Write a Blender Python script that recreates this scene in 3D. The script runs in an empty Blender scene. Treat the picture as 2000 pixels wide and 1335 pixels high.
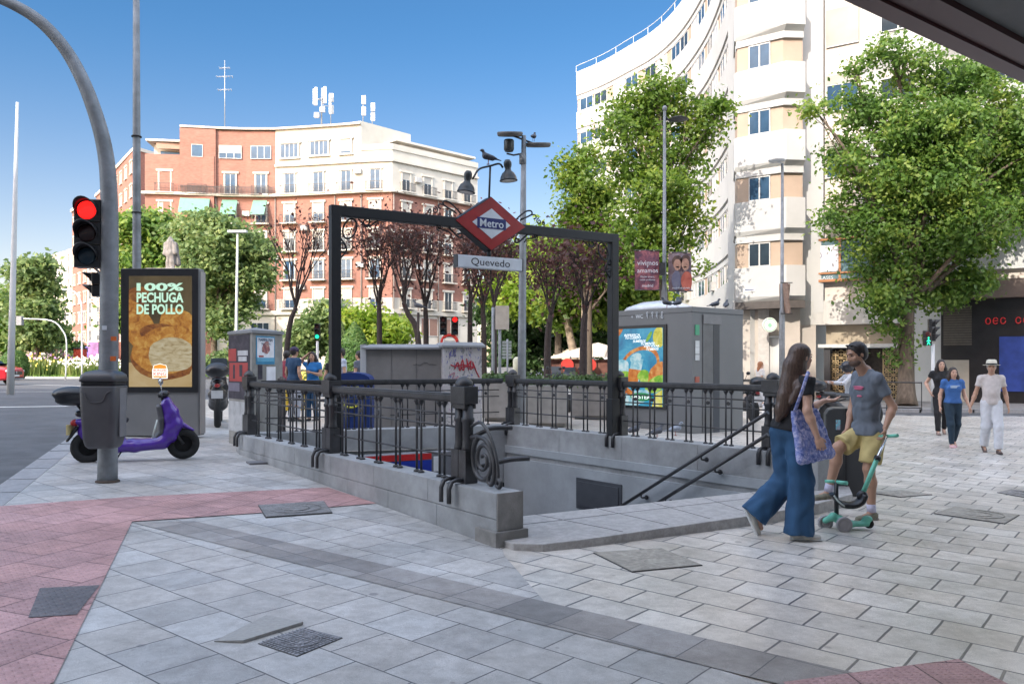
import bpy, bmesh, math, random
import numpy as np
from mathutils import Vector, Matrix, noise
from mathutils.geometry import tessellate_polygon
V = Vector
random.seed(7); np.random.seed(7)
scene = bpy.context.scene
C = scene.collection
# ------------------------------------------------------------------ camera, world, sun, exposure
F, HZ, CH = 1600.0, 707.0, 1.55          # focal length in photo pixels, horizon row, eye height
cam_d = bpy.data.cameras.new("camera"); cam = bpy.data.objects.new("camera", cam_d); C.objects.link(cam)
cam.location = (0, 0, CH); cam.rotation_euler = (math.radians(90), 0, 0)
cam_d.sensor_width = 36; cam_d.lens = 36 * F / 2000; cam_d.shift_y = (HZ - 667.5) / 2000
cam_d.clip_start = 0.05; cam_d.clip_end = 3000
scene.camera = cam
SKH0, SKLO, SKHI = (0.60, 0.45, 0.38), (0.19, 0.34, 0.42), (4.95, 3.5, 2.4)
SUN_EL, SUN_AZ = math.radians(34), math.radians(31)   # light travels towards +Y and +X, azimuth from +Y
world = bpy.data.worlds.new("World"); scene.world = world; world.use_nodes = True
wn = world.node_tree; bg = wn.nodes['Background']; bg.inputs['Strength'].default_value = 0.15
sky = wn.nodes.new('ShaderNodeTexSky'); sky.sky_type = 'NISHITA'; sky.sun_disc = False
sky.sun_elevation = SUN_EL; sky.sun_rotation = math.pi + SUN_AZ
sky.altitude = 650; sky.air_density = 1.0; sky.dust_density = 0.8; sky.ozone_density = 2.2
# sky darkened in view, boosted overhead and behind the camera as added shade fill
def wnode(t, **k):
    n = wn.nodes.new(t)
    for a, b in k.items(): setattr(n, a, b)
    return n
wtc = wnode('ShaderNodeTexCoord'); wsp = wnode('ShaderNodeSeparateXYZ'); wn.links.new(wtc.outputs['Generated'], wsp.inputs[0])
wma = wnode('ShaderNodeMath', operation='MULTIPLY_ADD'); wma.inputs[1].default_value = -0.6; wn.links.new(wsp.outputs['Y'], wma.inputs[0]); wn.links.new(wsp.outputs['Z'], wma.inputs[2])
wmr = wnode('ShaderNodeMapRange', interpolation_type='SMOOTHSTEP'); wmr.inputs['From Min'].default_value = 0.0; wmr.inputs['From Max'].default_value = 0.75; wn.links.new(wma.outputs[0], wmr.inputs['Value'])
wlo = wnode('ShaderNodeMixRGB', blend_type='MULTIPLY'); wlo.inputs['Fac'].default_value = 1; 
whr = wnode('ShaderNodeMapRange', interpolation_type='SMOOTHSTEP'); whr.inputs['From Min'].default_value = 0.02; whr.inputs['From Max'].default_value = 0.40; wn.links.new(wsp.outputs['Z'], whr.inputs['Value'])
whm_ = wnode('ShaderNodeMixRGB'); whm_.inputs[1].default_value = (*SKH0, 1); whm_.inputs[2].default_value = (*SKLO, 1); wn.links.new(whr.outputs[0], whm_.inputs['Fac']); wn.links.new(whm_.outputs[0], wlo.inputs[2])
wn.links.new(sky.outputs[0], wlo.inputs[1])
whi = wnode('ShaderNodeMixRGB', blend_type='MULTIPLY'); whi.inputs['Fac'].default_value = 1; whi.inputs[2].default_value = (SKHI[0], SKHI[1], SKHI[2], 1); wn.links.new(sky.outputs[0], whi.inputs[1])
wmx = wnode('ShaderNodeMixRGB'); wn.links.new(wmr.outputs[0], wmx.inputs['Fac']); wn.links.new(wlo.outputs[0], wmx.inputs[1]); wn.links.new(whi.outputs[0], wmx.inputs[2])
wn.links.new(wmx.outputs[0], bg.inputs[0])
sd = bpy.data.lights.new("sun", 'SUN'); sd.energy = 2.0; sd.angle = math.radians(0.5); sd.color = (1.0, 0.93, 0.82)
so = bpy.data.objects.new("sun", sd); C.objects.link(so)
tr = V((math.sin(SUN_AZ) * math.cos(SUN_EL), math.cos(SUN_AZ) * math.cos(SUN_EL), -math.sin(SUN_EL)))
so.rotation_euler = tr.to_track_quat('-Z', 'Y').to_euler()
scene.view_settings.view_transform = 'Standard'; scene.view_settings.look = 'None'
scene.view_settings.exposure = 1.5; scene.view_settings.gamma = 1
scene.render.engine = 'CYCLES'
scene.cycles.max_bounces = 6; scene.cycles.diffuse_bounces = 3; scene.cycles.glossy_bounces = 3
scene.cycles.transparent_max_bounces = 8; scene.cycles.transmission_bounces = 4

# ------------------------------------------------------------------ place helpers
def gz(x, y):
    return -0.0234 * max(-10.0, min(14.0, x)) + 0.0094 * min(y, 20.0) - 0.066
def P(px, py, Y): return V(((px - 1000) / F * Y, Y, CH - (py - HZ) / F * Y))
def G(px, py):
    lo, hi = 1.0, 400.0
    for _ in range(50):
        m = (lo + hi) / 2; x = (px - 1000) / F * m
        if CH - (py - HZ) / F * m > gz(x, m): lo = m
        else: hi = m
    x = (px - 1000) / F * lo
    return V((x, lo, gz(x, lo)))
def GY(px, Y):
    x = (px - 1000) / F * Y
    return V((x, Y, gz(x, Y)))
def G0(x, y): return V((x, y, gz(x, y)))

# ------------------------------------------------------------------ materials
MATS = {}
def mat(name, col, rough=0.6, metal=0.0, var=0.12, scale=6.0, bump=0.0, bscale=60.0, spec=0.5, emit=None, estr=0.0, coat=0.0, dirt=0.0, stretch=None):
    if name in MATS: return MATS[name]
    m = bpy.data.materials.new(name); m.use_nodes = True
    nt = m.node_tree; N = nt.nodes; L = nt.links; b = N['Principled BSDF']
    b.inputs['Roughness'].default_value = rough; b.inputs['Metallic'].default_value = metal
    b.inputs['Specular IOR Level'].default_value = spec; b.inputs['Coat Weight'].default_value = coat
    tc = N.new('ShaderNodeTexCoord'); src = tc.outputs['Object']
    if stretch:
        mp = N.new('ShaderNodeMapping'); mp.inputs['Scale'].default_value = stretch
        L.new(src, mp.inputs[0]); src = mp.outputs[0]
    nz = N.new('ShaderNodeTexNoise'); nz.inputs['Scale'].default_value = scale; nz.inputs['Detail'].default_value = 5
    L.new(src, nz.inputs['Vector'])
    cr = N.new('ShaderNodeValToRGB')
    e = cr.color_ramp.elements
    e[0].position = 0.3; e[1].position = 0.7
    e[0].color = (*[c * (1 - var) for c in col], 1); e[1].color = (*[min(1, c * (1 + var)) for c in col], 1)
    L.new(nz.outputs['Fac'], cr.inputs['Fac']); out = cr.outputs['Color']
    if dirt > 0:
        n2 = N.new('ShaderNodeTexNoise'); n2.inputs['Scale'].default_value = scale * 0.23; n2.inputs['Detail'].default_value = 8; n2.inputs['Roughness'].default_value = 0.7
        L.new(src, n2.inputs['Vector'])
        r2 = N.new('ShaderNodeValToRGB'); r2.color_ramp.elements[0].position = 0.42; r2.color_ramp.elements[1].position = 0.62
        r2.color_ramp.elements[0].color = (1 - dirt, 1 - dirt, 1 - dirt * 1.05, 1); r2.color_ramp.elements[1].color = (1, 1, 1, 1)
        L.new(n2.outputs['Fac'], r2.inputs['Fac'])
        mx = N.new('ShaderNodeMixRGB'); mx.blend_type = 'MULTIPLY'; mx.inputs['Fac'].default_value = 1
        L.new(out, mx.inputs[1]); L.new(r2.outputs['Color'], mx.inputs[2]); out = mx.outputs[0]
    L.new(out, b.inputs['Base Color'])
    if bump > 0:
        n3 = N.new('ShaderNodeTexNoise'); n3.inputs['Scale'].default_value = bscale; n3.inputs['Detail'].default_value = 4
        L.new(src, n3.inputs['Vector'])
        bp = N.new('ShaderNodeBump'); bp.inputs['Strength'].default_value = bump; bp.inputs['Distance'].default_value = 0.01
        L.new(n3.outputs['Fac'], bp.inputs['Height']); L.new(bp.outputs['Normal'], b.inputs['Normal'])
    if emit:
        b.inputs['Emission Color'].default_value = (*emit, 1); b.inputs['Emission Strength'].default_value = estr * .5
    MATS[name] = m
    return m
def screen_mat(name, col, s=1.0):
    return mat(name, (0.02, 0.02, 0.02), 0.25, emit=col, estr=s)
def glass_mat(name, col, rough=0.06, metal=0.0):
    return mat(name, col, rough, metal, var=0.35, scale=0.9, spec=0.3)
def leaf_mat(name, c1, c2, c3, trans=0.35):
    m = bpy.data.materials.new(name); m.use_nodes = True
    nt = m.node_tree; N = nt.nodes; L = nt.links; b = N['Principled BSDF']
    g = N.new('ShaderNodeNewGeometry'); cr = N.new('ShaderNodeValToRGB'); e = cr.color_ramp.elements
    e[0].color = (*c1, 1); e[1].color = (*c3, 1); e.new(0.55).color = (*c2, 1)
    tc = N.new('ShaderNodeTexCoord'); nz = N.new('ShaderNodeTexNoise'); nz.inputs['Scale'].default_value = 0.7; nz.inputs['Detail'].default_value = 3
    L.new(tc.outputs['Object'], nz.inputs['Vector'])
    mm = N.new('ShaderNodeMath'); mm.operation = 'MULTIPLY_ADD'; mm.inputs[1].default_value = 0.5
    m2 = N.new('ShaderNodeMath'); m2.operation = 'MULTIPLY_ADD'; m2.inputs[1].default_value = 1.6; m2.inputs[2].default_value = -0.55
    L.new(nz.outputs['Fac'], m2.inputs[0]); L.new(g.outputs['Random Per Island'], mm.inputs[0]); L.new(m2.outputs[0], mm.inputs[2])
    L.new(mm.outputs[0], cr.inputs['Fac']); L.new(cr.outputs['Color'], b.inputs['Base Color'])
    b.inputs['Roughness'].default_value = 0.5; b.inputs['Specular IOR Level'].default_value = 0.35
    tl = N.new('ShaderNodeBsdfTranslucent'); L.new(cr.outputs['Color'], tl.inputs['Color'])
    hs = N.new('ShaderNodeHueSaturation'); hs.inputs['Value'].default_value = 2.2; hs.inputs['Saturation'].default_value = 1.05
    L.new(cr.outputs['Color'], hs.inputs['Color']); L.new(hs.outputs[0], tl.inputs['Color'])
    mx = N.new('ShaderNodeMixShader'); mx.inputs[0].default_value = trans
    L.new(b.outputs[0], mx.inputs[1]); L.new(tl.outputs[0], mx.inputs[2]); L.new(mx.outputs[0], N['Material Output'].inputs[0])
    return m

# ------------------------------------------------------------------ mesh builder
class MB:
    def __init__(s): s.v = []; s.f = []; s.m = []; s.sm = []
    def add(s, vs, fs, mi=0, sm=False):
        o = len(s.v); s.v.extend([tuple(q) for q in vs])
        for f in fs: s.f.append(tuple(i + o for i in f)); s.m.append(mi); s.sm.append(sm)
    def box(s, c, size, rz=0.0, mi=0, M=None):
        x, y, z = size[0] / 2, size[1] / 2, size[2] / 2
        vs = [V((a * x, b * y, d * z)) for a in (-1, 1) for b in (-1, 1) for d in (-1, 1)]
        R = Matrix.Rotation(rz, 3, 'Z') if M is None else M
        vs = [R @ q + V(c) for q in vs]
        s.add(vs, [(0, 1, 3, 2), (4, 6, 7, 5), (0, 4, 5, 1), (2, 3, 7, 6), (0, 2, 6, 4), (1, 5, 7, 3)], mi)
        return s
    def rbox(s, c, size, r, rz=0.0, mi=0, seg=3):
        # box with rounded vertical edges
        x, y, z = size[0] / 2 - r, size[1] / 2 - r, size[2] / 2
        pts = []
        for k, (cx, cy) in enumerate(((x, y), (-x, y), (-x, -y), (x, -y))):
            for j in range(seg + 1):
                a = math.pi / 2 * (k + j / seg); pts.append((cx + r * math.cos(a), cy + r * math.sin(a)))
        R = Matrix.Rotation(rz, 3, 'Z'); n = len(pts); b = min(r, 0.012)
        rings = []
        for zz, k in ((-z, 1), (z - b, 1), (z, 1 - b / max(size[0], size[1]) * 2)):
            rings.append([R @ V((p[0] * k, p[1] * k, zz)) + V(c) for p in pts])
        vs = sum(rings, []); fs = [tuple(range(n - 1, -1, -1)), tuple(range(2 * n, 3 * n))]
        for q in range(2):
            for i in range(n): fs.append((q * n + i, q * n + (i + 1) % n, (q + 1) * n + (i + 1) % n, (q + 1) * n + i))
        s.add(vs, fs, mi)
        return s
    def tube(s, path, rad, n=8, mi=0, cap=True, sm=True, sx=1.0):
        path = [V(p) for p in path]; m = len(path)
        if not hasattr(rad, '__len__'): rad = [rad] * m
        vs = []; up = None
        for i in range(m):
            if i == 0: t = path[1] - path[0]
            elif i == m - 1: t = path[-1] - path[-2]
            else: t = path[i + 1] - path[i - 1]
            t = t.normalized() if t.length > 1e-9 else V((0, 0, 1))
            if up is None: up = V((0, 0, 1)) if abs(t.z) < 0.9 else V((1, 0, 0))
            a = (up - t * up.dot(t))
            a = a.normalized() if a.length > 1e-6 else t.orthogonal().normalized()
            up = a; b = t.cross(a)
            for k in range(n):
                g = 2 * math.pi * k / n
                vs.append(path[i] + (a * math.cos(g) + b * (math.sin(g) * sx)) * rad[i])
        fs = []
        for i in range(m - 1):
            for k in range(n): fs.append((i * n + k, i * n + (k + 1) % n, (i + 1) * n + (k + 1) % n, (i + 1) * n + k))
        s.add(vs, fs, mi, sm)
        if cap: s.add(vs[:n], [tuple(range(n - 1, -1, -1))], mi); s.add(vs[-n:], [tuple(range(n))], mi)
        return s
    def cyl(s, a, b, r, r2=None, n=12, mi=0): return s.tube([a, b], [r, r if r2 is None else r2], n, mi)
    def lathe(s, prof, c=(0, 0, 0), n=20, mi=0, M=None, sm=True):
        vs = []; m = len(prof)
        for (r, z) in prof:
            for k in range(n):
                g = 2 * math.pi * k / n; q = V((r * math.cos(g), r * math.sin(g), z))
                if M is not None: q = M @ q
                vs.append(q + V(c))
        fs = []
        for i in range(m - 1):
            for k in range(n): fs.append((i * n + k, i * n + (k + 1) % n, (i + 1) * n + (k + 1) % n, (i + 1) * n + k))
        s.add(vs, fs, mi, sm)
        if prof[0][0] > 1e-4: s.add(vs[:n], [tuple(range(n - 1, -1, -1))], mi)
        if prof[-1][0] > 1e-4: s.add(vs[-n:], [tuple(range(n))], mi)
        return s
    def ell(s, c, r, n=12, m=8, mi=0, M=None):
        prof = [(max(1e-5, math.sin(math.pi * i / m)), -math.cos(math.pi * i / m)) for i in range(m + 1)]
        S = Matrix.Diagonal(V(r)) if M is None else M @ Matrix.Diagonal(V(r))
        return s.lathe(prof, c, n, mi, M=S)
    def prism(s, pts, z0, z1, mi=0, top=None):
        # pts in plan, counter-clockwise
        n = len(pts); vs = [V((p[0], p[1], z0)) for p in pts] + [V((p[0], p[1], z1)) for p in pts]
        s.add(vs, [tuple(range(n - 1, -1, -1)), tuple(range(n, 2 * n))] + [(i, (i + 1) % n, n + (i + 1) % n, n + i) for i in range(n)], mi)
        return s
    def plate(s, pts, o, ux, uy, th, mi=0):
        # polygon pts (u,v) laid in the plane o + u*ux + v*uy, thickness th along ux x uy
        nrm = ux.cross(uy).normalized(); n = len(pts)
        a = [o + ux * p[0] + uy * p[1] for p in pts]; b = [q + nrm * th for q in a]
        s.add(a + b, [tuple(range(n - 1, -1, -1)), tuple(range(n, 2 * n))] + [(i, (i + 1) % n, n + (i + 1) % n, n + i) for i in range(n)], mi)
        return s
    def strip(s, pts, z0, z1, off0, off1, mi=0, close_ends=True):
        # wall strip along an open plan polyline, between offsets off0 < off1 to the right-hand side of travel
        nr = []
        for i in range(len(pts)):
            a = V(pts[max(0, i - 1)]).to_2d(); b = V(pts[min(len(pts) - 1, i + 1)]).to_2d(); d = (b - a).normalized(); nr.append(V((d.y, -d.x)))
        A = [V((p[0] + q.x * off0, p[1] + q.y * off0)) for p, q in zip(pts, nr)]; B = [V((p[0] + q.x * off1, p[1] + q.y * off1)) for p, q in zip(pts, nr)]
        n = len(pts); vs = []
        for ring in (A, B):
            for z in (z0, z1): vs += [V((p.x, p.y, z)) for p in ring]
        fs = []
        for i in range(n - 1):
            a0, a1, b0, b1 = i, n + i, 2 * n + i, 3 * n + i
            fs += [(a0, a1, a1 + 1, a0 + 1), (b0, b0 + 1, b1 + 1, b1), (a1, b1, b1 + 1, a1 + 1), (a0, a0 + 1, b0 + 1, b0)]
        fs += [(0, 2 * n, 3 * n, n), (n - 1, 2 * n - 1, 4 * n - 1, 3 * n - 1)]
        s.add(vs, fs, mi); return s
    def build(s, name, mats, parent=None, W=True, smooth=None, bevel=0.0):
        if not hasattr(mats, '__len__'): mats = [mats]
        vs = s.v
        if parent is not None and W:
            Mi = (Matrix.Translation(parent.location) @ Matrix.Rotation(parent.rotation_euler[2], 4, 'Z')).inverted()
            vs = [Mi @ V(q) for q in vs]
        me = bpy.data.meshes.new(name); me.from_pydata([tuple(q) for q in vs], [], s.f)
        for mm in mats: me.materials.append(mm)
        me.polygons.foreach_set('material_index', s.m)
        me.polygons.foreach_set('use_smooth', [bool(x) if smooth is None else smooth for x in s.sm])
        me.update()
        bm = bmesh.new(); bm.from_mesh(me); bmesh.ops.remove_doubles(bm, verts=bm.verts, dist=1e-5)
        bmesh.ops.recalc_face_normals(bm, faces=bm.faces)
        if bevel > 0:
            ed = [e for e in bm.edges if len(e.link_faces) == 2 and e.calc_face_angle(0) > 0.6]
            bmesh.ops.bevel(bm, geom=ed, offset=bevel, segments=2, affect='EDGES', profile=0.6, clamp_overlap=True)
        bm.to_mesh(me); bm.free()
        o = bpy.data.objects.new(name, me); C.objects.link(o)
        if parent is not None: o.parent = parent
        return o
def thing(name, loc, label, cat, rz=0.0, group=None):
    o = bpy.data.objects.new(name, None); C.objects.link(o); o.location = loc; o.rotation_euler = (0, 0, rz); o.empty_display_size = 0.1
    return tag(o, label, cat, group)
def tag(o, label, cat, group=None, kind=None):
    if label: o['label'] = label
    if cat: o['category'] = cat
    if group: o['group'] = group
    if kind: o['kind'] = kind
    return o
def structure(o): o['kind'] = 'structure'; return o
def copy_tree(o, parent=None):
    c = o.copy(); C.objects.link(c)
    if parent is not None: c.parent = parent
    for ch in [x for x in ALLCH(o)]: copy_tree(ch, c)
    return c
def ALLCH(o): return [x for x in C.objects if x.parent is o]
def text(body, name, m, parent, o, ux, size, width=None, up=V((0, 0, 1)), th=0.004, W=True, height=None, shear=0.0, bold=0.0, align='CENTER'):
    cu = bpy.data.curves.new(name, 'FONT'); cu.body = body; cu.size = 1.0; cu.align_x = align; cu.align_y = 'CENTER'
    cu.extrude = 0.5; cu.shear = shear; cu.offset = bold
    cu.resolution_u = 3
    t = bpy.data.objects.new(name + '_tmp', cu); C.objects.link(t)
    dg = bpy.context.evaluated_depsgraph_get(); dg.update()
    me = bpy.data.meshes.new_from_object(t.evaluated_get(dg)); bpy.data.objects.remove(t); bpy.data.curves.remove(cu)
    me.name = name
    n = len(me.vertices); co = np.zeros(n * 3); me.vertices.foreach_get('co', co); co = co.reshape(-1, 3)
    w = co[:, 0].max() - co[:, 0].min(); h = co[:, 1].max() - co[:, 1].min()
    if align == 'CENTER': co[:, 0] -= (co[:, 0].max() + co[:, 0].min()) / 2
    co[:, 1] -= (co[:, 1].max() + co[:, 1].min()) / 2
    sx = size if width is None else width / w
    sy = size if height is None else height / h
    if width is not None and height is None: sy = sx
    nrm = ux.cross(up).normalized()
    pts = [V(o) + ux * (a * sx) + up * (b * sy) + nrm * (c * 2 * th * 0.5 + th * 0.5) for a, b, c in co]
    if parent is not None and W:
        Mi = (Matrix.Translation(parent.location) @ Matrix.Rotation(parent.rotation_euler[2], 4, 'Z')).inverted(); pts = [Mi @ q for q in pts]
    me.vertices.foreach_set('co', [c for q in pts for c in q]); me.materials.clear(); me.materials.append(m); me.update()
    ob = bpy.data.objects.new(name, me); C.objects.link(ob)
    if parent is not None: ob.parent = parent
    return ob
def arc(n, a0, a1): return [a0 + (a1 - a0) * i / (n - 1) for i in range(n)]
def lerp(a, b, t): return a + (b - a) * t
def smooth_path(pts, k=6):
    pts = [V(p) for p in pts]; out = []
    q = [pts[0] * 2 - pts[1]] + pts + [pts[-1] * 2 - pts[-2]]
    for i in range(1, len(q) - 2):
        for j in range(k):
            t = j / k; a, b, c, d = q[i - 1], q[i], q[i + 1], q[i + 2]
            out.append(0.5 * ((2 * b) + (c - a) * t + (2 * a - 5 * b + 4 * c - d) * t * t + (3 * b - a - 3 * c + d) * t ** 3))
    out.append(pts[-1]); return out
# ================================================================== GROUND
def sheet(name, outer, m, dz=0.0, holes=(), W=True):
    polys = [[V((p[0], p[1], 0)) for p in outer]] + [[V((p[0], p[1], 0)) for p in h] for h in holes]
    tris = tessellate_polygon(polys); allv = sum(polys, [])
    bm = bmesh.new(); bv = [bm.verts.new(p) for p in allv]
    for t in tris:
        try: bm.faces.new([bv[i] for i in t])
        except ValueError: pass
    for co, no in (((-10, 0, 0), (1, 0, 0)), ((14, 0, 0), (1, 0, 0)), ((0, 20, 0), (0, 1, 0))):
        bmesh.ops.bisect_plane(bm, geom=bm.verts[:] + bm.edges[:] + bm.faces[:], plane_co=co, plane_no=no)
    for v in bm.verts: v.co.z = gz(v.co.x, v.co.y) + dz
    bmesh.ops.recalc_face_normals(bm, faces=bm.faces)
    for f in bm.faces:
        if f.normal.z < 0: f.normal_flip()
    me = bpy.data.meshes.new(name); bm.to_mesh(me); bm.free(); me.materials.append(m)
    o = bpy.data.objects.new(name, me); C.objects.link(o); return structure(o)

def paving_mat(name, base, ang, w, h, var=0.1, offset=0.5, rough=0.5, mortar=(0.09, 0.09, 0.095), ms=0.006, tactile=False, jitter=0.0, spec=0.5):
    m = bpy.data.materials.new(name); m.use_nodes = True; nt = m.node_tree; N = nt.nodes; L = nt.links; b = N['Principled BSDF']
    tc = N.new('ShaderNodeTexCoord'); mp = N.new('ShaderNodeMapping'); mp.inputs['Rotation'].default_value = (0, 0, ang)
    L.new(tc.outputs['Object'], mp.inputs[0])
    br = N.new('ShaderNodeTexBrick'); br.offset = offset; br.inputs['Scale'].default_value = 1
    br.inputs['Brick Width'].default_value = w; br.inputs['Row Height'].default_value = h
    br.inputs['Mortar Size'].default_value = ms; br.inputs['Mortar Smooth'].default_value = 0.3; br.inputs['Bias'].default_value = 0.0
    br.inputs['Color1'].default_value = (0, 0, 0, 1); br.inputs['Color2'].default_value = (1, 1, 1, 1); br.inputs['Mortar'].default_value = (0.5, 0.5, 0.5, 1)
    nw = N.new('ShaderNodeTexNoise'); nw.inputs['Scale'].default_value = 5; nw.inputs['Detail'].default_value = 4; L.new(mp.outputs[0], nw.inputs['Vector'])
    vm = N.new('ShaderNodeVectorMath'); vm.operation = 'MULTIPLY_ADD'; vm.inputs[1].default_value = (.008, .008, 0); L.new(nw.outputs['Color'], vm.inputs[0]); L.new(mp.outputs[0], vm.inputs[2]); L.new(vm.outputs[0], br.inputs['Vector'])
    r = N.new('ShaderNodeValToRGB'); e = r.color_ramp.elements
    e[0].color = (*[c * (1 - var) for c in base], 1); e[1].color = (*[c * (1 + var) for c in base], 1)
    k = e.new(0.5); k.color = (base[0] * 1.03, base[1] * 0.99, base[2] * 0.95, 1)
    L.new(br.outputs['Color'], r.inputs['Fac'])
    # speckle + stains
    n1 = N.new('ShaderNodeTexNoise'); n1.inputs['Scale'].default_value = 260; n1.inputs['Detail'].default_value = 2; L.new(tc.outputs['Object'], n1.inputs['Vector'])
    r1 = N.new('ShaderNodeValToRGB'); r1.color_ramp.elements[0].color = (.78, .78, .78, 1); r1.color_ramp.elements[1].color = (1.18, 1.18, 1.18, 1); r1.color_ramp.elements[0].position = .35; r1.color_ramp.elements[1].position = .65
    L.new(n1.outputs['Fac'], r1.inputs['Fac'])
    n2 = N.new('ShaderNodeTexNoise'); n2.inputs['Scale'].default_value = 1.1; n2.inputs['Detail'].default_value = 9; n2.inputs['Roughness'].default_value = .68; L.new(tc.outputs['Object'], n2.inputs['Vector'])
    r2 = N.new('ShaderNodeValToRGB'); r2.color_ramp.elements[0].color = (.80, .80, .79, 1); r2.color_ramp.elements[1].color = (1.06, 1.06, 1.06, 1); r2.color_ramp.elements[0].position = .36; r2.color_ramp.elements[1].position = .62
    L.new(n2.outputs['Fac'], r2.inputs['Fac'])
    vo = N.new('ShaderNodeTexVoronoi'); vo.inputs['Scale'].default_value = 1.7; vo.inputs['Randomness'].default_value = 1; L.new(tc.outputs['Object'], vo.inputs['Vector'])
    r3 = N.new('ShaderNodeValToRGB'); r3.color_ramp.elements[0].color = (.62, .62, .64, 1); r3.color_ramp.elements[1].color = (1, 1, 1, 1); r3.color_ramp.elements[0].position = .045; r3.color_ramp.elements[1].position = .062
    L.new(vo.outputs['Distance'], r3.inputs['Fac'])
    def mul(a, c):
        x = N.new('ShaderNodeMixRGB'); x.blend_type = 'MULTIPLY'; x.inputs['Fac'].default_value = 1; L.new(a, x.inputs[1]); L.new(c, x.inputs[2]); return x.outputs[0]
    v2 = N.new('ShaderNodeTexVoronoi'); v2.inputs['Scale'].default_value = 4.3; L.new(tc.outputs['Object'], v2.inputs['Vector'])
    r4 = N.new('ShaderNodeValToRGB'); r4.color_ramp.elements[0].color = (.70, .69, .68, 1); r4.color_ramp.elements[1].color = (1, 1, 1, 1); r4.color_ramp.elements[0].position = .05; r4.color_ramp.elements[1].position = .075; L.new(v2.outputs['Distance'], r4.inputs['Fac'])
    n5 = N.new('ShaderNodeTexNoise'); n5.inputs['Scale'].default_value = 7; n5.inputs['Detail'].default_value = 8; n5.inputs['Roughness'].default_value = .75; L.new(tc.outputs['Object'], n5.inputs['Vector'])
    r5 = N.new('ShaderNodeValToRGB'); r5.color_ramp.elements[0].color = (.80, .79, .78, 1); r5.color_ramp.elements[1].color = (1.05, 1.05, 1.05, 1); r5.color_ramp.elements[0].position = .38; r5.color_ramp.elements[1].position = .60; L.new(n5.outputs['Fac'], r5.inputs['Fac'])
    col = mul(mul(mul(mul(mul(r.outputs['Color'], r1.outputs['Color']), r2.outputs['Color']), r3.outputs['Color']), r4.outputs['Color']), r5.outputs['Color'])
    mx = N.new('ShaderNodeMixRGB'); mx.inputs[2].default_value = (*mortar, 1); L.new(br.outputs['Fac'], mx.inputs['Fac']); L.new(col, mx.inputs[1])
    L.new(mx.outputs[0], b.inputs['Base Color'])
    rr = N.new('ShaderNodeMapRange'); rr.inputs['To Min'].default_value = rough - .1; rr.inputs['To Max'].default_value = rough + .14
    L.new(n2.outputs['Fac'], rr.inputs['Value']); L.new(rr.outputs[0], b.inputs['Roughness']); b.inputs['Specular IOR Level'].default_value = spec
    bp = N.new('ShaderNodeBump'); bp.inputs['Strength'].default_value = 0.6; bp.inputs['Distance'].default_value = 0.006
    inv = N.new('ShaderNodeMath'); inv.operation = 'SUBTRACT'; inv.inputs[0].default_value = 1; L.new(br.outputs['Fac'], inv.inputs[1])
    hsrc = inv.outputs[0]
    ad = N.new('ShaderNodeMath'); ad.operation = 'MULTIPLY_ADD'; ad.inputs[1].default_value = 0.12; L.new(n1.outputs['Fac'], ad.inputs[0]); L.new(hsrc, ad.inputs[2]); hsrc = ad.outputs[0]
    if tactile:
        sp = N.new('ShaderNodeSeparateXYZ'); L.new(mp.outputs[0], sp.inputs[0])
        ws = []
        for i, fr in ((0, tactile[0]), (1, tactile[1])):
            a = N.new('ShaderNodeMath'); a.operation = 'MULTIPLY'; a.inputs[1].default_value = fr * 2 * math.pi; L.new(sp.outputs[i], a.inputs[0])
            s_ = N.new('ShaderNodeMath'); s_.operation = 'SINE'; L.new(a.outputs[0], s_.inputs[0]); ws.append(s_.outputs[0])
        pr = N.new('ShaderNodeMath'); pr.operation = 'ADD'; L.new(ws[0], pr.inputs[0]); L.new(ws[1], pr.inputs[1])
        mr = N.new('ShaderNodeMapRange'); mr.inputs['From Min'].default_value = 0.1; mr.inputs['From Max'].default_value = 1.3; L.new(pr.outputs[0], mr.inputs['Value'])
        a2 = N.new('ShaderNodeMath'); a2.operation = 'MULTIPLY_ADD'; a2.inputs[1].default_value = 0.9; L.new(mr.outputs[0], a2.inputs[0]); L.new(hsrc, a2.inputs[2]); hsrc = a2.outputs[0]
        bp.inputs['Strength'].default_value = 1.0
    L.new(hsrc, bp.inputs['Height']); L.new(bp.outputs['Normal'], b.inputs['Normal'])
    return m
ANG_E1 = math.atan2(0.62, -0.785)        # slab rows run this way
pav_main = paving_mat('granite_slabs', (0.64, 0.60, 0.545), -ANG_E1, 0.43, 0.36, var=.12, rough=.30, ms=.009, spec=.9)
pav_left = paving_mat('granite_slabs_grey', (0.47, 0.465, 0.455), -ANG_E1, 0.41, 0.405, var=.12, rough=.45, ms=.005)
pav_dark = paving_mat('granite_slabs_dark', (0.30, 0.285, 0.275), -ANG_E1, 0.41, 0.40, var=.2, offset=0.0, rough=.5, ms=.004)
pav_pink = paving_mat('pink_tactile_slabs', (0.48, 0.285, 0.28), -math.radians(70), 0.42, 0.42, var=.12, rough=.55, mortar=(.16, .09, .09), tactile=(23, 15))
pav_pink2 = paving_mat('pink_tactile_slabs_b', (0.48, 0.285, 0.28), -math.radians(5), 0.42, 0.42, var=.12, rough=.55, mortar=(.16, .09, .09), tactile=(22, 30))
asphalt = mat('asphalt', (0.105, 0.108, 0.115), .85, var=.14, scale=3, bump=.5, bscale=160, dirt=.2)
kerb_m = mat('kerb_granite', (.30, .30, .31), .7, var=.1, scale=30, bump=.2, dirt=.15)
paint_w = mat('road_paint', (.72, .71, .68), .7, var=.1, scale=12, dirt=.2)

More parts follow.
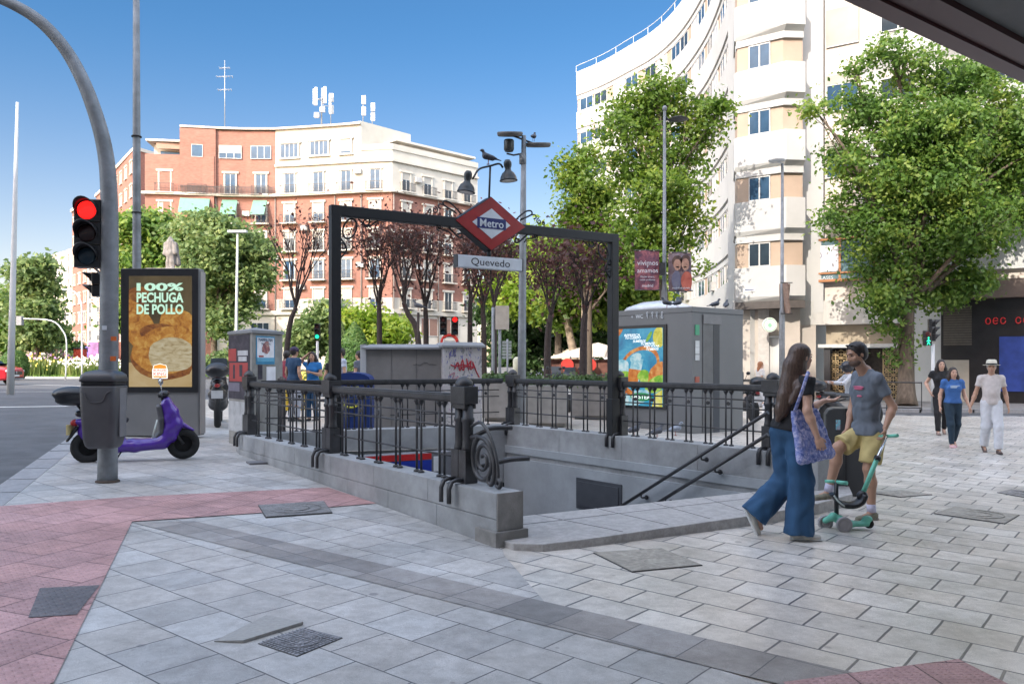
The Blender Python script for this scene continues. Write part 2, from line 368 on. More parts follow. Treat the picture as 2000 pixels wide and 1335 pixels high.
A = V((-0.13, 6.87)); B = V((-4.17, 12.5)); CR = V((-0.10, 14.35)); D = V((3.13 + .06, 10.11 - .08))   # stairwell, plan corners (outer left, back left, back right inner, right near)
t1 = (B - A).normalized(); t2 = V((t1.y, -t1.x))
WT = 0.27
Ai = A + t2 * WT; Bi = B + t2 * WT - t1 * .15
tr_ = (CR - D).normalized(); nr_ = V((tr_.y, -tr_.x))       # right wall: inner face D->CR, outward nr_
E = D - tr_ * 0.25
well = [Ai + t1 * 0.01, V((Bi.x, Bi.y)), CR, E]
# plaza + whole ground: everything outside the kerb line is road
k0, k1, k2 = G(-60, 1040).to_2d(), G(0, 992).to_2d(), G(140, 880).to_2d()
kd = (k2 - k1).normalized()
k3 = k2 + kd * 12.5
plaza = [(-3.2, -4), (30, -6), (45, 12), (40, 26.5), (12, 26.5), (9, 31), (-6, 31), (k3.x + 2.5, k3.y + 3.5), (k3.x + .6, k3.y + 1.2), (k3.x, k3.y), (k2.x, k2.y), (k1.x, k1.y), (k1.x - kd.x * 14, k1.y - kd.y * 14)]
big = [(-420, -60), (420, -60), (420, 600), (-420, 600)]
sheet('road', big, asphalt, -0.13, holes=[[(p.x, p.y) for p in well]])
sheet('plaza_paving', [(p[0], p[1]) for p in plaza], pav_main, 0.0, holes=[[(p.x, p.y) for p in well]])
# kerb round the plaza
mb = MB()
kp = [V(p) for p in (plaza[-1], plaza[-2], plaza[-3], plaza[-4], plaza[-5], plaza[-6], plaza[-7], plaza[-8], plaza[-9], plaza[-10])]
def kerb(path, w, name, h=0.135, dz=0.004, m=kerb_m):
    mb = MB(); n = len(path); L_ = []; R_ = []
    for i in range(n):
        d = (path[min(n - 1, i + 1)] - path[max(0, i - 1)]).normalized(); q = V((-d.y, d.x))
        L_.append(path[i] + q * w); R_.append(path[i])
    for i in range(n - 1):
        ln = (path[i + 1] - path[i]).length; k = max(1, int(ln / 0.9))
        for j in range(k):
            a, b = j / k + 0.004, (j + 1) / k - 0.004
            c = [lerp(L_[i], L_[i + 1], a), lerp(L_[i], L_[i + 1], b), lerp(R_[i], R_[i + 1], b), lerp(R_[i], R_[i + 1], a)]
            vs = [V((p.x, p.y, gz(p.x, p.y) + dz)) for p in c] + [V((p.x, p.y, gz(p.x, p.y) - h)) for p in c]
            mb.add(vs, [(0, 1, 2, 3), (7, 6, 5, 4), (0, 4, 5, 1), (1, 5, 6, 2), (2, 6, 7, 3), (3, 7, 4, 0)])
    return structure(mb.build(name, m, None))
kerb(kp, 0.30, 'kerb')
# left style slabs, dark band, tactile strips
def gp(pts): return [(G(*p).x, G(*p).y) for p in pts]
kk = [k1 + kd * .02, k2, k3]
left_poly = gp([(0, 993), (140, 881)]) + [(k3.x + .02, k3.y)] + [(B.x - .35, B.y + 3.2), (B.x - .02, B.y + .2), (B.x - .02, B.y)] + [((A - t1 * .1 - t2 * .01).x, (A - t1 * .1).y)] + gp([(985, 1085), (1085, 1200)]) + [((G(258, 1021).to_2d() + V((.785, -.62)).normalized() * 7.8).x, (G(258, 1021).to_2d() + V((.785, -.62)).normalized() * 7.8).y), (1.2, 1.6), (-3.1, 1.6)]
sheet('grey_paving', left_poly, pav_left, 0.004)
b0, b1 = G(258, 1021).to_2d(), G(1000, 1207).to_2d()
e1 = V((-.785, .62)).normalized(); e2 = V((.62, .785)).normalized()
bd = (b1 - b0).normalized(); bn = V((-bd.y, bd.x))
bend = b0 + bd * 8.0
sheet('dark_paving_band', [(b0.x, b0.y), (bend.x, bend.y), ((bend + bn * .40).x, (bend + bn * .40).y), ((b0 + bn * .40 + bd * .35).x, (b0 + bn * .40 + bd * .35).y)], pav_dark, 0.008)
sheet('pink_tactile_paving', gp([(0, 990), (250, 972), (640, 953), (735, 984), (505, 1003), (258, 1020), (105, 1335)]) + [(-2.6, 2.0), (-5.2, 2.6)], pav_pink, 0.012)
sheet('pink_tactile_paving', gp([(1530, 1335), (1700, 1312), (1872, 1290), (1962, 1335)]) + [(2.6, 3.4), (1.3, 3.2)], pav_pink2, 0.012)
sheet('dark_tactile_slab', gp([(78, 1152), (195, 1146), (150, 1204), (55, 1210)]), paving_mat('dark_tactile', (.15, .135, .14), -math.radians(70), 5, 5, tactile=(23, 15)), 0.016)
# manhole covers : things
castm = mat('cast_iron_cover', (.27, .26, .255), .5, metal=.2, var=.25, scale=40, bump=1.0, bscale=90, dirt=.3)
stonem = mat('stone_cover', (.34, .31, .26), .7, var=.2, scale=25, bump=.8, bscale=70, dirt=.2)
framem = mat('cover_frame', (.06, .06, .06), .6)
def cover(pts, label, m, ring=None, dz=0.007, grid=0):
    w = [G(*p) for p in pts]; c = sum(w, V((0, 0, 0))) / len(w)
    t = thing('manhole_cover', c, label, 'manhole cover')
    def quad(k, z0, z1, mb):
        a = [c + (p - c) * k for p in w]; n = len(a)
        mb.add([q + V((0, 0, z0)) for q in a] + [q + V((0, 0, z1)) for q in a], [tuple(range(n - 1, -1, -1)), tuple(range(n, 2 * n))] + [(i, (i + 1) % n, n + (i + 1) % n, n + i) for i in range(n)])
    f = MB(); quad(1.018, 0.0, dz, f); f.build('frame', framem, t)
    f = MB(); quad(1.0, dz + .0005, dz + .004, f); plate_ = f
    if ring:
        rr = ring * min((w[0] - w[1]).length, (w[1] - w[2]).length) / 2
        for k in (1, .55): f.tube([c + V((math.cos(a), math.sin(a), 0)) * rr * k + V((0, 0, dz + .006)) for a in arc(28, 0, 2 * math.pi)], .004, 4)
    if grid:
        u, v_ = w[1] - w[0], w[3] - w[0]
        for i in range(1, grid):
            f.tube([w[0] + u * i / grid + V((0, 0, dz + .006)), w[0] + u * i / grid + v_ + V((0, 0, dz + .006))], .0025, 4)
            f.tube([w[0] + v_ * i / grid + V((0, 0, dz + .006)), w[0] + v_ * i / grid + u + V((0, 0, dz + .006))], .0025, 4)
    f.build('plate', m, t); return t
cover([(505, 989), (632, 981), (648, 1003), (520, 1012)], 'dark cast iron cover with an oval ring beside the pink strip by the stair wall', castm, .8, dz=.016)
cover([(505, 1258), (592, 1228), (668, 1247), (580, 1283)], 'small gridded cast iron cover beside the broken sunken slab in front', mat('iron_grid', (.30, .30, .32), .6, var=.2, scale=40, dirt=.3), .75, grid=12)
cover([(1160, 1080), (1292, 1072), (1370, 1104), (1235, 1117)], 'wide tan stone-filled cover in front of the stair landing', stonem)
cover([(1825, 1003), (1865, 990), (1990, 1006), (1962, 1023)], 'speckled tan cover on the right-hand paving behind the child scooter', stonem, .8)
cover([(1948, 962), (1975, 956), (2040, 964), (2010, 973)], 'round-patterned grey cover at the right edge of the photo', castm, .9)
cover([(1695, 962), (1760, 958), (1820, 966), (1760, 971)], 'flat brown cover just behind the man with the scooter', stonem)
# broken raised slab
w = [G(418, 1254), G(520, 1204), G(592, 1221), G(475, 1257)]
f = MB(); z0, z1 = 0.006, .012
f.add([q + V((0, 0, z0)) for q in w] + [w[0] + V((0, 0, .010)), w[1] + V((0, 0, .012)), w[2] + V((0, 0, z1 + .012)), w[3] + V((0, 0, z1 + .010))], [(3, 2, 1, 0), (4, 5, 6, 7), (0, 1, 5, 4), (1, 2, 6, 5), (3, 7, 6, 2), (0, 4, 7, 3)])
tag(f.build('loose_slab', mat('loose_slab', (.33, .32, .30), .6, var=.1, scale=40, bump=.3), None), 'pale loose paving slab tilted up beside the gridded cover', 'paving slab')
# far kerb and pavement on the right side street
rp = [(11.5, 31.0), (20, 30.2), (32, 28.8), (44, 27.8), (44, 60), (7, 90), (2, 90), (4.5, 60), (7, 38)]
sheet('far_pavement', rp, mat('far_paving', (.27, .26, .25), .7, var=.12, scale=2, dirt=.2), 0.0)
kerb([V((7, 38)), V((11.5, 31.0)), V((20, 30.2)), V((32, 28.8)), V((44, 27.8))], .25, 'far_kerb', h=.13)
# road paint: crossing bars and lines on the left road
bars = MB()
for k in range(0):
    x0 = -13 - k * 1.6
    pts = [(x0, 27.5), (x0 - .8, 27.5), (x0 - 3.2, 33.5), (x0 - 2.4, 33.5)]
    bars.add([V((p[0], p[1], gz(*p) - .125)) for p in pts], [(0, 1, 2, 3)])
for (a, b, w_) in ((V((-12.6, 25.0)), V((-40, 17)), .35), (V((-20, 37)), V((-60, 33)), .25), (V((-16, 40)), V((-45, 60)), .2)):
    d = (b - a).normalized(); n = V((-d.y, d.x)) * w_
    c = [a, b, b + n, a + n]; bars.add([V((p.x, p.y, gz(p.x, p.y) - .122)) for p in c], [(0, 1, 2, 3)])
structure(bars.build('road_marking', paint_w, None))
# roundabout island with grass
isl = [(-31 + 22 * math.cos(a) , 82 + 17 * math.sin(a)) for a in arc(49, 0, 2 * math.pi)[:-1]]
sheet('island_ground', isl, mat('lawn_soil', (.07, .13, .03), .9, var=.3, scale=1.5), 0.03)
isl2 = [V((p[0], p[1])) for p in isl]; kerb(isl2 + [isl2[0]], .25, 'island_kerb', h=.17, dz=.04)
def grass(name, pts_fn, n, hgt, m, label):
    vs = []; fs = []
    for i in range(n):
        p = pts_fn(); a = random.uniform(0, 6.28); h = hgt * random.uniform(.5, 1.2); w_ = .03 + hgt * .05
        d = V((math.cos(a) * w_, math.sin(a) * w_, 0)); l = V((random.uniform(-.3, .3) * h, random.uniform(-.3, .3) * h, h))
        o = len(vs); vs += [p - d, p + d, p + l]; fs.append((o, o + 1, o + 2))
    mb = MB(); mb.add(vs, fs); return tag(mb.build(name, m, None), label, 'grass', kind='stuff')
def isl_pt():
    a = random.uniform(0, 6.28); r = math.sqrt(random.random()); x, y = -31 + 21.5 * r * math.cos(a), 82 + 16.5 * r * math.sin(a)
    return V((x, y, gz(x, y) + .03))
grass('grass', isl_pt, 16000, .16, leaf_mat('grass_blades', (.07, .16, .02), (.12, .24, .03), (.22, .34, .06)), 'mown green lawn of the roundabout island')
# ================================================================== STAIRWELL
ZT = 0.45; DEEP = -3.6
wallm = mat('plinth_granite', (.36, .37, .38), .65, var=.12, scale=4, bump=.35, bscale=160, dirt=.3)
innerm = mat('stairwell_render', (.38, .41, .435), .6, var=.07, scale=2.2, bump=.15, dirt=.25)
iron = mat('painted_iron_grey', (.046, .046, .050), .42, var=.3, scale=9, bump=.3, bscale=70, dirt=.35)
iron_d = mat('gantry_iron_black', (.009, .010, .012), .5, var=.2, scale=9, bump=.1)
stairw = thing('stairwell', G0(*A), 'open metro stairwell sunk in the plaza with low granite parapet walls', 'stairwell')
def wall_mb(a, b, n, w, z0, z1, mi=0, mb=None, jl=0.0, bev=0.0):
    # block wall between plan points a,b, thickness w along n; with block joints
    mb = mb or MB(); L_ = (b - a).length; d = (b - a) / L_
    k = max(1, int(round(L_ / jl))) if jl else 1
    for i in range(k):
        p = a + d * (L_ * i / k + (.002 if jl else 0)); q = a + d * (L_ * (i + 1) / k - (.002 if jl else 0))
        pts = [p, q, q + n * w, p + n * w]
        if (q - p).x * n.y - (q - p).y * n.x < 0: pts = pts[::-1]
        mb.prism([(c.x, c.y) for c in pts], z0, z1, mi)
    return mb
# left parapet: body, coping
lb = A - t1 * .02
mb = wall_mb(A, B, t2, WT, -.4, .225, jl=.95); wall_mb(A + t1 * .0, B, t2, WT, .229, ZT - .002, mb=mb, jl=1.25)
wall_mb(A, Bi, t2, WT - .02, DEEP, -.4, mb=mb)
mb.build('parapet', wallm, stairw, bevel=.006)
# end pier of left parapet (a slightly wider block low down, as photographed)
c = A + t1 * .12 + t2 * (WT / 2)
mb = MB(); mb.box((c.x, c.y, .02), (.32, WT + .07, .22), rz=math.atan2(t1.y, t1.x))
pier_m = mat('pier_granite', (.30, .285, .27), .65, var=.12, scale=6, bump=.3, dirt=.35); mb.build('pier', pier_m, stairw, bevel=.006)
mb = MB(); c = A - t1 * .008 + t2 * (WT / 2); mb.box((c.x, c.y, (.133 + ZT) / 2), (.012, WT - .004, ZT - .135), rz=math.atan2(t1.y, t1.x)); mb.build('end_face', pier_m, stairw)
# back parapet
bk = (CR - B).normalized(); bnn = V((-bk.y, bk.x))
mb = wall_mb(B + bk * .0 , CR + bk * .45, bnn, .36, -.4, ZT + .001, jl=1.25)
wall_mb(Bi, CR + bk * .2, bnn, .3, -0.55, -.4, mb=mb); mb.build('parapet', wallm, stairw, bevel=.006)
# right parapet + inner wall with ledge
mb = wall_mb(E, CR, nr_, .36, -.5, ZT + .002, jl=1.3); mb.build('parapet', wallm, stairw, bevel=.006)
mb = wall_mb(E - tr_ * .0, CR + tr_ * .4, nr_, .30, DEEP, -.5); wall_mb(E, CR, -nr_, .035, -.02, .10, mb=mb)
wall_mb(E - tr_ * .4, CR, -nr_, .05, DEEP, -.10, mb=mb)
mb.build('inner_wall', innerm, stairw)
# low service hatch on inner right wall
def on_right(px, py):   # point on the inner right wall plane behind pixel
    n = V((nr_.x, nr_.y, 0)); o = V((E.x, E.y, 0)) - n * .05; d = V(((px - 1000) / F, 1, -(py - HZ) / F)); c0 = V((0, 0, CH))
    t = (o - c0).dot(n) / d.dot(n); return c0 + d * t
h = [on_right(1127, 932), on_right(1215, 945), on_right(1215, 1001), on_right(1127, 999)]
z_t, z_b = (h[0].z + h[1].z) / 2, (h[2].z + h[3].z) / 2
ux = V((tr_.x, tr_.y, 0)); a_, b_ = h[1], h[0]
mb = MB(); Lh = (V((b_.x, b_.y, 0)) - V((a_.x, a_.y, 0))).length
mb.plate([(0, 0), (Lh, 0), (Lh, z_t - z_b), (0, z_t - z_b)], V((a_.x, a_.y, z_b)), ux, V((0, 0, 1)), -.02)
mb.plate([(.05, .05), (Lh - .05, .05), (Lh - .05, z_t - z_b - .05), (.05, z_t - z_b - .05)], V((a_.x, a_.y, z_b)) - V((nr_.x, nr_.y, 0)) * .021, ux, V((0, 0, 1)), -.012)
hm = mb.build('service_hatch', mat('hatch_grey', (.055, .06, .07), .5), stairw, bevel=.004)
# steps and landing
s_dir = t1; landing_back = [on_right(1490, 958), None]
mid_l = Ai; mid_r = E
mb = MB(); sl = (mid_l - mid_r)
for k in range(20):
    a = mid_l + t1 * (.83 + k * .28) ; b = mid_r + tr_ * (-.05 + k * .28)
    a2 = mid_l + t1 * (.83 + (k + 1) * .28); b2 = mid_r + tr_ * (-.05 + (k + 1) * .28)
    z = .02 - .17 * (k + 1)
    mb.prism([(a.x, a.y), (b.x, b.y), (b2.x, b2.y), (a2.x, a2.y)], DEEP - .1, z)
mb.build('stairs', mat('stair_granite', (.26, .26, .27), .7, var=.1, scale=30), stairw)
mb = MB()
fr = [G(978, 1066), G(1003, 1074), G(1060, 1077), G(1130, 1070), G(1500, 1022), G(1600, 1003), G(1665, 985), G(1655, 960)]
pts = [(p.x, p.y) for p in fr] + [((E + nr_ * .36 + tr_ * .1).x, (E + nr_ * .36 + tr_ * .1).y), ((mid_r - tr_ * .05).x, (mid_r - tr_ * .05).y), ((mid_l + t1 * .83).x, (mid_l + t1 * .83).y), ((Ai - t1 * .02).x, (Ai - t1 * .02).y)]
mb.prism(pts, -.35, .035 + .02)
landm = mat('landing_granite', (.42, .40, .385), .6, var=.07, scale=50, bump=.25, bscale=180, dirt=.25)
mb.build('landing', landm, stairw, bevel=.008)
mb = MB()
for k in range(1, 6):
    a = lerp(V(pts[3]), V(pts[5]), k / 6.0); b = lerp(mid_l + t1 * .83, mid_r - tr_ * .05, k / 6.0)
    mb.tube([V((a.x, a.y, .0555)) + (V((b.x, b.y, .0555)) - V((a.x, a.y, .0555))) * .04, V((b.x, b.y, .0555))], .003, 4)
mb.tube([V((lerp(V(pts[0]), V(pts[10]), .55).x, lerp(V(pts[0]), V(pts[10]), .55).y, .0555)), V((lerp(V(pts[6]), V(pts[9]), .55).x, lerp(V(pts[6]), V(pts[9]), .55).y, .0555))], .003, 4)
mb.build('paving_joint', mat('joint', (.13, .13, .13), .9), stairw)
# lintel with red and blue station band low on the far side of the well
lo = P(742, 890, 12.2); ro = P(842, 885, 12.6)
ux = (V((ro.x, ro.y, 0)) - V((lo.x, lo.y, 0))); Ls = ux.length; ux.normalize(); up = V((0, 0, 1))
mb = MB(); mb.plate([(-1.9, -.5), (Ls + .35, -.5), (Ls + .35, .1), (-1.9, .1)], V((lo.x, lo.y, lo.z - .1)) + V((0, .05, 0)), ux, up, -.25); mb.build('lintel', mat('lintel_grey', (.16, .16, .17), .6), stairw)
mb = MB(); mb.plate([(-.6, -.09), (Ls, -.09), (Ls, .0), (-.6, .0)], V((lo.x, lo.y, lo.z)), ux, up, .02); mb.build('red_band', mat('metro_red', (.55, .02, .02), .35), stairw)
mb = MB(); mb.plate([(-.6, -.42), (Ls, -.42), (Ls, -.10), (-.6, -.10)], V((lo.x, lo.y, lo.z)), ux, up, .02); mb.build('blue_band', mat('metro_blue', (.012, .035, .33), .35), stairw)
mb = MB(); mb.box(tuple(P(853, 905, 12.3)), (.09, .02, .22), rz=.3); mb.build('notice', mat('notice_white', (.7, .7, .7), .5), stairw)
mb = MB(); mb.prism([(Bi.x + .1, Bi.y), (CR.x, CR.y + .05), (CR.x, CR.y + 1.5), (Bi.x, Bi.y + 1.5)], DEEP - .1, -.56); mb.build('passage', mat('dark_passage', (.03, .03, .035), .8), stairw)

# ---- railings
def railing(path, posts, pairs, label, side, zt=1.25):
    """path: list of plan points (posts on them); pairs: baluster pairs in each bay"""
    o = path[0]; t = thing('railing', V((o.x, o.y, ZT)), label, 'railing', group='iron railings round the stairwell')
    for i, p in enumerate(path):
        d = (path[min(i + 1, len(path) - 1)] - path[max(i - 1, 0)]).normalized(); rz = math.atan2(d.y, d.x)
        if posts[i]:
            mb = MB(); off = V((d.x, d.y, 0)) * .065
            for sgn in (-1, 1):
                b = V((p.x, p.y, ZT)) + off * sgn
                mb.box(b + V((0, 0, .15)), (.12, .13, .30), rz=rz)
                mb.tube([b + V((0, 0, .28)), b + V((0, 0, .33)), b + V((0, 0, .36)), b + V((0, 0, .55)), b + V((0, 0, .56)), b + V((0, 0, .59)), b + V((0, 0, .60)), b + V((0, 0, .74))], [.062, .055, .05, .05, .060, .060, .05, .05], 12)
            mb.build('post', iron, t, bevel=0)
            mb = MB(); cb = V((p.x, p.y, ZT + .80)); mb.box(cb, (.245, .15, .16), rz=rz); mb.box(cb + V((0, 0, -.10)), (.21, .125, .05), rz=rz)
            mb.lathe([(.085, .085), (.08, .12), (.05, .155), (.02, .17), (.001, .172)], tuple(cb), 14)
            mb.build('post_cap', iron, t, bevel=.006)
            # hooks over the plinth
            mb = MB(); n = V((d.y, -d.x, 0)) * side
            for sgn in (-1, 1):
                b = V((p.x, p.y, ZT)) + off * sgn * 1.05
                mb.tube([b + n * .02 + V((0, 0, .03)), b + n * .13 + V((0, 0, .035)), b + n * .178 + V((0, 0, .02)), b + n * .205 + V((0, 0, -.04)), b + n * .205 + V((0, 0, -.17))], [.02] * 5, 6, sx=1.4)
            mb.build('hook', iron, t)
        if i < len(path) - 1:
            q = path[i + 1]; L_ = (q - p).length; dd = (q - p) / L_; d3 = V((dd.x, dd.y, 0)); a = V((p.x, p.y, 0)); rzz = math.atan2(dd.y, dd.x)
            mb = MB(); m0 = a + d3 * (L_ / 2); RL = L_ - (.2 if posts[i] or posts[i + 1] else 0)
            mb.box(m0 + V((0, 0, zt - .03)), (RL, .085, .055), rz=rzz)
            mb.box(m0 + V((0, 0, zt + .003)), (RL, .065, .02), rz=rzz)
            mb.box(m0 + V((0, 0, zt - .065)), (RL, .05, .018), rz=rzz)
            mb.build('top_rail', iron, t, bevel=.008)
            for zz in (ZT + .615, ZT + .50, ZT + .22):
                mb = MB(); mb.tube([a + d3 * .06 + V((0, 0, zz)), a + d3 * (L_ - .06) + V((0, 0, zz))], .0095, 6); mb.build('rod', iron, t)
            for k in range(pairs[i]):
                s = .17 + (L_ - .34) * (k + .5) / pairs[i]; c = a + d3 * s
                mb = MB()
                for sg in (-.045, .045):
                    b = c + d3 * sg
                    mb.tube([b + V((0, 0, ZT + .012)), b + V((0, 0, ZT + .72))], .0125, 8)
                    mb.lathe([(.034, 0), (.034, .012), (.016, .025)], (b.x, b.y, ZT + .002), 10)
                    mb.lathe([(.013, 0), (.024, .02), (.034, .035), (.034, .05)], (b.x, b.y, zt - .125), 10)
                mb.tube([c + V((0, 0, zz)) + V((-dd.y, dd.x, 0)) * .012 * w_ for zz, w_ in ((ZT + .555, -1), (ZT + .555, 1))], .026, 8)
                mb.build('baluster', iron, t)
    return t
lm = t2 * (WT / 2)
pA = A + t1 * .72 + lm; pG = V((-2.22, 10.0)) + lm * .8; pB = B - t1 * .08 + lm
pG = pA + (pB - pA) * ((pG - pA).dot(t1) / (pB - pA).length)
railing([pA, pG, pB], [1, 1, 1], [6, 6], 'left iron railing on the granite parapet beside the pavement', -1)
bm_ = bnn * .18
pBm = B + bk * (((CR - B).length) * .53) + bm_
pC = CR + bk * .10 + bm_
railing([B + bk * .35 + bm_, pBm, pC - bk * .1], [0, 0, 0], [6, 6], 'back iron railing in front of the grey utility cabinets', 1)
rm = nr_ * .18
pR = V((1.5, 12.3)); pD = D + rm + tr_ * .12; pC2 = CR + rm + tr_ * .05
pR = pD + (pC2 - pD) * ((pR - pD).dot(tr_) / (pC2 - pD).length)
railing([pC2, pR, pD], [1, 1, 1], [6, 7], 'right iron railing in front of the toilet kiosk', -1 * -1)

# scroll ornament on near left post
sc = thing('scroll_ornament', V((pA.x, pA.y, ZT)), 'big spiral iron scroll with ram-horn handrail ends at the near end of the railing', 'ironwork')
mb = MB(); d3 = V((-t1.x, -t1.y, 0)); base = V((pA.x, pA.y, ZT)) + d3 * .12
def sp(u, z): return base + d3 * u + V((0, 0, z))
pth = [];
for i in range(60):
    a = i / 59 * 2 * math.pi * 2.1; r = .185 * (1 - i / 59 * .86); pth.append(sp(.20 + math.cos(a + 2.0) * r, .235 + math.sin(a + 2.0) * r * 1.15))
mb.tube(pth, [.024 - .010 * i / 59 for i in range(60)], 8)
mb.tube(smooth_path([sp(.0, .52), sp(.16, .56), sp(.30, .46), sp(.40, .28), sp(.43, .12), sp(.40, .03)], 6), .015, 8)
mb.tube(smooth_path([sp(.0, .42), sp(.10, .43), sp(.26, .40), sp(.36, .25), sp(.37, .10), sp(.33, .03), sp(.28, .05), sp(.285, .09)], 6), .02, 8)
mb.tube(smooth_path([sp(.40, .03), sp(.45, .02), sp(.47, .06), sp(.43, .09)], 5), .018, 8)
mb.build('scroll', iron, sc)
mb = MB(); n3 = V((t2.x, t2.y, 0))
mb.tube(smooth_path([sp(-.15, .36) , sp(.05, .46) + n3 * .08, sp(.10, .50) + n3 * .16, sp(.16, .50) + n3 * .34], 5), [.022] * 16, 8)
mb.tube(smooth_path([sp(-.15, .10), sp(.10, .17) + n3 * .12, sp(.24, .22) + n3 * .25, sp(.32, .23) + n3 * .42], 5), [.022] * 16, 8)
mb.build('rail_end', iron, sc)
# handrails down the right wall
def handrail(p0, p1, label, off):
    n = V((-nr_.x, -nr_.y, 0)); t = thing('handrail', p0, label, 'handrail', group='sloping handrails on the right stair wall')
    mb = MB(); mb.tube([p0, p1], .024, 10); mb.build('bar', iron, t)
    for s in (.35, .72):
        q = lerp(p0, p1, s); mb = MB(); mb.tube(smooth_path([q, q + V((0, 0, -.06)), q - n * .10 + V((0, 0, -.07))], 4), .012, 6); mb.lathe([(.035, 0), (.035, .01)], tuple(q - n * .105 + V((0, 0, -.07))), 10, M=n.to_track_quat('Z', 'Y').to_matrix()); mb.build('bracket', iron, t)
def hr_pt(px, py, off=.12):
    q = on_right(px, py); d = (q - V((0, 0, CH))); n = V((nr_.x, nr_.y, 0))
    return q - d * (off / abs(d.dot(n)))
handrail(hr_pt(1500, 805), hr_pt(1175, 1012), 'upper sloping iron handrail on the right stair wall', 0)
handrail(hr_pt(1500, 848), hr_pt(1235, 1012), 'lower sloping iron handrail on the right stair wall', 0)

# ---- gantry with sign
gl = V((pG.x, pG.y, 0)) ; gl = V((-2.22 + .05, 10.0 + .04, 0)); gr = V((1.52, 12.32, 0))
gd = (gr - gl).normalized(); gL = (gr - gl).length; gn = V((gd.y, -gd.x, 0)); grz = math.atan2(gd.y, gd.x)
gt = thing('sign_gantry', gl + V((0, 0, ZT)), 'black iron gantry spanning the stairwell with curled brackets', 'gantry')
mb = MB()
zt_ = 3.47
for q, w in ((gl, .125), (gr, .13)): 
    mb = MB(); mb.box(q + V((0, 0, (ZT + zt_) / 2)), (w, .12, zt_ - ZT), rz=grz); mb.box(q + V((0, 0, ZT + .28)), (w + .02, .15, .55), rz=grz); mb.build('post', iron_d, gt, bevel=.01)
mb = MB(); mb.box(gl + gd * (gL / 2) + V((0, 0, zt_ - .065)), (gL + .13, .118, .13), rz=grz); mb.build('beam', iron_d, gt, bevel=.01)
def spiral(o, ux, uy, r, turns, a0, th=.014, dirn=1, n=26, k=.75):
    return [o + ux * (math.cos(a0 + dirn * t * turns * 6.283) * r * (1 - k * t)) + uy * (math.sin(a0 + dirn * t * turns * 6.283) * r * (1 - k * t)) for t in [i / (n - 1) for i in range(n)]]
UZ = V((0, 0, 1))
for s, q in ((1, gl), (-1, gr)):
    u = gd * s; mb = MB(); c = q + u * .16 + V((0, 0, zt_ - .13 - .10))
    el = [c + u * (.03 + .085 * math.cos(a) + .03 * math.sin(a)) + UZ * (-.04 + .125 * math.sin(a)) for a in arc(26, 0, 6.283)]
    mb.tube(el, .012, 7)
    mb.tube(spiral(q + u * .40 + V((0, 0, zt_ - .165)), u, UZ, .07, 1.2, 2.6, dirn=-1) , .011, 6)
    mb.tube(smooth_path([q + u * .30 + V((0, 0, zt_ - .14)), q + u * .42 + V((0, 0, zt_ - .22)), q + u * .56 + V((0, 0, zt_ - .14))], 5), .011, 6)
    mb.tube(spiral(q + u * .10 + V((0, 0, zt_ - .50)), UZ, u, .07, 1.2, 2.6), .011, 6)
    mb.tube(smooth_path([q + u * .06 + V((0, 0, zt_ - .38)), q + u * .15 + V((0, 0, zt_ - .52)), q + u * .06 + V((0, 0, zt_ - .66))], 5), .011, 6)
    mb.build('bracket', iron_d, gt)
cs = gl + gd * (gL * .503) + V((0, 0, 3.43))
for s in (-1, 1):
    mb = MB(); u = gd * s
    def sc_(x, z): return cs + u * x + UZ * z
    # upper loop lying along the beam and lower one, each ending in curls
    zb_ = .075; k_ = 1
    mb.tube(smooth_path([sc_(.43, .10), sc_(.50, .165), sc_(.60, .235), sc_(.68, .25), sc_(.70, .21), sc_(.63, .165), sc_(.52, .12)][::1], 5), .012, 6)
    mb.tube(smooth_path([sc_(.50, .10), sc_(.58, .14), sc_(.68, .19), sc_(.75, .20), sc_(.77, .16), sc_(.73, .14)], 5), .010, 6)
    mb.tube(spiral(sc_(.82, .115), u, UZ, .045, 1.2, 1.6), .009, 6)
    mb.tube(spiral(sc_(.90, .095), u, UZ, .03, 1.2, 1.6), .008, 6)
    mb.tube(smooth_path([sc_(.62, -.09), sc_(.55, -.15), sc_(.46, -.215), sc_(.42, -.20), sc_(.43, -.16), sc_(.49, -.17)], 5), .012, 6)
    mb.tube(smooth_path([sc_(.80, -.09), sc_(.72, -.13), sc_(.62, -.15), sc_(.57, -.20)], 5), .010, 6)
    mb.tube(spiral(sc_(.76, -.11), u, UZ, .04, 1.2, -1.6), .009, 6)
    mb.build('scroll', iron_d, gt)
# diamond sign
sg = thing('metro_sign', cs, 'red diamond metro sign on the gantry reading Metro', 'sign')
redm = mat('sign_red', (.30, .014, .016), .3, var=.2, scale=5, coat=.3); whm = mat('sign_white', (.62, .66, .70), .35); blm = mat('sign_blue', (.010, .018, .12), .35)
fo = cs + gn * .07
def rhomb(w, h): return [(-w, 0), (0, -h), (w, 0), (0, h)]
mb = MB(); mb.plate(rhomb(.56, .37), cs - gn * .10, gd, UZ, .0); mb = MB()
mb.plate(rhomb(.56, .37), cs - gn * .11, gd, UZ, .165 ); mb.build('case', iron_d, sg)
mb = MB()
for dsp in (1, -1):
    mb.plate(rhomb(.545, .36), cs + gn * (.056 if dsp > 0 else -.112), gd * dsp, UZ, .012)
mb.build('face', redm, sg)
mb = MB(); mb.plate(rhomb(.30, .205), cs + gn * .069, gd, UZ, .004); mb.build('diamond', whm, sg)
mb = MB(); mb.plate([(-.225, -.072), (.225, -.072), (.225, .072), (-.225, .072)], cs + gn * .0735, gd, UZ, .004); mb.build('bar', blm, sg)
text('Metro', 'lettering', whm, sg, cs + gn * .078, gd, 1, width=.37, height=.105, th=.002, bold=.008)
mb = MB(); mb.cyl(cs + UZ * -.36, cs + UZ * -.45, .03, n=8); mb.build('hanger', iron_d, sg)
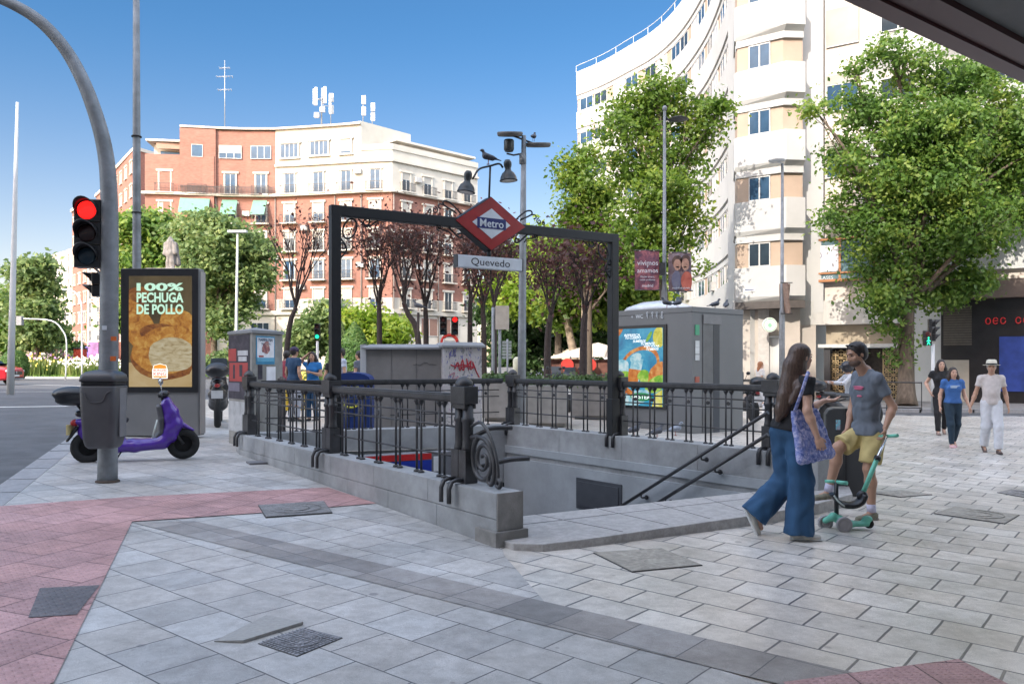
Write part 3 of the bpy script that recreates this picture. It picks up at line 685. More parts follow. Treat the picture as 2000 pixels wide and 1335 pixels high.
qs = thing('station_name_sign', cs + UZ * -.53, 'pale horizontal name board reading Quevedo under the diamond sign', 'sign')
mb = MB(); mb.box(cs + UZ * -.53, (1.03, .10, .165), rz=grz); mb.build('board', whm, qs, bevel=.008)
for s in (-1, 1): mb = MB(); mb.box(cs + UZ * -.53 + gd * (s * .513), (.012, .11, .175), rz=grz); mb.build('end_cap', iron, qs)
text('Quevedo', 'lettering', mat('letter_black', (.02, .02, .03), .5), qs, cs + UZ * -.535 + gn * .0505, gd, 1, width=.61, height=.115, th=.002)
# lamps above
ld = thing('twin_lamp', cs + UZ * .36, 'two dark bell lamps on curved arms above the metro sign', 'lamp')
lampm = mat('lamp_dark', (.03, .035, .038), .4, metal=.3)
top = cs + UZ * .80 + gd * .02
mb = MB(); mb.cyl(cs + UZ * .34, top, .014, n=8); mb.build('stem', iron_d, ld)
mb = MB()
Lp = P(913, 352, 11.0); Rp = P(992, 330, 11.3)
mb.tube(smooth_path([top + V((0, 0, 0)), lerp(top, Lp, .5) + V((0, 0, .05)), Lp + V((.07, 0, .02))], 5), .014, 7); mb.tube(smooth_path([top, lerp(top, Rp, .5) + V((0, 0, .05)), Rp + V((-.07, 0, .02))], 5), .014, 7); mb.build('arm', iron_d, ld)
for q in (Lp, Rp):
    mb = MB(); sp_ = [(.001, .13), (.035, .125), (.055, .09), (.055, .05), (.04, .0), (.05, -.03), (.085, -.06), (.11, -.11), (.118, -.15), (.125, -.155), (.125, -.165), (.10, -.165), (.001, -.10)]
    tilt = Matrix.Rotation(.12 if q is Lp else -.06, 3, 'Y'); mb.lathe(sp_, tuple(q), 18, M=tilt); mb.build('lamp_head', lampm, ld)
    mb = MB(); mb.lathe([(.001, -.150), (.06, -.155), (.098, -.168), (.098, -.160)], tuple(q), 16, M=tilt); mb.build('lens', mat('lamp_lens', (.55, .53, .5), .2), ld)
# ================================================================== BUILDINGS
brick = mat('red_brick', (.27, .130, .098), .85, var=.16, scale=2.2, bump=.2, bscale=12, stretch=(1, 1, 3), dirt=.12)
brick2 = mat('red_brick_b', (.26, .12, .09), .85, var=.16, scale=2.0, stretch=(1, 1, 3), dirt=.12)
cream = mat('cream_stucco', (.50, .475, .42), .85, var=.05, scale=.6, dirt=.14)
stone_w = mat('window_stone', (.50, .47, .41), .8, var=.05, scale=2)
white_c = mat('white_concrete', (.50, .50, .49), .75, var=.04, scale=.5, dirt=.10)
white_g = mat('white_concrete_stained', (.56, .55, .53), .8, var=.07, scale=1.2, dirt=.25, stretch=(1, 1, .2))
tan_m = mat('tan_panel', (.42, .32, .245), .75, var=.06, scale=1.0, dirt=.1)
win_glass = glass_mat('window_glass', (.035, .075, .13), .06)
win_dark = glass_mat('window_glass_dark', (.03, .045, .06), .08)
frame_w = mat('frame_white', (.50, .50, .49), .5)
shut_w = mat('roller_shutter', (.36, .345, .31), .7, var=.15, scale=.8)
shut_b = mat('shutter_brown', (.20, .11, .08), .7)
rail_d = mat('balcony_iron', (.06, .055, .055), .6)
tile_m = mat('roof_tile', (.45, .40, .34), .8)
metal_l = mat('galvanised', (.38, .40, .42), .45, metal=.5, var=.1, scale=10, dirt=.1)
# -- window prototype, local coords: x along wall, -y outward, z up
PROTO = {}
def window_proto(key, w, h, kind, parent, surround=True, balcony=False, shutter=0.0, glass=None, cols=2):
    """makes a window object (frame mesh) with children; returns the root part (parented)"""
    glass = glass or win_glass
    if key in PROTO:
        return copy_tree(PROTO[key], parent)
    mb = MB(); sw = .15
    if surround:
        mb.box((-w / 2 - sw / 2, -.04, h / 2), (sw, .12, h + .1)); mb.box((w / 2 + sw / 2, -.04, h / 2), (sw, .12, h + .1)); mb.box((0, -.06, h + .15), (w + .7, .20, .24)); mb.box((0, -.07, -.1), (w + .6, .22, .16))
    root = mb.build('window', stone_w if surround else frame_w, parent, W=False) if surround else None
    f = MB(); z1 = h * (1 - shutter); fw = .05
    f.box((-w / 2 + fw / 2, .0, z1 / 2), (fw, .07, z1)); f.box((w / 2 - fw / 2, .0, z1 / 2), (fw, .07, z1))
    for i in range(1, cols): f.box((-w / 2 + w * i / cols, 0, z1 / 2), (fw * 1.3, .07, z1))
    f.box((0, -.002, z1 - fw / 2), (w, .07, fw)); f.box((0, -.002, fw / 2), (w, .07, fw))
    if root is None: root = f.build('window', frame_w, parent, W=False)
    else: f.build('frame', frame_w, root, W=False)
    g = MB(); g.box((0, .0, z1 / 2), (w - .02, .03, z1 - .02)); g.build('pane', glass, root, W=False)
    if shutter > 0:
        s = MB(); s.box((0, -.012, z1 + (h - z1) / 2), (w, .06, h - z1)); s.build('shutter', shut_w, root, W=False)
    if balcony:
        bw = w + .9 if balcony is True else balcony
        b = MB(); b.box((0, -.33, -.13), (bw, .62, .13), mi=1)
        for xx in [-bw / 2 + .04 + i * (bw - .08) / int(bw / .16) for i in range(int(bw / .16) + 1)]: b.box((xx, -.60, .45), (.025, .025, .95))
        b.box((0, -.60, .94), (bw, .05, .05)); b.box((0, -.60, .08), (bw, .035, .035))
        for s_ in (-1, 1): b.box((s_ * (bw / 2 - .02), -.32, .94), (.04, .58, .04)); b.box((s_ * (bw / 2 - .02), -.45, .45), (.02, .02, .9)); b.box((s_ * (bw / 2 - .02), -.25, .45), (.02, .02, .9))
        b.build('balcony', [rail_d, stone_w], root, W=False)
    PROTO[key] = root
    return root
def place(root, bld, p, d):
    """put window part root at world point p facing right-hand side of plan direction d"""
    root.location = V(p) - bld.location; root.rotation_euler = (0, 0, math.atan2(d[1], d[0]))
    return root

# ---- the brick and white block across the square
YB = 100.0
def X_(px, Y): return (px - 1000) / F * Y
def zb(py, Y): return CH - (py - HZ) / F * Y
ap = thing('apartment_building', V((X_(540, YB), YB, .2)), 'long curved apartment building, red brick with a cream crown, behind the statue', 'building')
plan_px = [(283, 98.2), (352, 98.8), (422, 99.6), (480, 100), (538, 100), (600, 99.2), (655, 98.4), (705, 97.6)]
plan = [V((X_(a, b), b)) for a, b in plan_px]
right_end = V((X_(766, 97.0), 97.0)); rdir = V((1.019, 1)).normalized(); rr = right_end + rdir * 13.6
plan_all = plan + [right_end, rr]
def bpart(name, m, fn, parent=ap):
    mb = MB(); fn(mb); return mb.build(name, m, parent)
z_g = .2; Z = lambda py: zb(py, 99.0)
# travel left to right, outside (towards camera) is right-hand side: normal (dy,-dx) => toward -Y. good
zc = Z(586); zt1 = Z(380)
bpart('ground_storey', cream, lambda m: m.strip(plan_all, z_g, Z(612), -9, 0))
bpart('brick_wall', brick, lambda m: (m.strip(plan_all[:5], Z(612) + .001, zt1, -9, -.02), m.strip(plan_all[4:8] + [right_end], Z(583), zt1, -9, -.02), m.strip([right_end, rr], Z(583), zt1, -9, -.02)))
bpart('white_storey', cream, lambda m: m.strip(plan_all[4:], Z(612) + .004, Z(583) - .004, -9, -.01))
bpart('cornice', stone_w, lambda m: m.strip([plan_all[0] - V((.3, 0))] + plan_all[1:-1] + [right_end + rdir * 13.9], Z(382), Z(377), -3, .55))
bpart('cornice', stone_w, lambda m: m.strip(plan_all, Z(614), Z(606), -3, .3))
bpart('brick_crown', brick, lambda m: (m.strip(plan_all[1:5], zt1 + .3, Z(252), -9, -.02), m.strip(plan_all[:2], zt1 + .3, Z(303), -9, -.02), m.strip(plan_all[1:3], zt1 + .3, Z(252), -.5, .35)))
bpart('white_crown', cream, lambda m: (m.strip(plan_all[4:8], zt1 + .3, Z(248), -9, -.01), m.strip([plan[-1], right_end], zt1 + .3, Z(294), -9, .0), m.strip([right_end, rr], zt1 + .3, Z(294), -9, .0)))
tw = [plan[-1] + V((-.4, 0)), plan[-1] + V((1.6, 2.2)), plan[-1] + V((3.6, 6))]
bpart('roof_tower', cream, lambda m: m.prism([(plan[-1].x - 4, plan[-1].y + 1.6), (plan[-1].x + .02, plan[-1].y - .02), (plan[-1].x + 5.2, plan[-1].y + 5.8), (plan[-1].x - 4, plan[-1].y + 7)], Z(294), Z(243)))
bpart('coping', tile_m, lambda m: (m.strip(plan_all[1:8], Z(250), Z(246), -9, .35), ))
bpart('parapet', cream, lambda m: (m.strip([plan[-1], right_end, rr], Z(300), Z(289), -.4, .12), m.strip([plan_all[4], plan_all[5], plan_all[6], plan_all[7], right_end, rr], Z(323), Z(319), -1, .3)))
# penthouse terrace on right wing and at left
ph = [right_end + rdir * 2.5 + V((-1.2, 1.2)), right_end + rdir * 13 + V((-1.2, 1.2))]
bpart('penthouse', cream, lambda m: m.strip(ph, Z(300), Z(277), -5, 0))
bpart('penthouse_roof', stone_w, lambda m: m.strip([ph[0] - rdir * 1.3, ph[1] + rdir * 1.0], Z(277), Z(273), -5, .9))
bpart('penthouse_glazing', win_glass, lambda m: m.strip([ph[0] + rdir * .4, ph[0] + rdir * 6.2], Z(293), Z(280), 0, .05))
phl = [plan[0] + V((.4, 1.6)), plan[1] + V((-.05, 1.6))]
bpart('penthouse', cream, lambda m: m.strip(phl, Z(303), Z(278), -4, 0)); bpart('penthouse_roof', stone_w, lambda m: m.strip([phl[0] - V((.6, 0)), phl[1]], Z(277), Z(273), -4, 1.4))
bpart('penthouse_awning', mat('brown_blind', (.30, .20, .15), .8), lambda m: m.strip([phl[0] + V((.5, 0)), phl[1]], Z(290), Z(279), .9, 1.0))
bpart('penthouse_glazing', win_glass, lambda m: m.strip([phl[0] + V((.8, 0)), phl[1] - V((.3, 0))], Z(300), Z(292), 0, .06))
# left return wall up the side street
lr = [plan[0] + V((-3.0, 26)), plan[0]]
bpart('side_wall', brick, lambda m: m.strip(lr, z_g, Z(304), -8, 0))
# small roof coping bits: chimney
for (px, w_, py) in ((790, 2.2, 262), (735, 1.4, 255)):
    c = V((X_(px, 104), 104)); bpart('chimney', cream, lambda m: m.box((c.x, c.y, Z(py) - 1.5), (w_, 1.2, 3)))
cols_px = [322, 386, 450, 510, 566, 622, 676, 733]
def wall_at(px, pl=plan_all):
    for i in range(len(pl) - 1):
        a, b = pl[i], pl[i + 1]; k = (px - 1000) / F
        # solve a + s(b-a) with x = k*y
        den = (b.x - a.x) - k * (b.y - a.y)
        if abs(den) < 1e-6: continue
        s = (k * a.y - a.x) / den
        if -0.001 <= s <= 1.001: return a + (b - a) * s, (b - a).normalized()
    return None, None
rows = [(377, 2.45, 'upper'), (434, 2.3, 'b'), (490, 2.3, 'b'), (546, 2.3, 'b'), (602, 2.3, 'b')]
wi = 0
for ci, px in enumerate(cols_px):
    p, d = wall_at(px)
    for ri, (py, h, kd_) in enumerate(rows):
        key = ('w', ri == 0 or ci < 2, (ci * 3 + ri * 2) % 3)
        r = window_proto('A%s' % str(key), 1.25, h, kd_, ap, balcony=True if True else False, shutter=(0, .3, .55)[key[2]], glass=(win_glass, win_dark, win_glass)[key[2]])
        place(r, ap, (p.x, p.y, Z(py) + .05) - V((0, 0, 0)) if False else V((p.x, p.y, Z(py) + .05)) + V((d.y, -d.x, 0)) * .03, d)
for px in (793, 835, 875, 912):
    p, d = wall_at(px)
    for ri, py0 in enumerate((377, 434, 490, 546, 602)):
        zz = Z(py0) + .05
        r = window_proto('R%d' % ((px + ri) % 3), 1.15, 2.2, '', ap, balcony=True, shutter=(0, .35, .5)[(px + ri) % 3], glass=win_dark)
        place(r, ap, V((p.x, p.y, zz)) + V((d.y, -d.x, 0)) * .03, d)
# wide windows of the top floor
for px, w_, py0, h, sh, cols in ((386, 1.3, 307, 1.5, 0, 1), (450, 2.7, 307, 1.6, .55, 3), (510, 2.5, 307, 1.6, 0, 3), (566, 2.3, 306, 1.7, 0, 4), (624, 2.3, 304, 1.7, 0, 4), (676, 1.3, 304, 1.7, .8, 1)):
    p, d = wall_at(px); r = window_proto('T%d' % px, w_, h, '', ap, surround=(px > 550), shutter=sh, cols=cols)
    off = .38 if 352 < px < 422 else .10
    place(r, ap, V((p.x, p.y, Z(py0))) + V((d.y, -d.x, 0)) * off, d)
for px in (508, 640, 795, 838, 880):
    p, d = wall_at(px); r = window_proto('G', 2.6, 2.2, '', ap, surround=False, glass=mat('shutter_brown_pane', (.22, .13, .10), .7)) if px > 700 else window_proto('G2', 2.2, 1.6, '', ap, surround=False, glass=win_dark, cols=3)
    place(r, ap, V((p.x, p.y, Z(655))) + V((d.y, -d.x, 0)) * .04, d)
for i, (px, py) in enumerate(((418, 420), (482, 415), (538, 500), (596, 445), (650, 495), (705, 520), (765, 455), (815, 520), (856, 470), (895, 440), (590, 560), (700, 340), (815, 350))):
    p, d = wall_at(px)
    if p is None: continue
    q = V((p.x, p.y, Z(py))) + V((d.y, -d.x, 0)) * .25; rzz = math.atan2(d.y, d.x); mb = MB(); mb.box(q, (.9, .35, .6), rz=rzz); r_ = mb.build('air_conditioner', mat('ac_white', (.42, .42, .41), .6, dirt=.2), ap)
for px in (422, 538, 655, 706, 768, 855):
    p, d = wall_at(px)
    if p is None: continue
    q = V((p.x, p.y, 0)) + V((d.y, -d.x, 0)) * .12; mb = MB(); mb.tube([V((q.x, q.y, .5)), V((q.x, q.y, Z(384)))], .07, 6); mb.build('downpipe', mat('pipe_grey', (.22, .19, .17), .7), ap)
# long balcony rail
bpart('balcony', rail_d, lambda m: [m.box((p.x, p.y - .5, Z(372) + .0), (.05, .05, 1.0)) for p in [lerp(plan[1], plan[4], i / 70) for i in range(71)]] and None)
bpart('balcony', rail_d, lambda m: m.strip([plan[1], plan[2], plan[3], plan[4]], Z(372) + .48, Z(372) + .54, .47, .53))
# green awnings
awm = mat('awning_green', (.13, .29, .21), .85, var=.08, scale=3)
for a, b in ((352, 411), (433, 464), (494, 522)):
    p0, d = wall_at(a + 1); p1, _ = wall_at(b); n = V((d.y, -d.x, 0)); off = .35 if a < 420 else 0
    mb = MB(); q0, q1 = V((p0.x, p0.y, Z(389))) + n * (off + .1), V((p1.x, p1.y, Z(389))) + n * (off + .1)
    dn = n * 1.3 - UZ * 1.9
    th = V((0, 0, .05)); mb.add([q0, q1, q1 + dn, q0 + dn, q0 + th, q1 + th, q1 + dn + th, q0 + dn + th], [(0, 3, 2, 1), (4, 5, 6, 7), (0, 1, 5, 4), (1, 2, 6, 5), (2, 3, 7, 6), (3, 0, 4, 7)])
    mb.build('awning', awm, ap)
# rooftop masts
def aerial(px, py0, py1, Y, label, kind):
    b = P(px, py0, Y); t = thing('antenna', b, label, 'antenna'); H = P(px, py1, Y).z - b.z
    mb = MB(); mb.tube([b, b + UZ * H], [.10 if kind == 'cell' else .05, .05], 6); mb.build('mast', metal_l, t)
    if kind == 'cell':
        for i, (dx, z_, l) in enumerate(((-1.0, .80, 1.9), (-.55, .74, 2.2), (0.05, .82, 1.9), (.55, .78, 2.0), (.95, .60, 2.4))):
            mb = MB(); mb.box(b + V((dx, (-1) ** i * .5, H * z_)), (.32, .2, l)); mb.build('antenna_panel', frame_w, t)
            mb = MB(); mb.tube([b + V((0, 0, H * z_ * .9)), b + V((dx, (-1) ** i * .5, H * z_ * .9))], .05, 5); mb.build('arm', metal_l, t)
        for dz, dx in ((.25, -.5), (.4, .2)): mb = MB(); mb.box(b + V((dx, -.3, H * dz)), (.6, .4, .6)); mb.build('radio_unit', metal_l, t)
    elif kind == 'tv':
        for z_, l in ((.55, 1.6), (.75, 1.9), (.88, 1.2)):
            mb = MB(); mb.tube([b + V((-l / 2, 0, H * z_)), b + V((l / 2, 0, H * z_ + .1))], .03, 5)
            for k in range(6): x = -l / 2 + l * k / 5; mb.tube([b + V((x, -.35, H * z_)), b + V((x, .35, H * z_)), ], .02, 4); mb.tube([b + V((x, 0, H * z_ - .15)), b + V((x, 0, H * z_ + .15))], .02, 4)
            mb.build('yagi', metal_l, t)
    else:
        for z_ in (.9, .5): mb = MB(); mb.box(b + V((.1, 0, H * z_)), (.5, .3, 1.0)); mb.build('antenna_panel', frame_w, t)
aerial(439, 247, 118, 100, 'thin television aerial on the brick roof', 'tv'); aerial(628, 245, 172, 100, 'big white cellular antenna cluster on the cream roof', 'cell')
aerial(727, 252, 205, 102, 'small white antenna mast near the corner of the cream roof', 's'); aerial(709, 245, 190, 99, 'thin bare rod aerial beside the small antenna mast', 's2'); aerial(646, 243, 185, 101, 'single tall panel antenna right of the cellular cluster', 's')

# ---- buildings up the left street
def block(name, label, pts, z1, m, floors, wcols, cat='building', glass=None, bal=False, sw=1.2):
    pts = [V(p) for p in pts]; t = thing(name, V((pts[0].x, pts[0].y, 0.2)), label, cat)
    back = [pts[-1] + V((6, 14)), pts[0] + V((-2, 14))]
    mb = MB(); mb.prism([(p.x, p.y) for p in (pts + back)], .2, z1); mb.build('wall', m, t)
    mb = MB(); mb.prism([(p.x + (-.2 if i == 0 else .1), p.y - .3) for i, p in enumerate(pts)] + [(back[0].x, back[0].y), (back[1].x, back[1].y)], z1 + .003, z1 + .5); mb.build('coping', stone_w, t)
    fh = (z1 - 4.5) / floors
    for i in range(len(pts) - 1):
        d = (pts[i + 1] - pts[i]); L_ = d.length; d.normalize(); n = max(1, int(L_ / wcols))
        for f_ in range(floors):
            for k in range(n):
                p = pts[i] + d * (L_ * (k + .5) / n)
                key = name + str(sw) + str(k % 2) + str(bal)
                r = window_proto(key, sw, 1.7, '', t, balcony=bal, shutter=(0, .45)[k % 2], glass=glass or win_dark)
                r.location = V((p.x, p.y, 4.5 + fh * f_ + .5)) + V((d.y, -d.x, 0)) * .03 - t.location; r.rotation_euler = (0, 0, math.atan2(d.y, d.x))
    return t
pinkm = mat('pale_pink_stucco', (.62, .42, .36), .85, var=.05, scale=.5, dirt=.1)
block('apartment_building', 'reddish brick block at the end of the left street behind the traffic light', [(X_(141, 150), 150), (X_(172, 140), 140)], zb(415, 150), brick2, 7, 4.2)
block('apartment_building', 'narrow pinkish tower with balconies just left of the traffic pole', [(X_(170, 135), 135), (X_(200, 130), 130)], zb(510, 135), pinkm, 6, 3.5)
block('apartment_building', 'far white terraced block above the street trees at left', [(X_(78, 210), 210), (X_(142, 190), 190)], zb(500, 200), white_c, 8, 5)
block('apartment_building', 'low beige block at the far end of the left street', [(X_(105, 170), 170), (X_(150, 165), 165)], zb(560, 168), cream, 5, 4.5)
block('apartment_building', 'brick block with terraces behind the left corner of the long brick building', [(X_(215, 140), 140), (X_(262, 122), 122)], zb(318, 130), brick2, 8, 4.0)
block('apartment_building', 'tall stepped brick block glimpsed between the two poles', [(X_(188, 170), 170), (X_(232, 150), 150)], zb(365, 160), brick2, 8, 4.0)
shop = thing('shop_front', V((X_(110, 128), 128, .2)), 'purple shop fronts at the far end of the left street', 'shop')
for i, (a, b, c_) in enumerate(((96, 112, (.12, .06, .2)), (150, 172, (.10, .07, .35)), (172, 192, (.18, .08, .22)), (128, 148, (.3, .06, .06)))):
    mb = MB(); p0, p1 = V((X_(a, 127), 127)), V((X_(b, 127), 127)); mb.strip([p0, p1], .2, zb(668 + 8 * (i % 2), 127), -2, 0); mb.build('shop_unit', mat('shop_colour%d' % i, c_, .6, var=.4, scale=1.5), shop)
kio = thing('advertising_column', G0(X_(157, 72), 72), 'small red street kiosk beyond the flower bed', 'kiosk')
mb = MB(); mb.box((X_(157, 72), 72, 1.4), (.9, .6, 2.6)); mb.build('body', mat('kiosk_red', (.5, .03, .02), .5), kio, bevel=.05); mb = MB(); mb.lathe([(.3, 0), (.3, .02)], (X_(157, 72), 71.69, 1.3), 16, M=Matrix.Rotation(math.pi / 2, 3, 'X')); mb.build('disc', frame_w, kio); mb = MB(); mb.box((X_(157, 72), 72, 2.76), (1.0, .7, .12)); mb.build('cap', rail_d, kio)

# ---- white curved office building
of = thing('office_building', V((11, 40, 0)), 'white curved office block with continuous bands of windows', 'building')
oc = [(6.2, 77.6), (8.4, 74.6), (10.2, 71.2), (11.5, 68.6), (12.45, 65.6), (13.05, 61.8), (13.25, 57), (13.1, 53), (12.6, 47.9), (11.95, 44.0), (11.0, 40.05)]
op = smooth_path([V((a, b, 0)) for a, b in oc], 4); op = [V((q.x, q.y)) for q in op]
# travel from far to near: right-hand side normal (dy,-dx): d=(.,-1) -> (-1, .) = towards -X: outside. good
op = [V((q.x, q.y)) for q in op]
lev0 = 4.55; fh = 3.175; NF = 8
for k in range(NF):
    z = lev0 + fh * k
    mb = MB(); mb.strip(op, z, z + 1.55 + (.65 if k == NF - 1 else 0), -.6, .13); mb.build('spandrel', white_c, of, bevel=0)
    mb = MB(); mb.strip(op, z - .07, z - .002, -.6, .09); mb.build('shadow_line', mat('shadow_line_grey', (.26, .25, .24), .8), of)  # grey strip painted as the shadow line under each spandrel
    if k < NF - 1:
        mb = MB(); mb.strip(op, z + 1.552, z + 2.76, -.6, -.02); mb.build('window_band', tan_m, of)
        mb = MB(); mb.strip(op, z + 2.762, z + fh - .072, -.6, .045); mb.build('lintel_band', white_c, of)
ztop = lev0 + fh * (NF - 1) + 2.2
mb = MB(); mb.strip(op, ztop + .55, ztop + .59, .1, .14)
for i in range(0, len(op), 3): mb.box((op[i].x - .12, op[i].y, ztop + .28), (.04, .04, .56))
mb.build('roof_rail', frame_w, of)
mb = MB(); mb.strip(op, 0, lev0 - .45, -1.5, -1.0); mb.build('ground_storey', mat('office_ground', (.42, .40, .38), .7), of)
mb = MB(); mb.strip(op, lev0 - .448, lev0 - .002, -1.5, .2); mb.build('lintel_band', white_c, of)
nrmo = []
for i in range(len(op)):
    d = (op[min(i + 1, len(op) - 1)] - op[max(0, i - 1)]).normalized(); nrmo.append(op[i] - V((d.y, -d.x)) * .62)
mb = MB(); mb.prism([(p.x, p.y) for p in nrmo] + [(24, 46), (24, 82)], 0, ztop - .5); mb.build('core', white_c, of)
# windows along the curve
cum = [0]
for i in range(1, len(op)): cum.append(cum[-1] + (op[i] - op[i - 1]).length)
def on_curve(s):
    for i in range(1, len(op)):
        if cum[i] >= s: t = (s - cum[i - 1]) / (cum[i] - cum[i - 1]); return lerp(op[i - 1], op[i], t), (op[i] - op[i - 1]).normalized()
    return op[-1], (op[-1] - op[-2]).normalized()
nw = 0
for k in range(NF - 1):
    s = 1.3; j = 0
    while s < cum[-1] - 1.2:
        p, d = on_curve(s)
        r = window_proto('O%d' % ((k * 3 + j) % 3), 1.75, 1.12, '', of, surround=False, glass=(win_glass, win_dark, mat('window_blind', (.42, .43, .44), .4))[(k * 3 + j) % 3])
        place(r, of, V((p.x, p.y, lev0 + fh * k + 1.60)) + V((d.y, -d.x, 0)) * .0, d)
        s += 1.95 if j % 2 == 0 else 2.75; j += 1; nw += 1
# air conditioners and drainpipes down the curve
for i in range(9):
    p, d = on_curve(3 + i * (cum[-1] - 6) / 8.5); k = (i * 3) % (NF - 2); n_ = V((d.y, -d.x, 0)); q = V((p.x, p.y, lev0 + fh * k + 1.85)) + n_ * .16; mb = MB(); mb.box(q, (.8, .3, .55), rz=math.atan2(d.y, d.x)); mb.build('air_conditioner', mat('ac_white', (.42, .42, .41), .6, dirt=.2), of)
# corner tower
T0 = V((11.0, 40.0)); T1 = V((12.8, 38.7)); T2 = V((13.75, 38.75)); T3 = V((13.8, 41))
tower = [T0, T1, T2]
T0b = T0 + V((.05, .6))
def grow(pts, k):
    return [pts[0] + V((-.12, -.1)) * k, pts[1] + V((0.02, -.42)) * k, pts[2] + V((.0, -.36)) * k]
for k in range(NF + 1):
    z = lev0 + fh * k
    g1 = grow(tower, 1.0); g0 = grow(tower, .35)
    mb = MB(); mb.prism([(p.x, p.y) for p in g1 + [T3 , T0b]], z + .12, z + 1.55)
    n = 5; lo_ = [(p.x, p.y, z - .10) for p in g0 + [T3, T0b]]; hi_ = [(p.x, p.y, z + .12) for p in g1 + [T3, T0b]]
    mb.add(lo_ + hi_, [tuple(range(n - 1, -1, -1))] + [(i, (i + 1) % n, n + (i + 1) % n, n + i) for i in range(n)])
    mb.build('spandrel', white_c, of)
    mb = MB(); mid = lerp(g1[0], g1[1], .5); dd = (g1[1] - g1[0]).normalized(); mb.box((mid.x + dd.y * .0, mid.y, z + .83), (.012, .02, 1.43), rz=math.atan2(dd.y, dd.x)) if False else None
    mb = MB(); mb.prism([(p.x, p.y) for p in tower + [T3, T0b]], z + 1.552, z + 2.76); mb.build('window_band', tan_m, of)
    mb = MB(); mb.prism([(p.x, p.y) for p in g0 + [T3, T0b]], z + 2.762, z + fh - .102); mb.build('lintel_band', white_c, of)
    d = (T1 - T0).normalized(); p = lerp(T0, T1, .50)
    r = window_proto('C%d' % (k == 0), 1.05, 1.14, '', of, surround=False, glass=win_dark if k == 0 else win_glass)
    place(r, of, V((p.x, p.y, z + 1.58)) + V((d.y, -d.x, 0)) * .03, d)
mb = MB(); mb.prism([(11.3, 40.6), (13.2, 39.4), (13.7, 39.4), (13.7, 44), (11.6, 44)], 0, lev0 + 31); mb.build('core', white_c, of)
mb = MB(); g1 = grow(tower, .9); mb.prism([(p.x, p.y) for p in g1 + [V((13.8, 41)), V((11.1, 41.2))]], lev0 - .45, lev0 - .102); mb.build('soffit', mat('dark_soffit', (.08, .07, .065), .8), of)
# coffee shop front at the foot of the tower
cfm = mat('shop_stone', (.40, .36, .32), .7, var=.06, scale=2)
mb = MB(); mb.prism([(11.35, 40.4), (12.05, 39.9), (12.05, 40.6), (11.35, 41)], -.2, lev0 - .45); mb.build('shop_pier', cfm, of)
mb = MB(); mb.prism([(12.95, 39.25), (13.75, 39.1), (13.75, 40.5), (12.95, 40.5)], -.2, lev0 - .45); mb.build('shop_pier', cfm, of)
mb = MB(); mb.prism([(12.06, 39.98), (12.94, 39.48), (12.94, 40.4), (12.06, 40.6)], 2.75, lev0 - .45); mb.build('fascia', mat('shop_fascia', (.22, .20, .17), .7), of)
mb = MB(); mb.prism([(12.06, 40.12), (12.94, 39.75), (12.94, 40.4), (12.06, 40.6)], -.2, 2.74); mb.build('shop_window', mat('cafe_glass', (.035, .022, .015), .12, var=.5, scale=2), of)
for x, y in ((12.09, 40.06), (12.62, 39.80), (12.92, 39.66)): mb = MB(); mb.box((x, y, 1.25), (.05, .05, 2.9)); mb.build('shop_frame', frame_w if x > 12.5 else rail_d, of)
mb = MB(); mb.box((12.5, 39.75, 2.78), (.95, .12, .06), rz=-.5); mb.build('shop_frame', frame_w, of)
cs_ = thing('round_sign', P(1503, 634, 38.9), 'round white and green shop sign above the coffee shop door', 'sign')
q = P(1503, 634, 38.9); R = Matrix.Rotation(math.pi / 2, 3, 'X'); mb = MB(); mb.lathe([(.34, -.06), (.34, .06)], tuple(q), 28, M=R); mb.build('disc', mat('sign_disc', (.75, .80, .74), .4), cs_)
mb = MB(); mb.tube([q + V((math.cos(a) * .29, -.065, math.sin(a) * .29)) for a in arc(30, 0, 6.283)], .018, 5); mb.build('ring', mat('sign_green', (.25, .5, .34), .4), cs_)
mb = MB(); mb.plate([(math.cos(a) * (.17 if i % 2 else .07), math.sin(a) * (.17 if i % 2 else .07)) for i, a in enumerate(arc(17, 0, 6.283)[:-1])], q + V((0, -.062, -.02)), V((1, 0, 0)), UZ, .006); mb.build('emblem', mat('sign_green', (.25, .5, .34), .4), cs_)
# plaque on tower
pl_ = thing('street_name_plate', P(1463, 566, 39.2), 'small white street name plate on the white corner tower', 'sign'); g1 = grow(tower, 1.0)
pc = lerp(g1[0], g1[1], .28); dd = (g1[1] - g1[0]).normalized(); q = V((pc.x, pc.y, CH + (707 - 566) / F * 39.5)); mb = MB(); mb.plate([(-.3, -.09), (.3, -.09), (.3, .09), (-.3, .09)], q + V((dd.y, -dd.x, 0)) * .01, V((dd.x, dd.y, 0)), UZ, .015); mb.build('plate', mat('plaque', (.75, .75, .74), .4), pl_)
mb = MB(); mb.plate([(-.2, -.025), (.25, -.025), (.25, .03), (-.2, .03)], q + V((dd.y, -dd.x, 0)) * .028, V((dd.x, dd.y, 0)), UZ, .003); mb.build('lettering', mat('plaque_ink', (.08, .1, .2), .5), pl_)

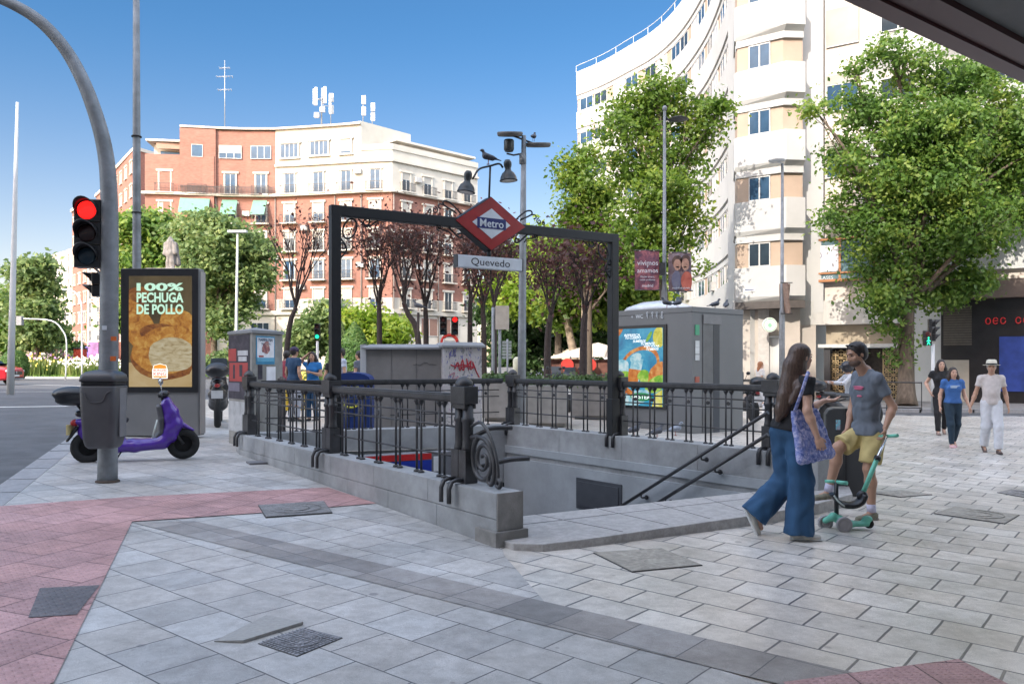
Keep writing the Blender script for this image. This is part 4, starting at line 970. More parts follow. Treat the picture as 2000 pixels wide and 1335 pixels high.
# ---- white residential building at right
rb = thing('residential_building', V((15, 39.5, 0)), 'white residential block with large windows behind the big right-hand tree', 'building')
R0 = V((13.8, 39.55)); R1 = V((15.0, 39.45)); rd = V((1.35, -.9)).normalized()
def RP(s): return R1 + rd * s
rn = V((rd.y, -rd.x))
mb = MB(); mb.prism([(R0.x, R0.y), (R1.x, R1.y), (R1.x + .02, R1.y + 3), (R0.x, R0.y + 3)], lev0 - .6, 40); mb.build('pilaster', white_c, rb)
mb = MB(); mb.strip([R1, RP(16)], lev0 - .6, 40, -3, -.25); mb.build('wall', mat('pinkish_render', (.60, .54, .49), .8, var=.05, scale=.8, dirt=.1), rb)
def rpx(px):
    k = (px - 1000) / F; return (k * R1.y - R1.x) / (rd.x - k * rd.y)
d3r = V((rd.x, rd.y, 0)); n3r = V((rd.y, -rd.x, 0))
def rwin(px0, px1, z0, h, shutter, frm=frame_w, gl_=win_glass, cols=2, parts=True):
    s0, s1 = rpx(px0), rpx(px1); c = RP((s0 + s1) / 2); w_ = s1 - s0
    key = 'RB%d%d%.1f' % (px0, px1, z0)
    r = window_proto(key, w_, h, '', rb, surround=False, shutter=shutter, glass=gl_, cols=cols); place(r, rb, V((c.x, c.y, z0)) - n3r * .20, rd); return r
for k in range(1, 9):
    z = 7.17 + fh * (k - 1)
    band = MB(); s0 = rpx(1682)
    for a, b in ((rpx(1682), 15.8),): band.strip([RP(a), RP(b)], z - 1.6, z + 2.0 , -.3, 0)
    if k < 8: band.build('wall_panel', white_c, rb)
    rwin(1612, 1676, z + .05, 1.75, (.25, 1 - 1e-3, .3)[k % 3], gl_=win_glass)
    for j, (a, b) in enumerate(((1720, 1790), (1830, 1900), (1930, 2000))):
        s0, s1 = rpx(a), rpx(b); c = RP((s0 + s1) / 2)
        r = window_proto('RBx%d' % j, s1 - s0, 1.5, '', rb, surround=False, glass=win_dark, shutter=.3); place(r, rb, V((c.x, c.y, z + .1)) + n3r * .03, rd)
# first-floor orange framed window with lettering
wood = mat('orange_wood', (.34, .15, .06), .5)
s0, s1 = rpx(1588), rpx(1712); zl, zh = CH + (707 - 548) / F * 38.7, CH + (707 - 462) / F * 38.7
w_ = thing('shop_window', V((RP(s0).x, RP(s0).y, zl)), 'first-floor window in orange wood with white lettering CLASES DE', 'window')
mb = MB(); o = V((RP(s0).x, RP(s0).y, zl)) + n3r * .03; Wd = s1 - s0; Hd = zh - zl
for a, b, c, d in ((0, .12, 0, Hd), (Wd - .12, Wd, 0, Hd), (Wd * .42, Wd * .42 + .1, 0, Hd)): mb.plate([(a, c), (b, c), (b, d), (a, d)], o, d3r, UZ, .09)
for c, d in ((0, .12), (Hd - .1, Hd), (Hd * .18, Hd * .18 + .08)): mb.plate([(.12, c), (Wd - .12, c), (Wd - .12, d), (.12, d)], o - n3r * .003, d3r, UZ, .088)
mb.build('frame', wood, w_)
mb = MB(); mb.plate([(.1, .1), (Wd - .1, .1), (Wd - .1, Hd - .05), (.1, Hd - .05)], o, d3r, UZ, .02); mb.build('pane', glass_mat('office_pane', (.10, .16, .18), .1), w_)
mb = MB(); mb.plate([(.14, Hd * .24), (Wd * .41, Hd * .24), (Wd * .41, Hd * .84), (.14, Hd * .84)], o, d3r, UZ, .03); mb.build('poster', mat('poster_white', (.75, .75, .78), .5), w_)
mb = MB(); mb.tube([o + n3r * .035 + d3r * (.32 + .1 * math.cos(a)) + UZ * (Hd * .62 + .12 * math.sin(a)) for a in arc(20, 0, 6.283)], .016, 5); mb.build('emblem', blm, w_)
text('CLASES', 'lettering', whm, w_, o + d3r * (.14 + .42) + UZ * (Hd * .1) + n3r * .025, d3r, 1, width=.75, height=.16)
text('DE', 'lettering', whm, w_, o + d3r * (Wd * .62) + UZ * (Hd * .1) + n3r * .025, d3r, 1, width=.26, height=.16)
# ground floor shop with gold lattice gates
mb = MB(); mb.strip([V((13.8, 39.5)), R1, RP(rpx(1760))], lev0 - 1.2, lev0 - .05, -1.2, -.02); mb.build('shop_lintel', white_g, rb)
mb = MB(); mb.strip([V((13.8, 39.5)), R1 - V((.35, 0))], -.3, lev0 - 1.2, -1.2, -.05); mb.build('shop_pier', cfm, rb)
mb = MB(); mb.strip([RP(rpx(1762)), RP(rpx(1838))], -.3, lev0 - .06, -1.2, .0); mb.build('shop_pier', white_c, rb)
mb = MB(); mb.strip([RP(0), RP(rpx(1760))], 2.42, lev0 - 1.22, -.9, -.55); mb.build('transom_light', mat('transom', (.32, .27, .2), .4, var=.2, scale=2), rb)
mb = MB(); mb.strip([RP(-.25), RP(rpx(1765))], 2.25, 2.41, -.8, .05); mb.build('canopy_edge', frame_w, rb)
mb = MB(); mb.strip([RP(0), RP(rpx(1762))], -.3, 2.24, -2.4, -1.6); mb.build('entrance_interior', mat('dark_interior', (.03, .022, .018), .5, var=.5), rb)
mb = MB(); mb.strip([RP(0), RP(.28)], -.3, 2.24, -.6, -.1); mb.build('notice_board', mat('notice_dark', (.03, .03, .035), .4), rb)
gold = mat('gold_lattice', (.55, .42, .24), .45, metal=.4)
for a, b in ((1618, 1660), (1722, 1762)):
    g = thing('lattice_gate', V((RP(rpx(a)).x, RP(rpx(a)).y, 0)), 'gold star-pattern lattice gate ' + ('left of the shop entrance' if a < 1700 else 'just left of the big tree trunk'), 'gate')
    s0, s1 = rpx(a), rpx(b); Wg = s1 - s0; o = V((RP(s0).x, RP(s0).y, -.25)) - n3r * .4; mb = MB(); nr = 6; ch = 2.4 / nr
    for i in range(nr):
        for j in range(2):
            cw = Wg / 2; x0, z0 = cw * j, ch * i
            def q(u, v_): return o + d3r * (x0 + u * cw) + UZ * (z0 + v_ * ch)
            for u0, v0, u1, v1 in ((0, 0, 1, 0), (0, 0, 0, 1), (1, 0, 1, 1), (0, 0, 1, 1), (0, 1, 1, 0), (.5, 0, .5, 1), (0, .5, 1, .5), (.25, .25, .75, .25), (.75, .25, .75, .75), (.75, .75, .25, .75), (.25, .75, .25, .25)): mb.tube([q(u0, v0), q(u1, v1)], .014, 4)
    mb.build('lattice', gold, g); mb = MB()
    for x in (0, Wg): mb.box(o + d3r * x + UZ * 1.2, (.05, .05, 2.45))
    mb.build('frame', gold, g)
# black shop with blue screen and red lettering
bs = thing('black_shop', V((RP(rpx(1838)).x, RP(rpx(1838)).y, 0)), 'black shop front with red lettering and a big blue screen at the right edge', 'shop')
blk = mat('black_panel', (.018, .016, .017), .35, var=.3, scale=2)
s0 = rpx(1838)
mb = MB(); mb.strip([RP(s0), RP(s0 + 7)], -.3, 4.3, -1.2, .02); mb.build('front', blk, bs)
mb = MB(); o = V((RP(s0 + .1).x, RP(s0 + .1).y, 2.3)) + n3r * .03
for i in range(16): mb.plate([(0, i * .11), (1.1, i * .11), (1.1, i * .11 + .085), (0, i * .11 + .085)], o, d3r, UZ, .03)
mb.build('slatted_shutter', mat('slats_dark', (.10, .085, .07), .5), bs)
mb = MB(); mb.plate([(-.9, -2.4), (.1, -2.4), (.1, -.55), (-.9, -.55)], V((RP(s0 + 1).x, RP(s0 + 1).y, 2.2)) + n3r * .03, d3r, UZ, .05); mb.build('door', mat('door_beige', (.42, .38, .32), .3, var=.2, scale=1), bs)
s1 = rpx(1952)
mb = MB(); mb.plate([(0, -1.0), (3.4, -1.0), (3.4, 1.35), (0, 1.35)], V((RP(s1).x, RP(s1).y, 1.3)) + n3r * .04, d3r, UZ, .06)
scr = mat('blue_screen', (.02, .04, .18), .3, var=.7, scale=1.2, emit=(.05, .09, .40), estr=.12); mb.build('screen', scr, bs)
redl = mat('red_letters', (.3, .02, .02), .4, emit=(.8, .03, .03), estr=.22)
for i in range(9):
    if i in (3,): continue
    x = rpx(1930) + i * .28; mb = MB(); q = V((RP(x).x, RP(x).y, CH + (707 - 628) / F * 36.2)) + n3r * .06
    mb.tube([q + d3r * (.09 * math.cos(a)) + UZ * (.13 * math.sin(a)) for a in arc(12, (.4 if i % 3 else 0), (5.6 if i % 2 else 6.28))], .022, 5)
    if i % 2: mb.tube([q - d3r * .09, q + d3r * .09], .02, 5)
    mb.build('lettering', redl, bs)
mb = MB(); mb.strip([RP(rpx(1832)), RP(rpx(1838) + 7)], 4.31, 5.1, -1.2, .5); mb.build('canopy', mat('brown_canopy', (.16, .12, .10), .7), bs)

# ---- building behind the camera with its overhang (top right of the photo)
hb = thing('corner_building', V((0, -8, 0)), 'tall building beside the viewer whose dark canopy hangs over the upper right corner', 'building')
HB = 48.0
bw_ = mat('stone_facade', (.55, .52, .48), .8, var=.08, scale=.6)
mb = MB(); mb.prism([(-75, -34), (60, -34), (60, -20), (-75, -20)], -.5, HB); mb.build('wall', bw_, hb)
w0, w1 = V((-14, -10.3)), None
ca, cb = P(1640, 0, 4.62), P(2000, 165, 6.03); cd = V((cb.x - ca.x, cb.y - ca.y)).normalized(); cn = V((cd.y, -cd.x))
def CP(s, t, z): q = V((ca.x, ca.y)) + cd * s + cn * t; return V((q.x, q.y, z))
zc_ = 3.60
def slab(s0, s1, t0, t1_, z0, z1, name, m):
    mb = MB(); mb.prism([(CP(s0, t1_, 0).x, CP(s0, t1_, 0).y), (CP(s1, t1_, 0).x, CP(s1, t1_, 0).y), (CP(s1, t0, 0).x, CP(s1, t0, 0).y), (CP(s0, t0, 0).x, CP(s0, t0, 0).y)], z0, z1); mb.build(name, m, hb)
slab(-6, 9, 0, .12, zc_, zc_ + .7, 'canopy_edge', mat('maroon_metal', (.075, .022, .022), .4, var=.1, scale=1.5))
slab(-6, 9, .125, .30, zc_ + .02, zc_ + .68, 'canopy_edge', mat('maroon_metal_b', (.065, .02, .02), .45, var=.1, scale=1.5))
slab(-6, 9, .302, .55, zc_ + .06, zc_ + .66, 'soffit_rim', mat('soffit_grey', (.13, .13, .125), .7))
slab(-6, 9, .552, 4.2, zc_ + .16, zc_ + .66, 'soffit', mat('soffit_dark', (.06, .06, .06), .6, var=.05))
slab(-6, 9, 4.2, 9, -.4, zc_ + 8, 'wall', bw_)
# ================================================================== TREES AND PLANTS
bark = mat('bark_grey', (.13, .10, .075), .9, var=.3, scale=9, bump=.8, bscale=22, stretch=(1, 1, .25), dirt=.2)
bark_d = mat('bark_dark', (.035, .026, .024), .9, var=.3, scale=9, bump=.5, bscale=30)
bark_l = mat('bark_pale', (.28, .22, .16), .9, var=.3, scale=5, bump=.4)
L_plane = leaf_mat('leaf_bright', (.055, .11, .018), (.11, .18, .026), (.25, .29, .05))
L_elm = leaf_mat('leaf_green', (.05, .105, .024), (.105, .185, .034), (.25, .30, .06), .33)
L_far = leaf_mat('leaf_olive', (.06, .11, .04), (.13, .19, .065), (.26, .31, .11), .3)
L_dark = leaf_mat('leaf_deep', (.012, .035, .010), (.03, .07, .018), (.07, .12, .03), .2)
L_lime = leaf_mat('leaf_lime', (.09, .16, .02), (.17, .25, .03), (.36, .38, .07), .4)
L_plum = leaf_mat('leaf_plum', (.040, .020, .020), (.075, .032, .028), (.16, .075, .055), .22)
L_topi = leaf_mat('leaf_topiary', (.03, .09, .015), (.07, .14, .025), (.15, .21, .04), .15)
def leaves(blobs, n, ls, seed=0, cl=26, spread=.30, shell=.55, elong=1.7):
    """blobs: (x,y,z,rx,ry,rz) in metres. returns MB of leaf cards in sprays"""
    rs = np.random.RandomState(seed + 11)
    B = np.array(blobs, float); vol = (B[:, 3] * B[:, 4] * B[:, 5]) ** .75; pr = vol / vol.sum()
    nc = max(8, n // cl); bi = rs.choice(len(B), nc, p=pr)
    d = rs.normal(size=(nc, 3)); d /= np.linalg.norm(d, axis=1)[:, None]
    r = shell + (1 - shell) * rs.rand(nc) ** .7; r = np.where(rs.rand(nc) < .18, r * rs.rand(nc), r)
    r *= 1 + .16 * np.sin(7 * d[:, 0] + 3 * bi) * np.cos(5 * d[:, 2] + bi)
    cc = B[bi, :3] + d * B[bi, 3:6] * r[:, None]
    idx = np.repeat(np.arange(nc), cl); m = len(idx)
    sp = spread * (.5 + rs.rand(nc) * .9)
    off = rs.normal(size=(m, 3)) * sp[idx][:, None] * np.array([1, 1, .62]); c = cc[idx] + off
    c[:, 2] -= .25 * sp[idx] * rs.rand(m)
    nrm = rs.normal(size=(m, 3)) * .75 + np.array([0, -.15, .55]) + d[idx] * .45; nrm /= np.linalg.norm(nrm, axis=1)[:, None]
    a = np.cross(nrm, rs.normal(size=(m, 3))); a /= np.linalg.norm(a, axis=1)[:, None]; b = np.cross(nrm, a)
    s = ls * (.6 + .8 * rs.rand(m))[:, None]
    a = a * s * elong * .5; b = b * s * .5
    vs = np.stack([c - a, c + b - a * .1 + nrm * s * .08, c + a, c - b - a * .1 + nrm * s * .08], 1).reshape(-1, 3)
    return vs, m
def leaf_obj(name, vs, m, material, parent):
    Mi = parent.location
    vs = vs - np.array([Mi.x, Mi.y, Mi.z])
    me = bpy.data.meshes.new(name); me.vertices.add(len(vs)); me.vertices.foreach_set('co', vs.ravel())
    me.loops.add(m * 4); me.loops.foreach_set('vertex_index', np.arange(m * 4)); me.polygons.add(m)
    me.polygons.foreach_set('loop_start', np.arange(m) * 4); me.polygons.foreach_set('loop_total', np.full(m, 4))
    me.materials.append(material); me.update(calc_edges=True)
    o = bpy.data.objects.new(name, me); C.objects.link(o); o.parent = parent; return o
def limb(mb, a, b, r0, r1, sag=.1, n=5, rs=random):
    a, b = V(a), V(b); mid = lerp(a, b, .5) + V((rs.uniform(-1, 1), rs.uniform(-1, 1), rs.uniform(0, 1))) * (b - a).length * sag
    pts = [a * (1 - t) ** 2 + mid * 2 * t * (1 - t) + b * t * t for t in [i / n for i in range(n + 1)]]
    mb.tube(pts, [lerp(r0, r1, i / n) for i in range(n + 1)], 7, cap=False); return pts
def tree(name, label, base, trunk_px, blobs_px, Y, n, ls, lm, bm_=bark, r0=.25, depth=1.0, seed=0, group=None, cl=26, spread=.3, fork=.45, cat='tree', twigs=2, shell=.55, zs=.9, squash=1.0):
    """trunk_px: [(px,py),...] from ground up; blobs_px: (px,py,rpx[,rpy])"""
    rs = random.Random(seed); k = Y / F
    t = thing(name, base, label, cat, group=group)
    blobs = []
    for b in blobs_px:
        rx = b[2] * k; rz = (b[3] if len(b) > 3 else b[2] * zs) * k; dy = rs.uniform(-.8, .8) * rx * depth if len(b) < 5 else b[4]
        q = P(b[0], b[1], Y + dy); blobs.append((q.x, q.y, q.z, rx, rx * depth * .95, rz))
    mb = MB(); tp = [base + V((0, 0, -.05))] + [P(a, b, Y) for a, b in trunk_px]
    tp = smooth_path(tp, 4); m = len(tp)
    mb.tube(tp, [r0 * (1.35 if i == 0 else 1.1 if i == 1 else 1) * lerp(1, .5, i / (m - 1)) for i in range(m)], 10)
    for b in blobs:
        j = int(m * rs.uniform(fork, .98)); j = min(m - 1, j); a = tp[j]; c = V(b[:3])
        if a.z > c.z + .5: a = tp[int(m * fork)]
        pts = limb(mb, a, c, r0 * .38, r0 * .10, .16, 6, rs)
        for _ in range(twigs):
            e = c + V((rs.uniform(-1, 1) * b[3], rs.uniform(-1, 1) * b[4], rs.uniform(-.6, 1) * b[5])) * .85
            limb(mb, pts[rs.randint(2, 5)], e, r0 * .14, r0 * .03, .14, 4, rs)
    mb.build('trunk', bm_, t)
    vs, cnt = leaves(blobs, n, ls, seed, cl, spread, shell); leaf_obj('crown', vs, cnt, lm, t)
    return t
# big right-hand tree
b2 = [(1740, 105, 42), (1795, 140, 62), (1880, 160, 66), (1960, 215, 70), (1690, 215, 58), (1770, 240, 70), (1860, 260, 75), (1655, 300, 48), (1720, 330, 80), (1820, 350, 85), (1930, 330, 80), (2010, 300, 70), (1650, 415, 50), (1720, 440, 75), (1810, 460, 85), (1900, 440, 75), (1990, 400, 55), (1690, 520, 42), (1760, 540, 60), (1840, 545, 62), (1900, 545, 45), (1715, 585, 36), (1800, 585, 34), (1728, 640, 18), (1775, 655, 20), (1752, 610, 26), (1590, 214, 17), (1750, 700, 16), (1665, 140, 14)]
tree('street_tree', 'large leafy green tree on the right pavement with a thick grey trunk', G(1770, 792), [(1770, 700), (1772, 620), (1776, 560), (1785, 440), (1800, 300)], [(x, y, r * .90) for x, y, r in b2], 33.7, 58000, .115, L_elm, r0=.34, seed=3, spread=.33, fork=.45, twigs=3, cl=55)
# central tall tree before the office building
b1 = [(1265, 165, 36), (1305, 180, 40), (1230, 215, 44), (1290, 235, 60), (1365, 215, 48), (1400, 220, 28), (1210, 260, 40), (1260, 300, 60), (1330, 300, 60), (1385, 250, 34), (1220, 340, 44), (1290, 370, 60), (1345, 380, 40), (1250, 430, 52), (1310, 440, 60), (1350, 420, 36), (1290, 500, 50), (1240, 480, 36), (1360, 520, 22)]
tree('street_tree', 'tall bright green tree in front of the curved white office block', GY(1300, 36), [(1300, 620), (1290, 520), (1280, 400), (1300, 260)], b1, 36, 19000, .125, L_plane, r0=.22, seed=5, spread=.34, twigs=3, cl=50)
b1 = [(x, y, r * .82) for x, y, r in b1]
b3 = [(1115, 318, 30), (1150, 300, 24), (1135, 350, 42), (1175, 380, 40), (1125, 405, 40), (1170, 440, 52), (1110, 450, 36), (1205, 480, 44), (1150, 500, 52), (1090, 480, 30), (1205, 540, 36), (1100, 345, 18)]
tree('street_tree', 'pale green tree standing left of the office block behind the gantry', GY(1150, 42), [(1150, 640), (1150, 520), (1145, 400)], [(x, y, r * .85) for x, y, r in b3], 42, 12500, .14, L_plane, r0=.2, seed=8, spread=.36, cl=45, twigs=3)
# background greens between the buildings
bgA = [(1010, 520, 44), (1060, 510, 40), (975, 560, 36), (1030, 580, 52), (1085, 570, 50), (1130, 590, 46), (1180, 580, 44), (1060, 460, 26), (1225, 560, 40), (1270, 575, 36), (1110, 540, 40)]
tree('park_tree', 'broad lime green tree filling the gap behind the name board', GY(1090, 62), [(1090, 640), (1090, 560)], bgA, 62, 22000, .26, L_lime, r0=.3, seed=12, spread=.55)
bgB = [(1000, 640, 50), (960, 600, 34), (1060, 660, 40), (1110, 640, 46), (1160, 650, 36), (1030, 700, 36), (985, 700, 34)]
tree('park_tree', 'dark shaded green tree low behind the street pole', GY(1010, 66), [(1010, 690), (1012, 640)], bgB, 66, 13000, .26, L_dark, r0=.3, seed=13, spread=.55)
tree('park_tree', 'leaning pale-trunked tree beside the restaurant terrace', GY(1125, 50), [(1122, 700), (1112, 650), (1105, 600), (1115, 560)], [(1100, 560, 40), (1140, 590, 44), (1180, 600, 34), (1090, 610, 30), (1215, 540, 40), (1240, 570, 40), (1150, 545, 40)], 50, 11000, .22, L_plane, bark_l, r0=.30, seed=14, spread=.45)
tree('park_tree', 'slim pale-trunked tree just right of the leaning one by the terrace', GY(1142, 47), [(1141, 680), (1140, 600), (1140, 520)], [(1150, 500, 26), (1130, 530, 24)], 47, 1500, .20, L_plane, bark_l, r0=.20, seed=15, fork=.8)
# left cluster behind the statue
c1 = [(255, 440, 36), (300, 450, 40), (240, 500, 30), (280, 510, 44), (310, 560, 40), (260, 570, 30), (300, 620, 36), (330, 470, 24), (235, 620, 24)]
tree('park_tree', 'dark green round tree left of the statue', GY(290, 88), [(290, 650), (290, 560)], c1, 88, 16000, .34, L_elm, r0=.35, seed=21, spread=.7)
c2 = [(370, 455, 40), (410, 440, 38), (440, 470, 44), (480, 480, 40), (510, 490, 24), (400, 510, 50), (450, 530, 52), (495, 540, 30), (420, 580, 46), (430, 630, 30), (465, 590, 34), (505, 530, 22)]
tree('park_tree', 'wide olive green tree right of the statue behind the billboard', GY(420, 78), [(418, 660), (425, 600), (430, 520)], c2, 78, 24000, .28, L_far, r0=.35, seed=22, spread=.6)
# street trees at the far left
tree('street_tree', 'tall dense tree beside the tall pale pole at far left', GY(70, 70), [(72, 660), (72, 600)], [(50, 530, 26), (75, 525, 28), (95, 560, 20), (60, 570, 36), (85, 600, 30), (45, 610, 26), (75, 640, 34), (55, 660, 28)], 70, 12000, .26, L_far, r0=.3, seed=31, spread=.5)
tree('street_tree', 'darker tree cut off by the left edge', GY(10, 78), [(10, 660), (10, 620)], [(0, 590, 30), (15, 630, 26), (-20, 640, 30), (35, 640, 18), (10, 665, 20)], 78, 6000, .28, L_elm, r0=.3, seed=32, spread=.5)
tree('street_tree', 'small far tree between the left street tree and the red kiosk', GY(110, 105), [(112, 680), (112, 640)], [(105, 650, 20), (120, 665, 16), (95, 670, 18), (140, 680, 12)], 105, 3500, .34, L_dark, r0=.25, seed=33, spread=.5)
# shrubs and topiary in the centre
tree('shrub', 'rounded green bush left of the cone topiary', GY(620, 52), [(620, 690), (620, 660)], [(610, 650, 34), (640, 620, 32), (590, 670, 24), (650, 660, 34)], 52, 8000, .20, L_far, r0=.1, seed=41, spread=.4, cat='bush')
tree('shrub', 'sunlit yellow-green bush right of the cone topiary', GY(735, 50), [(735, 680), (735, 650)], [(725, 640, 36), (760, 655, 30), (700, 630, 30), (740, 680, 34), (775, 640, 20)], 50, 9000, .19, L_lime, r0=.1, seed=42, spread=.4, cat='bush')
tree('shrub', 'bush behind the billboard foot near the parked motorcycle', GY(425, 64), [(425, 715), (425, 705)], [(420, 708, 12), (438, 700, 14), (410, 715, 10)], 64, 1800, .2, L_far, r0=.05, seed=43, spread=.3, cat='bush')
def topiary(base, prof, label, n, ls, seed, name='topiary', m=L_topi):
    rs = np.random.RandomState(seed); t = thing(name, base, label, 'topiary')
    H = prof[-1][1]; zs_ = np.array([p[1] for p in prof]); rr_ = np.array([p[0] for p in prof])
    z = rs.rand(n * 3) * H; r = np.interp(z, zs_, rr_); keep = rs.rand(n * 3) < r / r.max(); z, r = z[keep][:n], r[keep][:n]; a = rs.rand(len(z)) * 6.283
    rr2 = r * (1 + rs.normal(size=len(z)) * .03)
    c = np.stack([base.x + rr2 * np.cos(a), base.y + rr2 * np.sin(a), base.z + z], 1); m_ = len(c)
    nrm = np.stack([np.cos(a), np.sin(a), np.full(m_, .3)], 1) + rs.normal(size=(m_, 3)) * .4; nrm /= np.linalg.norm(nrm, axis=1)[:, None]
    u = np.cross(nrm, rs.normal(size=(m_, 3))); u /= np.linalg.norm(u, axis=1)[:, None]; w = np.cross(nrm, u); s = ls * (.6 + .8 * rs.rand(m_))[:, None]
    vs = np.stack([c - u * s, c + w * s * .6, c + u * s, c - w * s * .6], 1).reshape(-1, 3)
    leaf_obj('foliage', vs, m_, m, t)
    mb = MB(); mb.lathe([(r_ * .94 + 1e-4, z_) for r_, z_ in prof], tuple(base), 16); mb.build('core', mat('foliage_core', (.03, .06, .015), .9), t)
    mb = MB(); mb.tube([base + V((0, 0, -.1)), base + V((0, 0, H * .9))], .08, 6); mb.build('stem', bark_d, t)
tb = GY(692, 44); topiary(tb, [(.9, 0), (1.1, .3), (1.0, 1.3), (.75, 2.2), (.42, 2.9), (.1, 3.35), (.001, 3.4)], 'tall clipped cone topiary behind the men by the blue box', 6500, .07, 1)
tb = GY(664, 46); topiary(tb, [(.95, 0), (.95, .5), (.7, 1.7), (.35, 2.8), (.1, 3.5), (.001, 3.6)], 'slimmer sloping topiary cone just left of the tall one', 5000, .07, 2, m=L_far)
tb = GY(28, 60); topiary(tb, [(.6, 0), (.85, .4), (.95, 1.0), (.8, 1.6), (.45, 2.0), (.001, 2.12)], 'clipped dark green ball bush behind the red car', 5000, .07, 3)
# plum trees: dark trunks, visible branching, thin red-purple leaves
def plum(label, base, tr_px, Y, crown, n, seed, lean=0):
    rs = random.Random(seed); t = thing('plum_tree', base, label, 'tree', group='purple-leaved plum trees across the square')
    mb = MB(); tp = smooth_path([base + V((0, 0, -.05))] + [P(a, b, Y) for a, b in tr_px], 3); m = len(tp)
    mb.tube(tp, [lerp(.13, .085, i / (m - 1)) for i in range(m)], 8)
    tips = []; top = tp[-1]; cx, cy, rx, ry = crown; k = Y / F
    def grow(a, d, l, r, lv):
        b = a + d * l; pts = [a, lerp(a, b, .5) + V((rs.uniform(-1, 1), rs.uniform(-1, 1), rs.uniform(-.3, .6))) * l * .07, b]
        mb.tube(pts, [r, r * .8, r * .6], 5, cap=False)
        if lv >= 1: tips.extend([lerp(a, b, .4), lerp(a, b, .75), b][:3 if lv < 4 else 2])
        else: tips.extend([lerp(a, b, .55 + .06 * i_) for i_ in range(8)])
        if lv < 4:
            for _ in range(rs.choice((2, 3, 3)) if lv < 3 else 2):
                dd = (d + V((rs.uniform(-.45, .45), rs.uniform(-.45, .45), rs.uniform(0, .45)))).normalized(); grow(b, dd, l * rs.uniform(.50, .70), r * .58, lv + 1)
    tgt = P(cx, cy, Y)
    for i in range(6):
        a = i / 6 * 6.283 + rs.uniform(-.3, .3); d = V((math.cos(a) * .32, math.sin(a) * .32, 1.0)) + V(((tgt.x - top.x) * .22, 0, 0)); grow(tp[-1 - rs.randint(0, 1)], d.normalized(), ry * k * .80, .05, 0)
    mb.build('trunk', bark_d, t)
    rn = np.random.RandomState(seed); T = np.array([tuple(q) for q in tips]); m_ = int(n * .26)
    c = T[rn.randint(0, len(T), m_)] + rn.normal(size=(m_, 3)) * np.array([.34, .34, .50])
    nrm = rn.normal(size=(m_, 3)); nrm /= np.linalg.norm(nrm, axis=1)[:, None]; u = np.cross(nrm, rn.normal(size=(m_, 3))); u /= np.linalg.norm(u, axis=1)[:, None]; w = np.cross(nrm, u); s = .075 * (.6 + .8 * rn.rand(m_))[:, None]
    vs = np.stack([c - u * s, c + w * s * .6, c + u * s, c - w * s * .6], 1).reshape(-1, 3); leaf_obj('crown', vs, m_, L_plum, t)
YP = 33
plum('sparse leaning plum tree behind the cabinet with posters', GY(553, YP), [(565, 640), (578, 600)], YP, (600, 520, 50, 90), 900, 1)
plum('upright plum tree directly behind the wide utility cabinet', GY(742, YP), [(741, 640), (740, 585)], YP, (735, 510, 60, 80), 3600, 2)
plum('plum tree with leaning trunk behind the wide cabinet', GY(825, YP - 1), [(815, 650), (798, 615), (788, 590)], YP - 1, (785, 510, 60, 80), 3200, 3)
plum('thin upright plum tree behind the graffiti cabinet edge', GY(832, YP + 1), [(832, 640), (830, 590)], YP + 1, (835, 500, 46, 80), 3800, 4)
plum('plum tree with a straight dark trunk left of the graffiti cabinet top', GY(918, YP + 2), [(918, 640), (919, 575)], YP + 2, (930, 500, 50, 70), 4200, 5)
plum('dense dark plum tree under the station name board', GY(945, YP), [(945, 650), (943, 600)], YP, (950, 530, 50, 70), 6500, 6)
plum('slim plum tree beside the beige sign post', GY(965, YP - 2), [(965, 650), (965, 595)], YP - 2, (975, 530, 50, 70), 4500, 7)
plum('dark plum tree with a wide vase of branches right of the street pole', GY(1068, 27), [(1070, 660), (1076, 615)], 27, (1080, 540, 60, 70), 3800, 8)
plum('plum tree nearest the gantry right post', GY(1138, 25), [(1140, 650), (1143, 612)], 25, (1150, 540, 60, 70), 3800, 9)
# flower beds
def bed(label, cx, cy, rx, ry, n, cols, seed, hgt=.8):
    rs = random.Random(seed); t = []
    vs = []; fs = []; mi = []
    for i in range(n):
        a = rs.uniform(0, 6.28); r = math.sqrt(rs.random()); x, y = cx + rx * r * math.cos(a), cy + ry * r * math.sin(a); z = gz(x, y) + .02
        h = hgt * rs.uniform(.4, 1.15) * (1 - .4 * r); o = len(vs); w = rs.uniform(.05, .12); b = rs.uniform(0, 6.28); d = V((math.cos(b) * w, math.sin(b) * w, 0)); l = V((rs.uniform(-.25, .25), rs.uniform(-.25, .25), h))
        p = V((x, y, z)); vs += [p - d, p + d, p + l]; fs.append((o, o + 1, o + 2)); mi.append(0)
        if rs.random() < .13:
            q = p + l; s = rs.uniform(.04, .09); o = len(vs); k = rs.randint(1, len(cols) - 1)
            vs += [q + V((-s, 0, -s)), q + V((s, 0, -s)), q + V((s, .03, s)), q + V((-s, .03, s)), ]; fs.append((o, o + 1, o + 2, o + 3)); mi.append(k)
    mb = MB(); mb.v = [tuple(q) for q in vs]; mb.f = fs; mb.m = mi; mb.sm = [False] * len(fs)
    o = mb.build('flower_bed', cols, None); return tag(o, label, 'flower bed', kind='stuff')
fm = [leaf_mat('bed_leaf', (.06, .11, .03), (.13, .18, .05), (.26, .28, .10)), mat('petal_yellow', (.75, .55, .08), .6), mat('petal_white', (.75, .73, .66), .6), mat('petal_violet', (.35, .18, .38), .6)]
bed('tall meadow flowers in yellow and white on the island', X_(95, 71), 71, 3.6, 3.6, 5200, fm, 1, 2.1)
bed('grey-green flower bed just left of the traffic pole', X_(185, 70), 70, 3.0, 2.6, 4000, [fm[0], fm[2], fm[2]], 2, 1.7)
